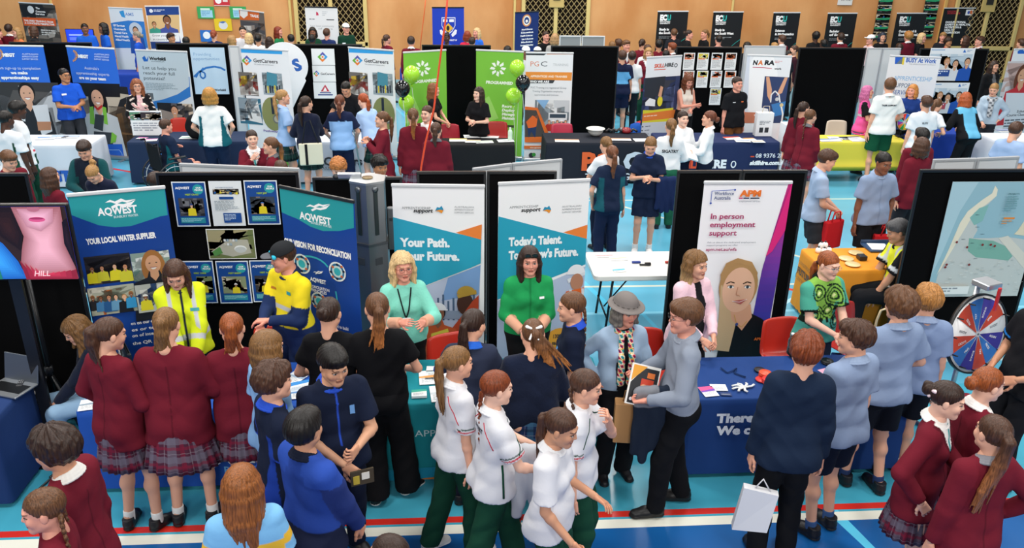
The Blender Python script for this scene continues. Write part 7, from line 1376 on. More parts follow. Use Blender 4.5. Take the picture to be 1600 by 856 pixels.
# ---- people in front of the tables, left to right
B = P_((155, 497), 1.42, 320, 'person with a sparkling hair clip in a navy jumper and jeans leaning left with a phone', pos=None, top=('jumper', '#151c2e'), bottom=('pants', '#8fb0cc'), hair=('wavy', 'dblonde', {'L': .22, 'open': 60}), lean=.35, sit=False, arms=(A(.22, -.36, .86, palm=(0, 0, -1), pose='grip'), A(.10, -.30, .85)), head=(0, .35, .1), offs=(-.12, .15)) if 0 else P_((157, 492), 1.62, 300, 'seated person with a sparkling hair clip in a navy jumper and jeans holding a phone', pos=(-2.98, 6.28), sit=True, top=('jumper', '#151c2e'), bottom=('pants', '#8fb0cc'), hair=('wavy', 'dblonde', {'L': .22, 'open': 60}), lean=.12, side=.0, arms=(A(.10, -.34, .62, palm=(0, 0, -1), pose='grip'), A(.05, -.42, .95)), head=(.1, .4, .1))
def phone(root): part(root, 'case', 'gloss', lambda m: m.box(0, 0, 0, .078, .155, .011, '#17181b', bev=.004), (R(70), 0, 0))
held('mobile_phone', 'black phone in the hand of the seated person in jeans', 'phone', B, 0, phone, (0, -.02, -.02))
root = thing('metal_chair', 'chair with pale metal legs under the seated person in jeans', 'chair', (-2.98, 6.33, 0), R(-60)); part(root, 'seat', 'plastic', lambda m: m.box(0, 0, .41, .42, .42, .05, '#1b1c20', bev=.02)); part(root, 'backrest', 'plastic', lambda m: m.box(0, .21, .72, .42, .03, .28, '#1b1c20', bev=.012))
for ex in (-1, 1):
    for ey in (-1, 1): part(root, 'leg', 'metal', lambda m: m.tube([(ex*.18, ey*.18, .39 if ey < 0 else .8), (ex*.2, ey*.21, 0)], .012, '#c9ccd0'))
P_((172, 494), 1.70, 152, 'student in a maroon blazer with a curly brown ponytail, leftmost at the royal blue table', top=bl_(), bottom=('skirt', 'plaid_red', .44), hair=('pony', 'brown', {'L': .30, 'thick': 1.6, 'z': .05, 'spread': .06}), sock='#e8e8e6', head=(-.4, .25, 0), arms=(A(.12, -.20, .95), A(.2, -.12, .92)), group=GMB, feet=((-.16, -.02, 0, -.15), (.04, .06, 0, .5)))
P_((258, 478), 1.76, 180, 'broad fair-ponytailed student in maroon, middle of the three at the royal blue table', top=bl_(), bottom=('skirt', 'plaid_red', .46), hair=('pony', 'dblonde', {'L': .30, 'thick': 1.5, 'z': .06, 'spread': .05}), bulk=1.16, wide=1.16, arms=(A(.14, -.22, 1.0), A(.13, -.22, 1.02)), head=(0, .3, 0), group=GMB, feet=((-.12, -.02, 0, -.2), (.12, .0, 0, .2)))
P_((360, 486), 1.68, 188, 'student in a maroon blazer with a red blonde ponytail beside the red chair', top=bl_(), bottom=('skirt', 'plaid_red', .42), hair=('pony', 'ginger', {'L': .28, 'z': .06, 'thick': 1.35, 'spread': .045}), arms=(A(.14, -.2, 1.0), A(.13, -.2, 1.0)), head=(0, .25, 0), group=GMB)
P_((418, 516), 1.68, 125, 'student with chin-length wavy fair hair and a light blue shirt behind the navy polo', top=('shirt', '#86b0dc'), bottom=('pants', '#1b2136'), hair=('bob', 'dblonde', {'L': .17, 'open': 62, 'v': .014}), sex='m', head=(.1, .15, 0))
blu = '#1f3f9c'
B = P_((425, 565), 1.74, 120, 'brown-haired boy in a navy polo behind the boy in the shiny blue jacket', sex='m', top=('polo', NV, pt(collar='#2a50c0', side=blu, sw=.10, cuff=((.68, .8, '#2a50c0'),))), bottom=('pants', '#171c2c'), hair=('mop', 'brown'), skin='fair', head=(.05, .08, 0), arms=('down', 'down'))
B = P_((500, 558), 1.76, 25, 'black-haired boy in a navy polo with a royal blue collar raising one hand', sex='m', top=('polo', NV, pt(collar='#2a50c0', zip_='#2a50c0')), bottom=('pants', '#151b2e'), hair=('short', 'black', {'fringe': True}), skin='#d09c7c', head=(.15, .3, 0), arms=(A(.02, -.20, .95), A(.04, -.30, 1.12, palm=(-.5, .4, 0), pose='grip')), feet=((-.10, -.02, 0, 0), (.12, .12, 0, .3)), offs=(.07, .12))
badge(B, .09, .36, .03, .06, '#6a9ad0')
def leaf(root): part(root, 'pages', 'paper', lambda m: (m.box(0, 0, 0, .15, .012, .11, '#4a4030', bev=.002), m.box(.02, -.008, .01, .05, .004, .05, '#e8e4d8'), m.box(-.04, -.008, -.01, .04, .004, .06, '#c9b040')))
q = wpos(566, 745, .95); root = thing('booklet', 'dark photo booklet held low behind the boy in the blue jacket', 'booklet', q, R(20)); leaf(root)
B = P_((472, 640), 1.70, 135, 'dark-haired boy in a shiny blue and navy zip jacket looking right', sex='m', top=('jacket', '#24408e', pt(lower='#1a2038', low_z=.10, collar='#141a2c', sleeve='#24346e', zip_='#dfe2e8', shoulder='#2a4aa0')), bottom=('pants', '#1b2136'), hair=('short', 'black', {'v': .016}), skin='tan', head=(.25, .0, 0), arms=(A(.14, -.22, .86), A(.16, -.20, .86)))
P_((513, 463), 1.72, 178, 'girl in a black t-shirt with a dark bun seen from behind', top=('tee', BK), bottom=('pants', '#121215', .05), hair=('bun', 'dbrown', {'z': .03}), arms=(A(.12, -.22, 1.0), A(.14, -.22, 1.0)), head=(-.2, .1, 0), shoes=('#17181a', '#e8e8e6'))
P_((588, 455), 1.76, 184, 'girl in a black t-shirt and flared black trousers with a long auburn ponytail', top=('tee', BK), bottom=('pants', '#121215', .055), hair=('pony', 'lbrown', {'L': .36, 'thick': 1.3, 'z': .04, 'spread': .05, 'tie': '#d8b070', 'tip': '#b5703a'}), arms=(A(.16, -.22, 1.0), A(.14, -.22, 1.0)), head=(.1, .2, 0), shoes=('#17181a', '#e8e8e6'), feet=((-.16, -.06, 0, -.8), (.08, .03, 0, -.3)))
# bottom left corner group
P_((75, 668), 1.74, 262, 'boy in a maroon blazer with thick dark curly hair at the lower left', sex='m', top=bl_(collar='#e4e2dc'), bottom=('pants', '#26262c'), hair=('mop', 'dbrown', {'v': .026}), skin='tan', head=(-.1, .15, 0), group=GMB)
P_((58, 765), 1.62, 285, 'girl in a maroon blazer with two fair braids at the bottom left corner', top=bl_(), bottom=('skirt', 'plaid_red', .44), hair=('twobraid', 'lbrown', {'L': .34, 'fy': .02}), skin='pink', head=(.1, .1, 0), group=GMB)
P_((375, 725), 1.66, 195, 'girl with long loose ginger hair in a sky blue and yellow top, seen from behind', top=('polo', '#7cb8e4', pt(chest=(.30, .37, '#e8b83a'), cuff=((.3, .5, '#e8b83a'),))), bottom=('pants', '#20263a'), hair=('long', '#8a5228', {'L': .42, 'open': 48}), head=(-.5, .1, 0))
P_((607, 836), 1.55, 250, 'dark-haired head of a student just rising from the bottom edge', top=('polo', NV), bottom=('pants', '#20263a'), hair=('pony', 'dbrown', {'L': .2}), skin='tan')
# centre group
B = P_((742, 481), 1.66, 172, 'girl with a dark ponytail in a slate and royal blue polo at the teal table', top=('polo', '#2c3348', pt(collar='#2a62c8', cuff=((.64, .8, '#2a4aa8'),))), bottom=('pants', '#1a1f30'), hair=('pony', 'dbrown', {'L': .34, 'z': .04}), head=(-.5, .2, 0), arms=(A(.14, -.2, .95), A(.2, -.2, .93)))
B = P_((833, 496), 1.66, 178, 'girl in a navy jumper and blue plaid skirt with a ribboned fair ponytail', top=('jumper', NV, pt(collar='#dfe3e8')), bottom=('skirt', 'plaid_blue', .48), hair=('pony', 'lbrown', {'L': .34, 'z': .06, 'thick': 1.4, 'sx': -.16, 'spread': .09, 'tip': '#b5743c', 'tie': '#f2f2f2'}), bulk=1.12, wide=1.1, arms=(A(.12, -.22, 1.0), A(.12, -.22, 1.0)), head=(0, .25, 0), sock='#17181a'); s_ = SDF()
for e in (-1, 1): s_.cone((e*.004, .108, .065), (e*.05, .115, .085), .007, .012, .006); s_.cone((e*.004, .11, .06), (e*.03, .14, .0), .006, .009, .006)
head_part(B, s_, .006, '#f2f2f0', 'cloth', 'ribbon')
B = P_((893, 455), 1.68, 262, 'girl in a navy polo with a long plait facing left towards the woman in green', top=('polo', NV, pt(collar='#2a50c0')), bottom=('pants', '#1a1f30'), hair=('braid', 'lbrown', {'L': .30}), head=(0, .1, 0)); badge(B, .08, .36, .03, .05, '#5a9ad8')
B = P_((980, 462), 1.62, 8, 'woman in a grey brimmed hat, pale blue shirt and colourful scarf with hands on hips', top=('longs', '#9bb2ca', pt(open_='#15161a')), bottom=('pants', '#141418', .03), hair=('bob', 'grey', {'L': .12, 'open': 60}), skin='pink', bulk=1.08, arms=('hip', A(.10, -.22, .98)), head=(.3, .1, 0))
s_ = SDF(); s_.ell((0, .012, .072), (.094, .110, .085)); s_.half((0, 0, .05), (0, 0, -1)); s_.ell((0, .005, .052), (.146, .162, .014), .03); s_.cone((-.02, 0, .05), (.02, 0, .05), .10, .10, .02) if 0 else None
head_part(B, s_, .006, '#77716e', 'cloth', 'sun_hat'); s_ = SDF(); [s_.cone((.094*math.cos(t), .012+.110*math.sin(t), .072), (.094*math.cos(t+.42), .012+.110*math.sin(t+.42), .072), .008, .008, .004) for t in np.arange(0, 6.28, .42)]; head_part(B, s_, .006, '#55504e', 'cloth', 'hat_band')
s_ = SDF(); V_, Q_ = B.top
for k_ in range(12): a0, a1 = k_*.5236, (k_+1)*.5236; g_ = lambda a: B.Tf(.075*math.sin(a), .0-.072*math.cos(a), .525-.02*math.cos(a)); s_.cone(g_(a0), g_(a1), .020, .020, .01)
for e in (-1, 1): s_.cone(B.Tf(e*.035, -.085, .49), B.Tf(e*.045, -.145, .33), .022, .026, .02, (_v(0, 1, 0), .6)); s_.cone(B.Tf(e*.045, -.145, .33), B.Tf(e*.04, -.15, .10), .028, .034, .02, (_v(0, 1, 0), .5))
V, Q = s_.mesh(.007); n_ = (np.sin(V[:, 0]*95+V[:, 2]*40)*np.sin(V[:, 2]*80)); C = np.tile(lin('#e6dcd0'), (len(V), 1)).astype(f4); C[n_ > .3] = lin('#c8303c'); C[n_ < -.35] = lin('#2a8a8c'); C[(n_ > -.12) & (n_ < .02)] = lin('#d8b83a'); C[n_ > .8] = lin('#232a60'); link('scarf', raw_mesh('scarf', V*B.S, Q, C, ('cloth',)), B.root)
B = P_((1072, 467), 1.78, 268, 'man in a pale grey-blue shirt and black trousers reading a booklet, facing left', sex='m', top=('longs', '#868f9e', pt(collar='#8f98a6')), bottom=('pants', '#121317', .02), hair=('short', 'lbrown', {'v': .014}), skin='pink', bulk=1.02, arms=(A(.12, -.28, 1.08, palm=(-.5, 0, .5), pose='grip'), A(.16, -.26, 1.02, palm=(-.3, 0, .8), pose='grip')), glasses='#26282c', head=(0, .1, 0), shoes='#121214', feet=((-.08, .12, 0, -.1), (.10, -.12, 0, .1)))
def book(root):
    s = Print(.23, .30, '#f0eee8', .012); s.poly([(0.01, .29), (.01, .14), (.10, .02), (.22, .02), (.22, .29)], '#2b2d30'); s.poly([(.01, .01), (.12, .01), (.01, .13)], '#e8a23a'); s.rect(.09, .10, .10, .06, '#c8442c'); s.ell(.12, .17, .035, .03, '#e8b088'); s.rect(.13, .05, .06, .04, '#e07a3c'); s.ell(.035, .26, .012, .012, '#e8e8e8'); o = s.build('cover', root, (-.115, 0, .15)); o.rotation_euler = (R(-25), R(18), 0)
q = wpos(1012, 583, 1.18); root = thing('booklet', 'course booklet with orange corner held by the man in the grey-blue shirt', 'booklet', (q[0], q[1], q[2]-.05), R(5)); book(root)
# jacket over the arm and paper bag
def fold(label, name, p, col, n, hgt, wd, seed, cat='jacket', c2=None, rzz=0):
    s_ = SDF(); rn = random.Random(seed)
    for j in range(n):
        x = (j/(n-1)-.5)*wd; L_ = hgt*(.75+.3*rn.random()); s_.cone((x, 0, 0), (x*1.15+rn.uniform(-.02, .02), rn.uniform(-.03, .03), -L_), .05, .035, .025, (_v(0, 1, 0), .75))
        s_.cone((x, .02, .01), (x, .075, -hgt*.45), .04, .03, .02)
    V, Q = s_.mesh(.010, lambda X, Y, Z: .007*np.sin(60*X+5*Z)*np.sin(16*Z+8*X)); C = np.tile(lin(col), (len(V), 1)).astype(f4)
    if c2: C[(V[:, 2] > -.10) & (V[:, 0] < 0)] = lin(c2)
    o = link(name, raw_mesh(name, V, Q, C, ('cloth',))); o.location = [float(v) for v in p]; o.rotation_euler = (0, 0, R(rzz)); return tag(o, label, cat)
q = wpos(1028, 612, 1.08); fold('navy and grey jacket draped over the arm of the man with the booklet', 'draped_jacket', (q[0], q[1]-.02, q[2]), '#1f2838', 6, .60, .26, 3, c2='#7c7f86')
q = wpos(990, 635, .95); root = thing('paper_bag', 'brown paper carrier bag behind the draped jacket', 'bag', (q[0]-.0, q[1]+.12, .58), R(-8)); part(root, 'bag_body', 'paper', lambda m: m.box(0, 0, .17, .22, .1, .34, '#b98a58', bev=.004)); part(root, 'handle', 'paper', lambda m: m.tube([(-.05, 0, .34), (-.04, 0, .43), (.04, 0, .43), (.05, 0, .34)], .005, '#a0764a'))
SP = lambda: ('polo', '#d6d7dc', pt(collar='#e4e4e6', cuff=((.60, .635, '#14402f'), (.66, .695, '#b8283c'))))
GS = 'girls in white sports polos and green trousers'
GSB = []; B = P_((728, 558), 1.66, 112, 'long-ponytailed girl in white, rear left of the four in white polos', top=SP(), bottom=('pants', GREEN, .03), hair=('pony', 'dblonde', {'L': .40, 'z': .05}), head=(0, .08, 0), shoes=('#dcdcdc', '#eeeeee'), group=GS, offs=(-.05, .16), feet=((-.08, -.1, 0, -.1), (.10, .18, 0, .1))); GSB.append(B)
B = P_((778, 578), 1.66, 105, 'red-haired girl with a plait in a white sports polo carrying a white jumper', top=SP(), bottom=('pants', GREEN, .035), hair=('braid', 'red', {'L': .34}), skin='pale', head=(0, .12, 0), arms=(A(.16, -.32, 1.0, palm=(-.3, 0, .8)), A(.12, -.34, 1.0, palm=(-.3, 0, .8))), shoes=('#dcdcdc', '#eeeeee'), feet=((-.08, .24, 0, -.1), (.10, -.22, 0, .1)), group=GS); on_shirt(B, 'SPORT', .0, .40, .045, '#1c2430'); GSB.append(B)
q = wpos(822, 708, 1.02); fold('white jumper draped over the forearm of the red-haired girl', 'draped_jumper', (q[0]+.02, q[1]-.02, q[2]+.02), '#c9ccd2', 4, .50, .16, 6, cat='jumper')
B = P_((920, 577), 1.64, 70, 'girl in a white sports polo with a side plait touching her chin', top=SP(), bottom=('pants', GREEN, .03), hair=('braid', 'brown', {'L': .28, 'sx': -1}), head=(.1, .15, 0), arms=('down', A(.02, -.18, 1.36, (.8, .1, -1), (-.3, .9, 0), 'soft')), group=GS); GSB.append(B)
P_((885, 641), 1.64, 62, 'girl in a plain white polo walking in front of the others in white', top=('polo', '#d8d8dc', pt(collar='#e2e2e4')), bottom=('pants', GREEN, .03), hair=('pony', 'brown', {'L': .44, 'z': .04}), skin='tan', head=(.05, .28, 0), arms=(A(.17, -.20, .90, (.3, 1, 0), (-1, 0, 0), 'fist'), A(.14, -.24, 1.04, (.4, .8, -.6), (-.4, 0, -.8), 'relax')), group=GS)
for b_ in GSB:
    for e in (-1, 1): strip(b_, [(e*88, -.02), (e*88, .33)], .008, '#14402f'); strip(b_, [(e*35, .48), (e*62, .40), (e*72, .33)], .0035, '#14402f'); strip(b_, [(e*145, .48), (e*118, .40), (e*108, .33)], .0035, '#b8283c')
# right group
P_((1265, 519), 1.80, 172, 'boy with auburn hair in a navy windcheater and black trousers seen from behind', sex='m', top=('coat', '#18263c'), bottom=('pants', '#121317', .02), hair=('mop', 'red', {'v': .018}), head=(-.35, .1, 0), arms=('down', 'down'), wide=.88, bulk=.94)
P_((1340, 500), 1.76, 205, 'boy in a light blue shirt and navy shorts with brown hair looking left', sex='m', top=('shirt', LB, pt(collar='#90a2be')), bottom=('shorts', '#151b2c'), hair=('mop', 'brown', {'v': .012}), head=(.55, .1, 0), sock='#3c5a8c', arms=('down', A(.2, -.1, .82)))
P_((1411, 451), 1.76, 190, 'tall boy with thick curly brown hair in a light blue shirt and black shorts', sex='m', top=('shirt', LB, pt(collar='#90a2be')), bottom=('shorts', '#131620'), hair=('mop', 'lbrown', {'v': .030}), head=(0, .1, 0), sock='#2c3c64', arms=(A(.16, -.2, 1.0), 'down'), feet=((-.10, .05, 0, -.1), (.10, -.10, 0, .1)))
P_((1448, 458), 1.70, 170, 'boy with sandy hair in a light blue shirt half hidden behind the curly-haired boy', sex='m', top=('shirt', '#7f92b4', pt(collar='#8fa0be')), bottom=('shorts', '#131620'), hair=('mop', '#a8743c', {'v': .02}), head=(-.1, .15, 0), offs=(.12, .16))
q = wpos(1176, 775, .55); root = thing('carrier_bag', 'white paper carrier bag hanging beside the boy in the navy windcheater', 'bag', (q[0]-.03, q[1]-.12, .34), R(-15))
def cb(m):
    V = [(-.13, -.04, .03), (.10, -.05, .05), (.10, .05, .05), (-.13, .04, .03), (-.09, -.03, .38), (.14, -.03, .35), (.14, .03, .35), (-.09, .03, .38)]; m.add(V, [[0, 3, 2, 1], [0, 1, 5, 4], [1, 2, 6, 5], [2, 3, 7, 6], [3, 0, 4, 7], [4, 5, 6, 7]], '#d8d9dd')
part(root, 'bag_body', 'paper', cb); part(root, 'handle', 'paper', lambda m: m.tube([(-.02, 0, .36), (.03, 0, .45), (.09, 0, .35)], .006, '#d0d0d4'))
B = P_((1490, 597), 1.66, 48, 'girl with a dark beribboned bun, maroon blazer and teal tie on the right', top=bl_(vneck='#e8e6e2', tie='#2fa0a0', collar='#eceae6'), bottom=('skirt', 'plaid_red', .46), hair=('bun', 'dbrown', {'z': .03}), head=(.2, .15, 0), arms=(A(.24, -.05, .95), A(.15, -.26, 1.0)), group=GMB, skin='pale'); s_ = SDF(); s_.cone((-.05, .09, .05), (-.02, .115, .035), .014, .006, .004); s_.cone((-.02, .115, .035), (-.03, .11, .0), .006, .012, .004); head_part(B, s_, .005, '#f0d8dc', 'cloth', 'ribbon')
P_((1552, 573), 1.66, 88, 'girl in a maroon blazer with a ginger bun facing right at the right edge', top=bl_(vneck='#e8e6e2', tie='#2fa0a0', collar='#eceae6'), bottom=('skirt', 'plaid_red', .46), hair=('bun', 'ginger', {'z': .0}), head=(.1, .1, 0), group=GMB, skin='pale')
P_((1560, 648), 1.68, 188, 'girl in a maroon blazer with a very long brown ponytail at the bottom right', top=bl_(collar='#8a8a90'), bottom=('skirt', 'plaid_red', .46), hair=('pony', 'brown', {'L': .50, 'thick': 1.3, 'sx': .10, 'z': .05, 'tie': '#e8d8c8', 'tip': '#8a5530'}), arms=('hip', 'down'), head=(0, .05, 0), group=GMB)
q = wpos(1424, 768, .78); bottle('dark drink bottle carried by the girl with the dark bun', q[0], q[1], q[2]-.1, .22, .036, '#1d2026', '#2a2c30', 'plastic', 'drink_bottle')
P_((1606, 440), 1.80, 268, 'person in a black polo with a blue sleeve band cut off by the right edge', sex='m', top=('polo', '#17181c', pt(cuff=((.60, .66, '#2a8ae0'),))), bottom=('pants', '#17181c'), hair=('short', 'dbrown'), skin='tan', arms=(A(.14, -.16, 1.0), A(.14, -.16, 1.0)), offs=(.2, 0))
# ---- aisle behind the front row
P_((1300, 234), 1.74, 75, 'boy in light blue facing right with a red tote bag by the orange table', sex='m', top=('shirt', '#9db0cc', pt(collar='#a8bad4')), bottom=('shorts', '#2e3036'), hair=('short', 'brown'), skin='fair', lod=1, head=(0, .35, 0), arms=(A(.06, -.22, .98), A(.04, -.26, .96, pose='grip')))
P_((1385, 238), 1.76, 10, 'boy with short black hair in a blue shirt holding a red tote bag, facing forward', sex='m', top=('shirt', '#8c9fbe', pt(collar='#98abc8', zip_='#7c90b0')), bottom=('shorts', '#17181c'), hair=('tidy', 'black'), skin='brown', lod=1, head=(0, .2, 0), arms=('down', A(.18, -.08, .88, pose='grip')), wide=1.08)
def tote(root, col='#c8242c', h_=.36, w_=.30):
    part(root, 'bag_body', 'cloth', lambda m: m.box(0, 0, -.12-h_/2, w_, .08, h_, col, bev=.012))
    part(root, 'handle', 'cloth', lambda m: (m.tube([(-.08, -.03, -.13), (-.05, -.03, .0), (.05, -.03, 0), (.08, -.03, -.13)], .009, col), m.tube([(-.08, .03, -.13), (-.05, .03, .0), (.05, .03, 0), (.08, .03, -.13)], .009, col)))
q = wpos(1306, 330, 1.0); tote(thing('tote_bag', 'red tote bag hanging from the boy beside the portrait banner board', 'bag', q, R(25))); q = wpos(1388, 352, .88); tote(thing('tote_bag', 'red tote bag held behind the orange table by the forward-facing boy', 'bag', q, R(-5)))
B = P_((1412, 342), 1.80, 262, 'seated man with grey hair in a yellow hi-vis vest at the orange table', sex='m', pos=(4.86, 7.99), sit=True, top=('polo', '#e6f03a', pt(bands=(.12,), sleeve='#17181c', collar='#17181c')), bottom=('pants', '#17181c'), hair=('short', '#4a4a4c'), skin='tan', lod=1, arms=(A(.10, -.34, .86), A(.10, -.3, .9)), head=(0, .3, 0), lean=.15)
root = thing('stool', 'dark stool under the seated man in the hi-vis vest', 'chair', (4.86, 7.99, 0)); part(root, 'seat', 'plastic', lambda m: m.lathe([(.001, .40), (.17, .40), (.18, .42), (.17, .44), (.001, .44)], '#1b1c20', n=18)); [part(root, 'leg', 'metal', lambda m: m.tube([(.10*math.cos(a), .10*math.sin(a), .40), (.17*math.cos(a), .17*math.sin(a), 0)], .012, '#3a3c40')) for a in (0, 1.57, 3.14, 4.71)]
P_((946, 212), 1.60, 200, 'girl in a white polo with a green ribbon behind the ponytailed girl in navy', top=('polo', '#dfe2e6', pt(lower='#14606a', low_z=.02)), bottom=('pants', NV), hair=('pony', 'dblonde', {'L': .22, 'tie': '#5ac0a0'}), lod=1, head=(0, .3, 0), arms=('front', 'front'))
P_((957, 226), 1.64, 188, 'girl in a navy and teal sports top with a brown ponytail, seen from behind', top=('polo', '#1b2740', pt(side='#1f5a66', sw=.11)), bottom=('pants', '#1a2440', .015), hair=('pony', '#6a3f26', {'L': .32}), lod=1, arms=('down', A(.2, -.1, .9)))
B = P_((1018, 215), 1.66, 350, 'girl in a navy polo and navy shorts looking down at something in her hands', top=('polo', '#18233c', pt(collar='#2450b8')), bottom=('shorts', '#18233c'), hair=('pony', 'dblonde', {'L': .2, 'z': -.01}), lod=1, head=(0, .45, 0), arms=(A(.06, -.26, 1.18), A(.02, -.28, 1.16)), shoes='#e8e8e8')
q = B.world(B.Tf(.2, -.05, .05)); fold('navy jumper tucked under the arm of the girl in navy shorts', 'folded_jumper', (q[0]+.05, q[1]-.08, q[2]+.16), '#1c2a50', 4, .42, .2, 9, cat='jumper')
B = P_((1050, 184), 1.66, 178, 'girl in a white long-sleeved team top with black back lettering and a fair ponytail', top=('longs', '#e4e6e8', pt(cuff=((1.5, 1.62, '#1c2430'), (1.66, 1.74, '#b8283c')), stripe=(.255, .006, '#c8324a'))), bottom=('pants', '#1c5a42', .02), hair=('pony', 'dblonde', {'L': .30, 'tie': '#e8e4d8'}), lod=1, arms=(A(.14, -.22, 1.0), 'down')); on_shirt(B, 'SIGATRY', 0, .315, .062, '#1c2430')
BW = P_((1068, 172), 1.64, 15, 'dark-haired girl in a white top holding papers, facing the camera among three in white', top=('longs', '#e4e6e8', pt(collar='#f0f0f0')), bottom=('pants', NV), hair=('pony', 'dbrown', {'L': .2}), lod=1, arms=(A(.04, -.24, 1.12), A(.06, -.22, 1.08)), skin='pale')
B = P_((1110, 172), 1.66, 255, 'girl with a reddish ponytail in a white long-sleeved top facing left with papers', top=('longs', '#e6e8ea', pt(collar='#f0f0f0')), bottom=('pants', NV), hair=('bun', '#6a3a26', {'z': -.02}), lod=1, arms=(A(.10, -.30, 1.12), A(.10, -.28, 1.10))); q = B.world(B.hand[0])
for k_, (x_, y_, lab) in enumerate(((1094, 208, 'stack of white papers held by the girl with the reddish bun'), (1076, 222, 'white folded papers held by the dark-haired girl in white'))):
    q = (B, BW)[k_].world((B, BW)[k_].hand[1]+_v(0, -.01, .05)); root = thing('paper_stack', lab, 'paper', q, R(20)); part(root, 'sheets', 'paper', lambda m: m.box(0, 0, 0, .24, .03, .30, '#e8eaec', bev=.003), (R(-50), R(20), 0))
GW = None
B = P_((528, 249), 1.62, 10, 'boy with curly ginger hair looking down behind the low black board', sex='m', top=bl_(), bottom=('pants', '#26262c'), hair=('curly', '#b0703a', {'v': .026}), lod=1, head=(0, .35, 0), skin='pale', group=GMB)
P_((594, 243), 1.66, 28, 'boy with black wavy hair in a maroon blazer and white collar behind the grey column', sex='m', top=bl_(vneck='#e8e8e8', collar='#f0f0f0'), bottom=('pants', '#26262c'), hair=('mop', 'black', {'v': .018}), lod=1, head=(0, .2, 0), skin='olive', group=GMB)
P_((438, 250), 1.52, 200, 'brown-haired head just above the pinned water posters board', top=bl_(), bottom=('pants', '#26262c'), hair=('short', 'brown'), lod=1, group=GMB)
P_((392, 202), 1.60, 20, 'girl in maroon with a teal tie facing forward before the navy emblem table', top=bl_(vneck='#e8e8e8', tie='#2fa0a0', collar='#f0f0f0'), bottom=('skirt', 'plaid_red', .44), hair=('pony', 'dbrown', {'L': .2}), lod=1, skin='pale', arms=('chin', 'front'), group=GMB)
P_((422, 213), 1.60, 278, 'girl in a maroon blazer and grey scarf with a fair ponytail facing left', top=bl_(collar='#6a6c70'), bottom=('skirt', 'plaid_red', .44), hair=('pony', 'lbrown', {'L': .34, 'tip': '#a8743c'}), lod=1, group=GMB)
P_((240, 268), 1.5, 170, 'dark head seen just above the teal and blue water banner', top=bl_(), bottom=('pants', '#26262c'), hair=('short', 'dbrown'), lod=1, sex='m')
P_((8, 172), 1.72, 165, 'dark-skinned boy in a white team polo cut off by the left edge', sex='m', top=('polo', '#dfe2e6', pt(side=GREEN)), bottom=('pants', GREEN), hair=('tidy', 'black'), skin='dark', lod=1, head=(-.2, .2, 0)); 
P_((28, 157), 1.76, 130, 'dark-skinned boy in a white, green and red team polo by the white covered table', sex='m', top=('polo', '#dfe2e6', pt(lower=GREEN, low_z=.08, stripe=(.13, .012, '#c8324a'), sleeve='#e6e8ea')), bottom=('pants', GREEN, .03), hair=('short', 'black'), skin='dark', lod=1, head=(0, .25, 0))
P_((14, 236), 1.62, 60, 'boy with light brown hair in a maroon blazer low at the left edge', sex='m', top=bl_(), bottom=('pants', '#26262c'), hair=('short', 'lbrown'), lod=1, head=(0, .4, 0), group=GMB)
P_((127, 221), 1.64, 5, 'boy in a dark teal hooded jumper looking down behind the water banner', sex='m', top=('jumper', '#1a2230', pt(sleeve='#14484c')), bottom=('pants', '#1a2230'), hair=('short', 'dbrown'), lod=1, head=(0, .45, 0), arms=('front', 'front'))
P_((138, 262), 1.55, 350, 'girl with a blonde bun bending over just above the water banner', top=('jumper', '#1a2036'), bottom=('pants', '#1a2230'), hair=('bun', 'blonde', {'z': .08}), lod=1, head=(0, .6, 0), lean=.3)
P_((55, 268), 1.55, 140, 'student in maroon and green behind the television corner', top=bl_(), bottom=('pants', GREEN), hair=('long', 'brown', {'L': .25}), lod=1, group=GMB, offs=(0.05, .2))
# maroon backs in the centre aisle
P_((645, 168), 1.70, 184, 'girl in a maroon blazer with an auburn ponytail in front of the left lime banner', top=bl_(), bottom=('skirt', 'plaid_red', .46), hair=('pony', 'lbrown', {'L': .34, 'tip': '#a8642c'}), lod=1, group=GMB)
P_((667, 164), 1.68, 340, 'girl in a maroon blazer facing forward between two others near the lime banner', top=bl_(vneck='#e8e8e8', collar='#f0f0f0'), bottom=('skirt', 'plaid_red', .46), hair=('pony', 'brown', {'L': .1}), lod=1, skin='pale', group=GMB, head=(-.2, 0, 0))
P_((681, 190), 1.62, 175, 'girl in a maroon blazer and grey scarf behind the hanging cord', top=bl_(collar='#6a6c70'), bottom=('skirt', 'plaid_red', .46), hair=('pony', 'brown', {'L': .28, 'z': .06}), lod=1, group=GMB)
P_((597, 173), 1.66, 280, 'girl in a maroon blazer with a fair ponytail raising a cup beside the diamond-logo banner', top=bl_(), bottom=('skirt', 'plaid_red', .46), hair=('pony', 'lbrown', {'L': .38}), lod=1, arms=(A(.05, -.22, 1.28), A(.05, -.24, 1.25)), group=GMB)
P_((1257, 158), 1.66, 150, 'girl with long dark hair in a maroon blazer by the orange red chair', top=bl_(), bottom=('skirt', 'plaid_red', .46), hair=('pony', 'dbrown', {'L': .34}), lod=1, head=(-.7, 0, 0), group=GMB)
P_((1268, 170), 1.62, 120, 'girl with a fair plait in a maroon blazer carrying a tablet beside the yellow table', top=bl_(collar='#6a6c70'), bottom=('skirt', 'plaid_red', .46), hair=('braid', 'lbrown', {'L': .3}), lod=1, head=(-.1, 0, 0), group=GMB, arms=(A(.16, -.1, .85), A(.1, -.26, .98)))
P_((1443, 199), 1.70, 185, 'student in a maroon blazer with a black cap near the yellow table', sex='m', top=bl_(), bottom=('pants', '#26262c'), hair=('short', 'black'), lod=1, group=GMB); 
P_((1440, 214), 1.68, 195, 'student in a maroon blazer with wavy brown hair below the black cap', top=bl_(), bottom=('pants', '#26262c', .02), hair=('bob', 'brown', {'L': .14, 'open': 55}), lod=1, group=GMB, offs=(.02, .0))
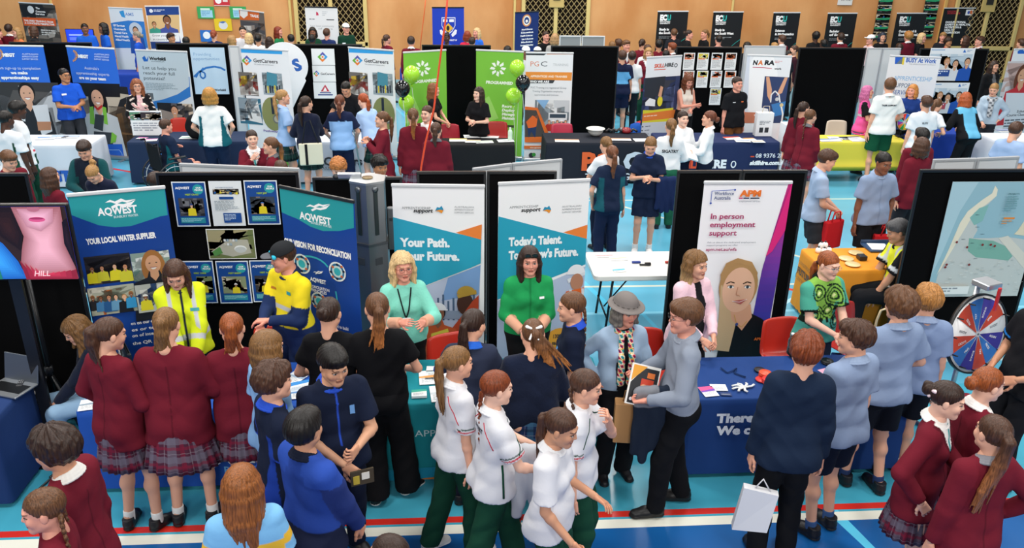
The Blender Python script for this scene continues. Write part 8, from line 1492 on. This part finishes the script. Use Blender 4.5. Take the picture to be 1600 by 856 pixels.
P_((1592, 190), 1.70, 120, 'brown-haired boy in light blue at the right end of the middle row', sex='m', top=('shirt', '#9cb4d8'), bottom=('shorts', '#20242c'), hair=('short', 'brown'), lod=1, head=(0, .3, 0))
# ---- middle row, staff and visitors
B = P_((98, 106), 1.72, 42, 'man in a royal blue polo with glasses standing before the black board on the left', sex='m', top=('polo', '#1f5ad0', pt(side='#1a4cb4')), bottom=('pants', '#33363c'), hair=('tidy', 'black'), skin='olive', lod=1, glasses='#22242a', bulk=1.1, wide=1.1, arms=(A(.04, -.26, 1.08), A(.02, -.26, 1.08)), head=(.25, 0, 0)); badge(B, -.09, .38, .08, .03, '#e8eaec')
P_((212, 123), 1.62, 25, 'woman with reddish hair and glasses in a black floral jacket', top=('cardi', '#16161a', pt(floral=('#16161a', '#e8d8cc', '#d89a9a'), open_='#d8b0b4')), bottom=('pants', '#3a3c44'), hair=('wavy', '#8a5030', {'L': .26, 'open': 62}), lod=1, glasses='#33262a', bulk=1.08, arms=(A(.1, -.2, .95), A(.1, -.2, .95)))
P_((326, 137), 1.74, 182, 'large person with ginger blonde hair in a white and teal polo seen from behind', top=('polo', '#e4e4e2', pt(side='#145a66', sw=.14)), bottom=('pants', '#1a2742', .03), hair=('bob', '#b3803c', {'L': .11, 'open': 45, 'v': .02}), lod=1, bulk=1.25, wide=1.2, arms=(A(.2, -.12, .95), A(.2, -.12, .95)))
B = P_((258, 185), 1.62, 130, 'boy in a navy and teal polo seated in a wheelchair at the navy emblem table', sex='m', sit=True, top=('polo', '#1b2740', pt(side='#14606a', sw=.12)), bottom=('shorts', '#1b2740'), hair=('tidy', 'brown'), skin='pink', lod=1, arms=(A(.12, -.2, .62), A(.05, -.14, 1.2)), head=(0, .1, 0))
cx, cy = B.o[0], B.o[1]; root = thing('wheelchair', 'black wheelchair carrying the boy at the navy emblem table', 'wheelchair', (cx, cy, 0), R(130))
for e in (-1, 1):
    part(root, 'large_wheel', 'plastic', lambda m: (m.tube([(e*.30, .06+.30*math.cos(t), .30+.30*math.sin(t)) for t in np.linspace(0, 2*math.pi, 25)], .014, '#1b1c1f', n=6), [m.tube([(e*.30, .06, .30), (e*.30, .06+.29*math.cos(t), .30+.29*math.sin(t))], .003, '#b3b6ba', n=4) for t in np.linspace(0, 2*math.pi, 13)[:-1]], m.tube([(e*.30, .06+.24*math.cos(t), .30+.24*math.sin(t)) for t in np.linspace(0, 2*math.pi, 25)], .006, '#c9ccd0', n=5)))
    part(root, 'caster', 'plastic', lambda m: m.tube([(e*.24, -.38+.08*math.cos(t), .08+.08*math.sin(t)) for t in np.linspace(0, 2*math.pi, 13)], .012, '#1b1c1f', n=6)); part(root, 'frame', 'metal', lambda m: (m.tube([(e*.24, .26, .92), (e*.24, .22, .45), (e*.24, -.25, .43), (e*.22, -.42, .16)], .012, '#2a2c30'), m.tube([(e*.24, .33, .92), (e*.24, .26, .92)], .015, '#1b1c1f'))); part(root, 'armrest', 'plastic', lambda m: m.box(e*.26, -.02, .66, .05, .28, .03, '#1b1c1f', bev=.008))
part(root, 'seat', 'cloth', lambda m: m.box(0, 0, .42, .46, .44, .04, '#17181b', bev=.01)); part(root, 'backrest', 'cloth', lambda m: m.box(0, .23, .66, .46, .03, .40, '#17181b', bev=.01))
s_ = SDF(); s_.ell((0, 0, .2), (.17, .12, .22)); s_.ell((0, -.09, .14), (.12, .06, .12), .04); V, Q = s_.mesh(.014, lambda X, Y, Z: .006*np.sin(30*X)*np.sin(24*Z)); o = link('backpack', raw_mesh('backpack', V, Q, np.tile(lin('#17181b'), (len(V), 1)), ('cloth',))); q = wpos(287, 235, .8); o.location = (float(q[0]), float(q[1])+.1, .745); o.location = (float(at(290, 215, .9)[0]), 14.2, .742); tag(o, 'black backpack on the navy emblem table beside the wheelchair', 'backpack')
B = P_((440, 139), 1.72, 110, 'girl with a blowing blonde ponytail in a light blue shirt and green tartan skirt', top=('shirt', '#9ab8e0', pt(collar='#a8c0e4')), bottom=('skirt', 'plaid_green', .42), hair=('pony', 'blonde', {'L': .36, 'sx': -.10}), lod=1, arms=(A(.08, -.22, 1.08), A(.08, -.22, 1.05)), sock=None)
q = B.world(_v(-.02, -.22, 1.12)); root = thing('folder', 'dark green folder held by the girl with the blonde ponytail', 'folder', q, B.root.rotation_euler[2]); part(root, 'cover', 'plastic', lambda m: m.box(0, 0, 0, .26, .03, .22, '#14302c', bev=.004))
B = P_((477, 149), 1.70, 165, 'girl in a navy jumper with a cream tote bag on her shoulder', top=('jumper', '#1a1f33'), bottom=('skirt', 'plaid_green', .44), hair=('pony', 'dbrown', {'L': .36, 'thick': 1.2}), lod=1, head=(-.4, 0, 0), arms=(A(.0, -.2, 1.32), A(.12, -.2, 1.02)), sock=None)
q = B.world(B.Tf(.02, .20, .02)); root = thing('tote_bag', 'cream tote bag with a dark stripe on the back of the girl in navy', 'bag', (q[0]+.12, q[1], q[2]-.08), R(10)); part(root, 'bag_body', 'cloth', lambda m: (m.box(0, 0, 0, .36, .06, .34, '#ddd8c0', bev=.012), m.box(-.07, -.032, 0, .04, .004, .33, '#1b1c20'))); part(root, 'strap', 'cloth', lambda m: m.tube([(-.12, 0, .17), (-.05, .03, .5), (.02, .06, .52), (.12, 0, .17)], .010, '#2a2c30'))
P_((537, 131), 1.68, 350, 'man with a black cap leaning over the pale grey table', sex='m', top=('polo', '#17181b'), bottom=('pants', '#17181b'), hair=('tidy', 'black'), lod=1, skin='tan', lean=.45, head=(0, .3, 0), arms=(A(.42, -.30, .98), A(.35, -.35, .95)), offs=(0, .15)) 
P_((530, 147), 1.68, 182, 'brown-ponytailed girl in light blue and navy, back turned, at the pale grey table', top=('polo', '#8fb8e8', pt(sleeve='#1b2340', yoke='#1b2340')), bottom=('pants', '#1a2542', .02), hair=('pony', '#6a3a26', {'L': .26}), lod=1, arms=(A(.2, -.2, .95), A(.2, -.2, .95)))
P_((565, 145), 1.66, 225, 'red-haired girl in pale blue leaning left over the pale grey table', top=('shirt', '#a8c4ea'), bottom=('skirt', 'plaid_green', .44), hair=('pony', '#a04a26', {'L': .3, 'z': .0}), lod=1, lean=.3, head=(0, .2, 0), arms=(A(.12, -.34, .98), A(.12, -.3, .95)), skin='pale')
P_((677, 129), 1.60, 75, 'woman with long light brown hair in black by the left lime banner', top=('tee', '#141417'), bottom=('pants', '#17181b'), hair=('long', '#7c4c2a', {'L': .34}), lod=1, arms=('clasp', 'clasp'))
P_((748, 135), 1.59, 335, 'woman with long dark hair in a black polo clasping her hands between the lime banners', top=('polo', '#141417'), bottom=('pants', '#17181b'), hair=('long', 'dbrown', {'L': .34}), lod=1, arms=(A(.04, -.24, 1.12), A(.03, -.24, 1.10)), head=(-.35, 0, 0), skin='pale')
P_((1078, 117), 1.66, 15, 'woman with auburn hair in a cream sleeveless top looking down by the white sheets', top=('vest', '#e0d8cc'), bottom=('pants', '#17181b'), hair=('wavy', '#6a3a22', {'L': .26, 'open': 60}), lod=1, arms=('cross', A(.02, -.22, 1.06)), head=(0, .35, 0), skin='pink')
B = P_((1153, 119), 1.74, 22, 'stocky man in a black polo and brown trousers before the harness banner', sex='m', top=('polo', '#15161a', pt(collar='#15161a')), bottom=('pants', '#6a4424'), hair=('tidy', 'dbrown'), lod=1, bulk=1.12, wide=1.1, arms=('down', 'down'), skin='pink'); badge(B, .09, .38, .05, .018, '#e0703c'); badge(B, -.09, .38, .06, .015, '#d8dade')
P_((1357, 133), 1.60, 60, 'woman with pink hair and glasses in a bright pink hi-vis vest behind the yellow table', top=('polo', '#f060a8', pt(sleeve='#17181b', chest=(.24, .28, '#c9c4cc'))), bottom=('pants', '#6a8ab0'), hair=('long', 'pinkh', {'L': .22}), lod=1, glasses='#c0306a', arms=('front', 'front'))
B = P_((1393, 121), 1.86, 180, 'tall student in a white and green support shirt and green shorts at the yellow table', sex='m', top=('polo', '#e6e8e6', pt(collar='#e6e8e6', shoulder=None)), bottom=('shorts', '#145238', .045), hair=('short', 'lbrown'), lod=1, arms=(A(.2, -.18, .95), 'down'), head=(-.35, .1, 0)); on_shirt(B, 'TIGER SUPPORT', 0, .385, .034, '#1c2430')
P_((1428, 131), 1.62, 335, 'ginger blonde woman in a royal blue polo before the banner with blue lettering', top=('polo', '#1f3a7c'), bottom=('pants', '#17181b'), hair=('long', '#c08040', {'L': .16}), lod=1, head=(-.5, 0, 0), skin='pink')
B = P_((1450, 149), 1.70, 178, 'student in a white team polo with short back lettering near the small prize wheel', sex='m', top=('polo', '#e0e4e8'), bottom=('pants', '#1c5a42', .02), hair=('short', 'brown'), lod=1); on_shirt(B, 'ELITE', 0, .36, .04, '#5a6068')
P_((1500, 178), 1.66, 125, 'girl in a white top bending over the royal blue table', top=('tee', '#e4e6ea'), bottom=('shorts', '#17181b'), hair=('pony', 'lbrown', {'L': .2}), lod=1, lean=.8, pos=(8.25, 13.75), arms=(A(.14, -.30, 1.25), A(.14, -.30, 1.25)), head=(0, .0, 0))
P_((1540, 170), 1.66, 185, 'red-haired person in aqua and black bending over the royal blue table', top=('jacket', '#6ab8dc', pt(side='#17181b', sw=.12, sleeve='#17181b')), bottom=('pants', '#17181b'), hair=('long', '#a8522a', {'L': .3}), lod=1, lean=.5, pos=(9.05, 13.8), arms=(A(.14, -.30, 1.15), A(.14, -.30, 1.15)))
B = P_((1555, 130), 1.60, 330, 'woman in a pale grey jumper and patterned grey scarf with a hand on her hip', top=('jumper', '#a9bccc'), bottom=('pants', '#22262e'), hair=('bun', '#a07848', {'z': .02}), lod=1, head=(-.2, .3, 0), arms=(A(.1, -.25, .95), 'hip')); s_ = SDF()
for k_ in range(10): a0, a1 = k_*.628, (k_+1)*.628; g_ = lambda a: B.Tf(.085*math.sin(a), -.01-.085*math.cos(a), .50-.03*math.cos(a)); s_.cone(g_(a0), g_(a1), .030, .030, .02)
s_.cone(B.Tf(.0, -.12, .45), B.Tf(.01, -.15, .18), .05, .045, .03); V, Q = s_.mesh(.012); C = np.tile(lin('#b8bcc0'), (len(V), 1)).astype(f4); C[np.sin(V[:, 0]*70)*np.sin(V[:, 2]*65) > .1] = lin('#5c6268'); link('scarf', raw_mesh('scarf', V*B.S, Q, C, ('cloth',)), B.root)
P_((1555, 94), 1.66, 10, 'girl with long dark hair in black and grey beside the board of office photos', top=('cardi', '#17181b', pt(open_='#6c6e72')), bottom=('pants', '#17181b'), hair=('long', 'dbrown', {'L': .34}), lod=1)
P_((1547, 87), 1.66, 30, 'girl with dark hair and a white collar standing behind the girl in black and grey', top=('blazer', '#1b1c24', pt(vneck='#dfe3ea')), bottom=('pants', '#17181b'), hair=('pony', 'dbrown', {'L': .2}), lod=1, skin='tan', offs=(-.2, .5))
# ---- gap between the boards, looking through to the back
def F_(px, py, h, ang, lab, top, hair, skin='fair', sex='f', lod=2, bottom=('pants', '#20242c'), **k): return person((px, py), h, ang, lab, top=top, bottom=bottom, hair=hair, skin=skin, sex=sex, lod=lod, **k)
mb = ('blazer', MR, pt(vneck='#e4e4e4', collar='#ececec')); mbb = ('blazer', MR)
F_(973, 78, 1.78, 178, 'boy in a sky blue and navy sports top beside the plain black board', ('polo', '#6ab4e8', pt(lower='#1b2340', low_z=.16, sleeve='#1b2340', yoke='#1b2340')), ('short', 'brown'), sex='m', lod=1, bottom=('shorts', '#1b2340'), sock='#e4e4e4')
F_(985, 90, 1.72, 172, 'boy in white half hidden behind the boy in sky blue', ('polo', '#e6e8ea'), ('short', 'dbrown'), sex='m', offs=(.25, 1.0))
F_(1014, 74, 1.70, 350, 'fair-haired girl in a maroon blazer beside the tilted banner', ('blazer', MR, pt(vneck='#e4e4e4', tie='#2f8a8c')), ('bob', 'blonde', {'L': .12}), bottom=('pants', GREEN), group=GMB)
F_(979, 62, 1.74, 20, 'boy with light brown hair in a maroon blazer in the gap', mb, ('short', 'lbrown'), sex='m', skin='pink', group=GMB)
F_(967, 60, 1.70, 200, 'brown-haired student in the gap left of the boy in maroon', mbb, ('short', 'brown'), sex='m', group=GMB)
F_(957, 64, 1.66, 180, 'sandy-haired head at the left of the gap crowd', ('polo', '#8a96a8'), ('short', 'dblonde'), sex='m')
F_(1004, 60, 1.72, 150, 'student in a maroon blazer bending in the middle of the gap crowd', mbb, ('pony', 'dbrown', {'L': .1}), group=GMB, lean=.2)
F_(1007, 66, 1.66, 190, 'student with brown hair in a white shirt in the gap crowd', ('shirt', '#e4e4e4'), ('short', 'brown'), sex='m', offs=(0, -.35))
F_(1022, 62, 1.74, 175, 'dark-haired student in a maroon blazer right of the gap crowd', mbb, ('short', 'black'), sex='m', skin='tan', group=GMB, offs=(.15, .1))
F_(1051, 66, 1.66, 230, 'auburn-haired boy in a maroon blazer just left of the board of white sheets', mb, ('short', 'red'), sex='m', group=GMB)
F_(1041, 78, 1.6, 180, 'dark-haired head low between the gap crowd and the sheets board', ('tee', '#1b1c22'), ('short', 'black'), sex='m')
# ---- far row
far_people = [
 (4, 44, 1.66, 120, 'brown-haired student at the far left edge of the far row', mbb, ('short', 'lbrown'), 'pink', 'm'), (12, 37, 1.72, 185, 'dark-haired student in maroon at the far left of the far row', mb, ('short', 'dbrown'), 'fair', 'm'), (25, 42, 1.68, 320, 'blonde woman at the far left beside the dark banner', ('tee', '#e07a4a'), ('long', 'blonde', {'L': .25}), 'pink', 'f'),
 (50, 40, 1.70, 275, 'brown-haired person in black in front of the orange banded banner', ('jumper', '#1b1c20'), ('bob', 'brown', {'L': .12}), 'fair', 'f'), (131, 36, 1.76, 25, 'bearded man in a blue polo by the lit monitor', ('polo', '#1f5fc8'), ('tidy', 'black'), 'brown', 'm'), (160, 35, 1.76, 305, 'man with long dark hair in a blue polo beside the bearded man', ('polo', '#1f5fc8'), ('bob', 'black', {'L': .16}), 'brown', 'm'),
 (213, 48, 1.66, 270, 'woman with tied grey blonde hair in a blue polo facing left', ('polo', '#1f4fb8'), ('bun', '#8a8070', {'z': .0}), 'pink', 'f'), (266, 51, 1.64, 60, 'dark-haired person bowing below the framed health poster', ('tee', '#9ab8d8'), ('short', 'dbrown'), 'olive', 'm'), (290, 57, 1.62, 190, 'black-haired head beside the framed health poster', ('tee', '#20242c'), ('short', 'black'), 'tan', 'm'),
 (333, 46, 1.70, 182, 'auburn-haired person in navy in front of the pinned notices', ('jumper', '#1c2f5c'), ('bun', '#8a4024', {'z': -.02}), 'fair', 'f'), (367, 46, 1.74, 15, 'dark-haired man with a light moustache by the pinned notices', ('shirt', '#d8d8dc'), ('tidy', 'black'), 'fair', 'm'), (362, 55, 1.62, 130, 'woman with curly blonde hair in front of the notices', ('tee', '#e0e0e0'), ('wavy', 'blonde', {'L': .14}), 'pink', 'f'), (374, 54, 1.62, 240, 'blonde woman with a white top beside the curly-haired one', ('tee', '#e8e8e8'), ('bob', 'wblonde', {'L': .14}), 'pink', 'f'), (386, 53, 1.62, 180, 'black-haired person in white right of the two blonde women', ('tee', '#e8e8ea'), ('short', 'black'), 'tan', 'm'),
 (434, 41, 1.68, 75, 'woman with long red hair and a green top left of the lattice', ('tee', '#1f7a4c'), ('long', '#7a2f1c', {'L': .28}), 'pink', 'f'), (424, 54, 1.62, 175, 'woman with long brown hair below the red-haired woman', ('tee', '#4a3426'), ('long', 'dbrown', {'L': .3}), 'fair', 'f'), (454, 53, 1.62, 200, 'black-haired student by the left edge of the lattice', ('tee', '#3a2a6a'), ('short', 'black'), 'fair', 'm'),
 (488, 42, 1.72, 10, 'person with a dark headscarf and green top before the plain white banner', ('jumper', '#17402c'), ('bob', 'black', {'L': .14}), 'brown', 'f'), (490, 51, 1.64, 180, 'student in light blue with black hair before the plain white banner', ('shirt', '#8ab4e8'), ('short', 'black'), 'dark', 'm'), (510, 44, 1.68, 170, 'brown-haired student in navy before the plain white banner', ('jumper', '#22305c'), ('short', 'brown'), 'pink', 'm'),
 (604, 53, 1.66, 130, 'girl with a brown ponytail in maroon left of the crest banner', mbb, ('pony', 'brown', {'L': .25}), 'pink', 'f'), (642, 56, 1.72, 180, 'boy in maroon with his back turned left of the crest banner', mb, ('short', 'dbrown'), 'pink', 'm'), (698, 51, 1.66, 350, 'girl with a black bun in blue before the crest banner', ('polo', '#2060d0'), ('bun', 'black', {'z': .09}), 'dark', 'f'), (730, 48, 1.66, 190, 'red-haired person right of the crest banner', ('tee', '#d8304c'), ('bob', '#8a3a20', {'L': .12}), 'fair', 'f'), (737, 55, 1.62, 170, 'dark-haired person with a white clip right of the crest banner', ('tee', '#3a3c48'), ('short', 'dbrown'), 'fair', 'f'), (745, 43, 1.70, 320, 'blonde woman in a blue top right of the crest banner', ('polo', '#2a6ad8'), ('long', 'wblonde', {'L': .22}), 'pink', 'f'),
 (793, 72, 1.5, 180, 'dark head above the right lime banner', ('tee', '#22242a'), ('curly', 'black'), 'fair', 'm'), (853, 48, 1.74, 20, 'dark-haired man in black right of the oval crest banner', ('tee', '#17181b'), ('tidy', 'dbrown'), 'pink', 'm'), (867, 52, 1.72, 175, 'person with long blonde hair in a grey jumper beside the man in black', ('jumper', '#a9a6a2'), ('bob', '#b08a60', {'L': .14}), 'pink', 'f'), (930, 56, 1.62, 180, 'black-haired head above the grey screen', ('tee', '#20222a'), ('short', 'black'), 'tan', 'm'),
 (1077, 46, 1.70, 70, 'dark-haired woman in black left in the pair chatting below the black banners', ('polo', '#17181b'), ('bun', 'dbrown', {'z': .03}), 'pink', 'f'), (1070, 48, 1.66, 180, 'reddish-haired person behind the chatting woman', ('tee', '#22242a'), ('short', 'lbrown'), 'pink', 'm'), (1102, 45, 1.70, 285, 'fair-haired woman in black right in the pair chatting below the black banners', ('polo', '#17181b'), ('pony', 'dblonde', {'L': .15}), 'pink', 'f'), (1124, 55, 1.66, 185, 'person with a dark cap below the second black banner', ('tee', '#b8909a'), ('tidy', 'black'), 'pink', 'm'), (1168, 66, 1.58, 180, 'black-haired head above the white board', ('tee', '#17181b'), ('curly', 'black'), 'fair', 'm'),
 (1223, 54, 1.66, 200, 'boy in maroon with brown hair below the science banner', mb, ('short', 'brown'), 'fair', 'm'), (1211, 66, 1.58, 190, 'fair head peeping left of the boy in maroon', ('tee', '#8a8a90'), ('short', 'blonde'), 'fair', 'm'), (1242, 70, 1.66, 270, 'dark-haired girl beside the plain black board facing left', ('blazer', '#3a1c26'), ('pony', 'brown', {'L': .2}), 'fair', 'f'), (1230, 75, 1.6, 20, 'dark-haired girl looking out beside the white board', ('tee', '#20222a'), ('long', 'black', {'L': .2}), 'fair', 'f'),
 (1276, 49, 1.72, 182, 'dark-haired person in black between two black banners', ('tee', '#17181b'), ('afro', 'black', {'v': .02}), 'dark', 'm'), (1278, 58, 1.64, 190, 'person in a navy hood before the dark-haired one', ('jumper', '#1c2440'), ('short', 'black'), 'dark', 'm'), (1315, 51, 1.70, 182, 'boy in maroon before the bachelor of science banner', mb, ('short', 'dbrown'), 'fair', 'm'), (1380, 50, 1.70, 355, 'laughing woman with blue-tinted dark hair in black', ('tee', '#17181b'), ('bob', '#1c2a3c', {'L': .14}), 'fair', 'f'), (1388, 64, 1.6, 180, 'dark head below the laughing woman', ('tee', '#2a2422'), ('short', 'dbrown'), 'fair', 'm'),
 (1421, 49, 1.74, 190, 'boy with curly sandy hair in maroon before the black banners', mb, ('curly', '#a8743c'), 'pink', 'm'), (1442, 51, 1.70, 40, 'smiling blonde woman in a black top beside the sandy-haired boy', ('tee', '#15161a'), ('bob', 'wblonde', {'L': .15}), 'pink', 'f'), (1475, 50, 1.68, 330, 'blonde woman below the black safety banner', ('tee', '#22242a'), ('short', 'blonde'), 'pink', 'f'), (1483, 58, 1.62, 20, 'dark curly-haired boy below the black safety banner', ('tee', '#b8283c'), ('curly', 'dbrown'), 'olive', 'm'), (1510, 55, 1.66, 230, 'girl with long brown hair right of the dark curly-haired boy', ('tee', '#4a2c22'), ('long', 'brown', {'L': .25}), 'fair', 'f'), (1533, 56, 1.74, 262, 'boy with brown hair in maroon before the right lattice', mb, ('short', 'brown'), 'pink', 'm'), (1598, 60, 1.7, 200, 'student in maroon at the right edge of the far row', mbb, ('short', 'brown'), 'fair', 'm')]
OFF = {367: (0, .75), 374: (.12, .38), 386: (.25, 0), 4: (-.2, .1), 1070: (-.15, .5), 1230: (-.1, -.35), 424: (0, -.3), 490: (0, -.3), 1278: (0, -.4), 1388: (.1, -.4), 737: (0, -.3)}
for px, py, h, ang, lab, top, hair, skin, sex in far_people: F_(px, py, h, ang, lab, top, hair, skin, sex, offs=OFF.get(px, (0, 0)))
B = F_(540, 36, 1.76, 25, 'man in a dark green jumper and white cap before the lattice', ('jumper', '#143a2a'), ('tidy', 'dbrown'), 'pink', 'm'); cap_on(B, '#e8e6de'); badge(B, -.10, .34, .08, .03, '#e8e8e8')
B = F_(822, 72, 1.70, 10, 'person in a white cap left of the pair above the training banner', ('tee', '#e0e0e0'), ('tidy', 'black'), 'brown', 'm'); cap_on(B, '#ececea')
B = F_(840, 73, 1.64, 170, 'person in a white cap right of the pair above the training banner', ('tee', '#e0e0e0'), ('tidy', 'black'), 'fair', 'm'); cap_on(B, '#ececea')
B = F_(1362, 54, 1.70, 275, 'person in a white cap facing left before the pale boards', ('tee', '#e0c8cc'), ('tidy', 'dbrown'), 'pink', 'm'); cap_on(B, '#ececea')
P_((1440, 203), 1.78, 190, 'tall student in maroon whose back fills the gap left of the map board', sex='m', top=bl_(), bottom=('pants', '#26262c'), hair=('short', 'dbrown'), lod=1, group=GMB, offs=(.12, -1.2), skin='fair') if 0 else None
# right-hand middle banner with a girl's photo, and low things behind it
def rb(s): s.P([(1590, 80), (1597, 76), (1602, 82), (1602, 84), (1590, 84)], '#2a6ac8'); s.Ph(1575, 96, 1625, 150, 3, ['#d8cfd0', '#c8a8a0', '#b8b4bc', '#e4e0e2']); s.F(1598, 118, 26, '#c8323a', hair='#6a3a24', long=True); s.P([(1572, 145), (1625, 145), (1620, 215), (1566, 215)], '#dfe2e8'); s.T('Course Classes', 1572, 1604, 182, 4, '#33363c', 1); s.T('School', 1588, 1604, 176, 4, '#33363c', 1); s.Ln(1570, 187, 1612, 205, 4, '#6c7078', 3)
rollup('white banner with a girl in red at the right edge', (1585, 76), (1660, 74), 2.05, '#eef0f3', rb)
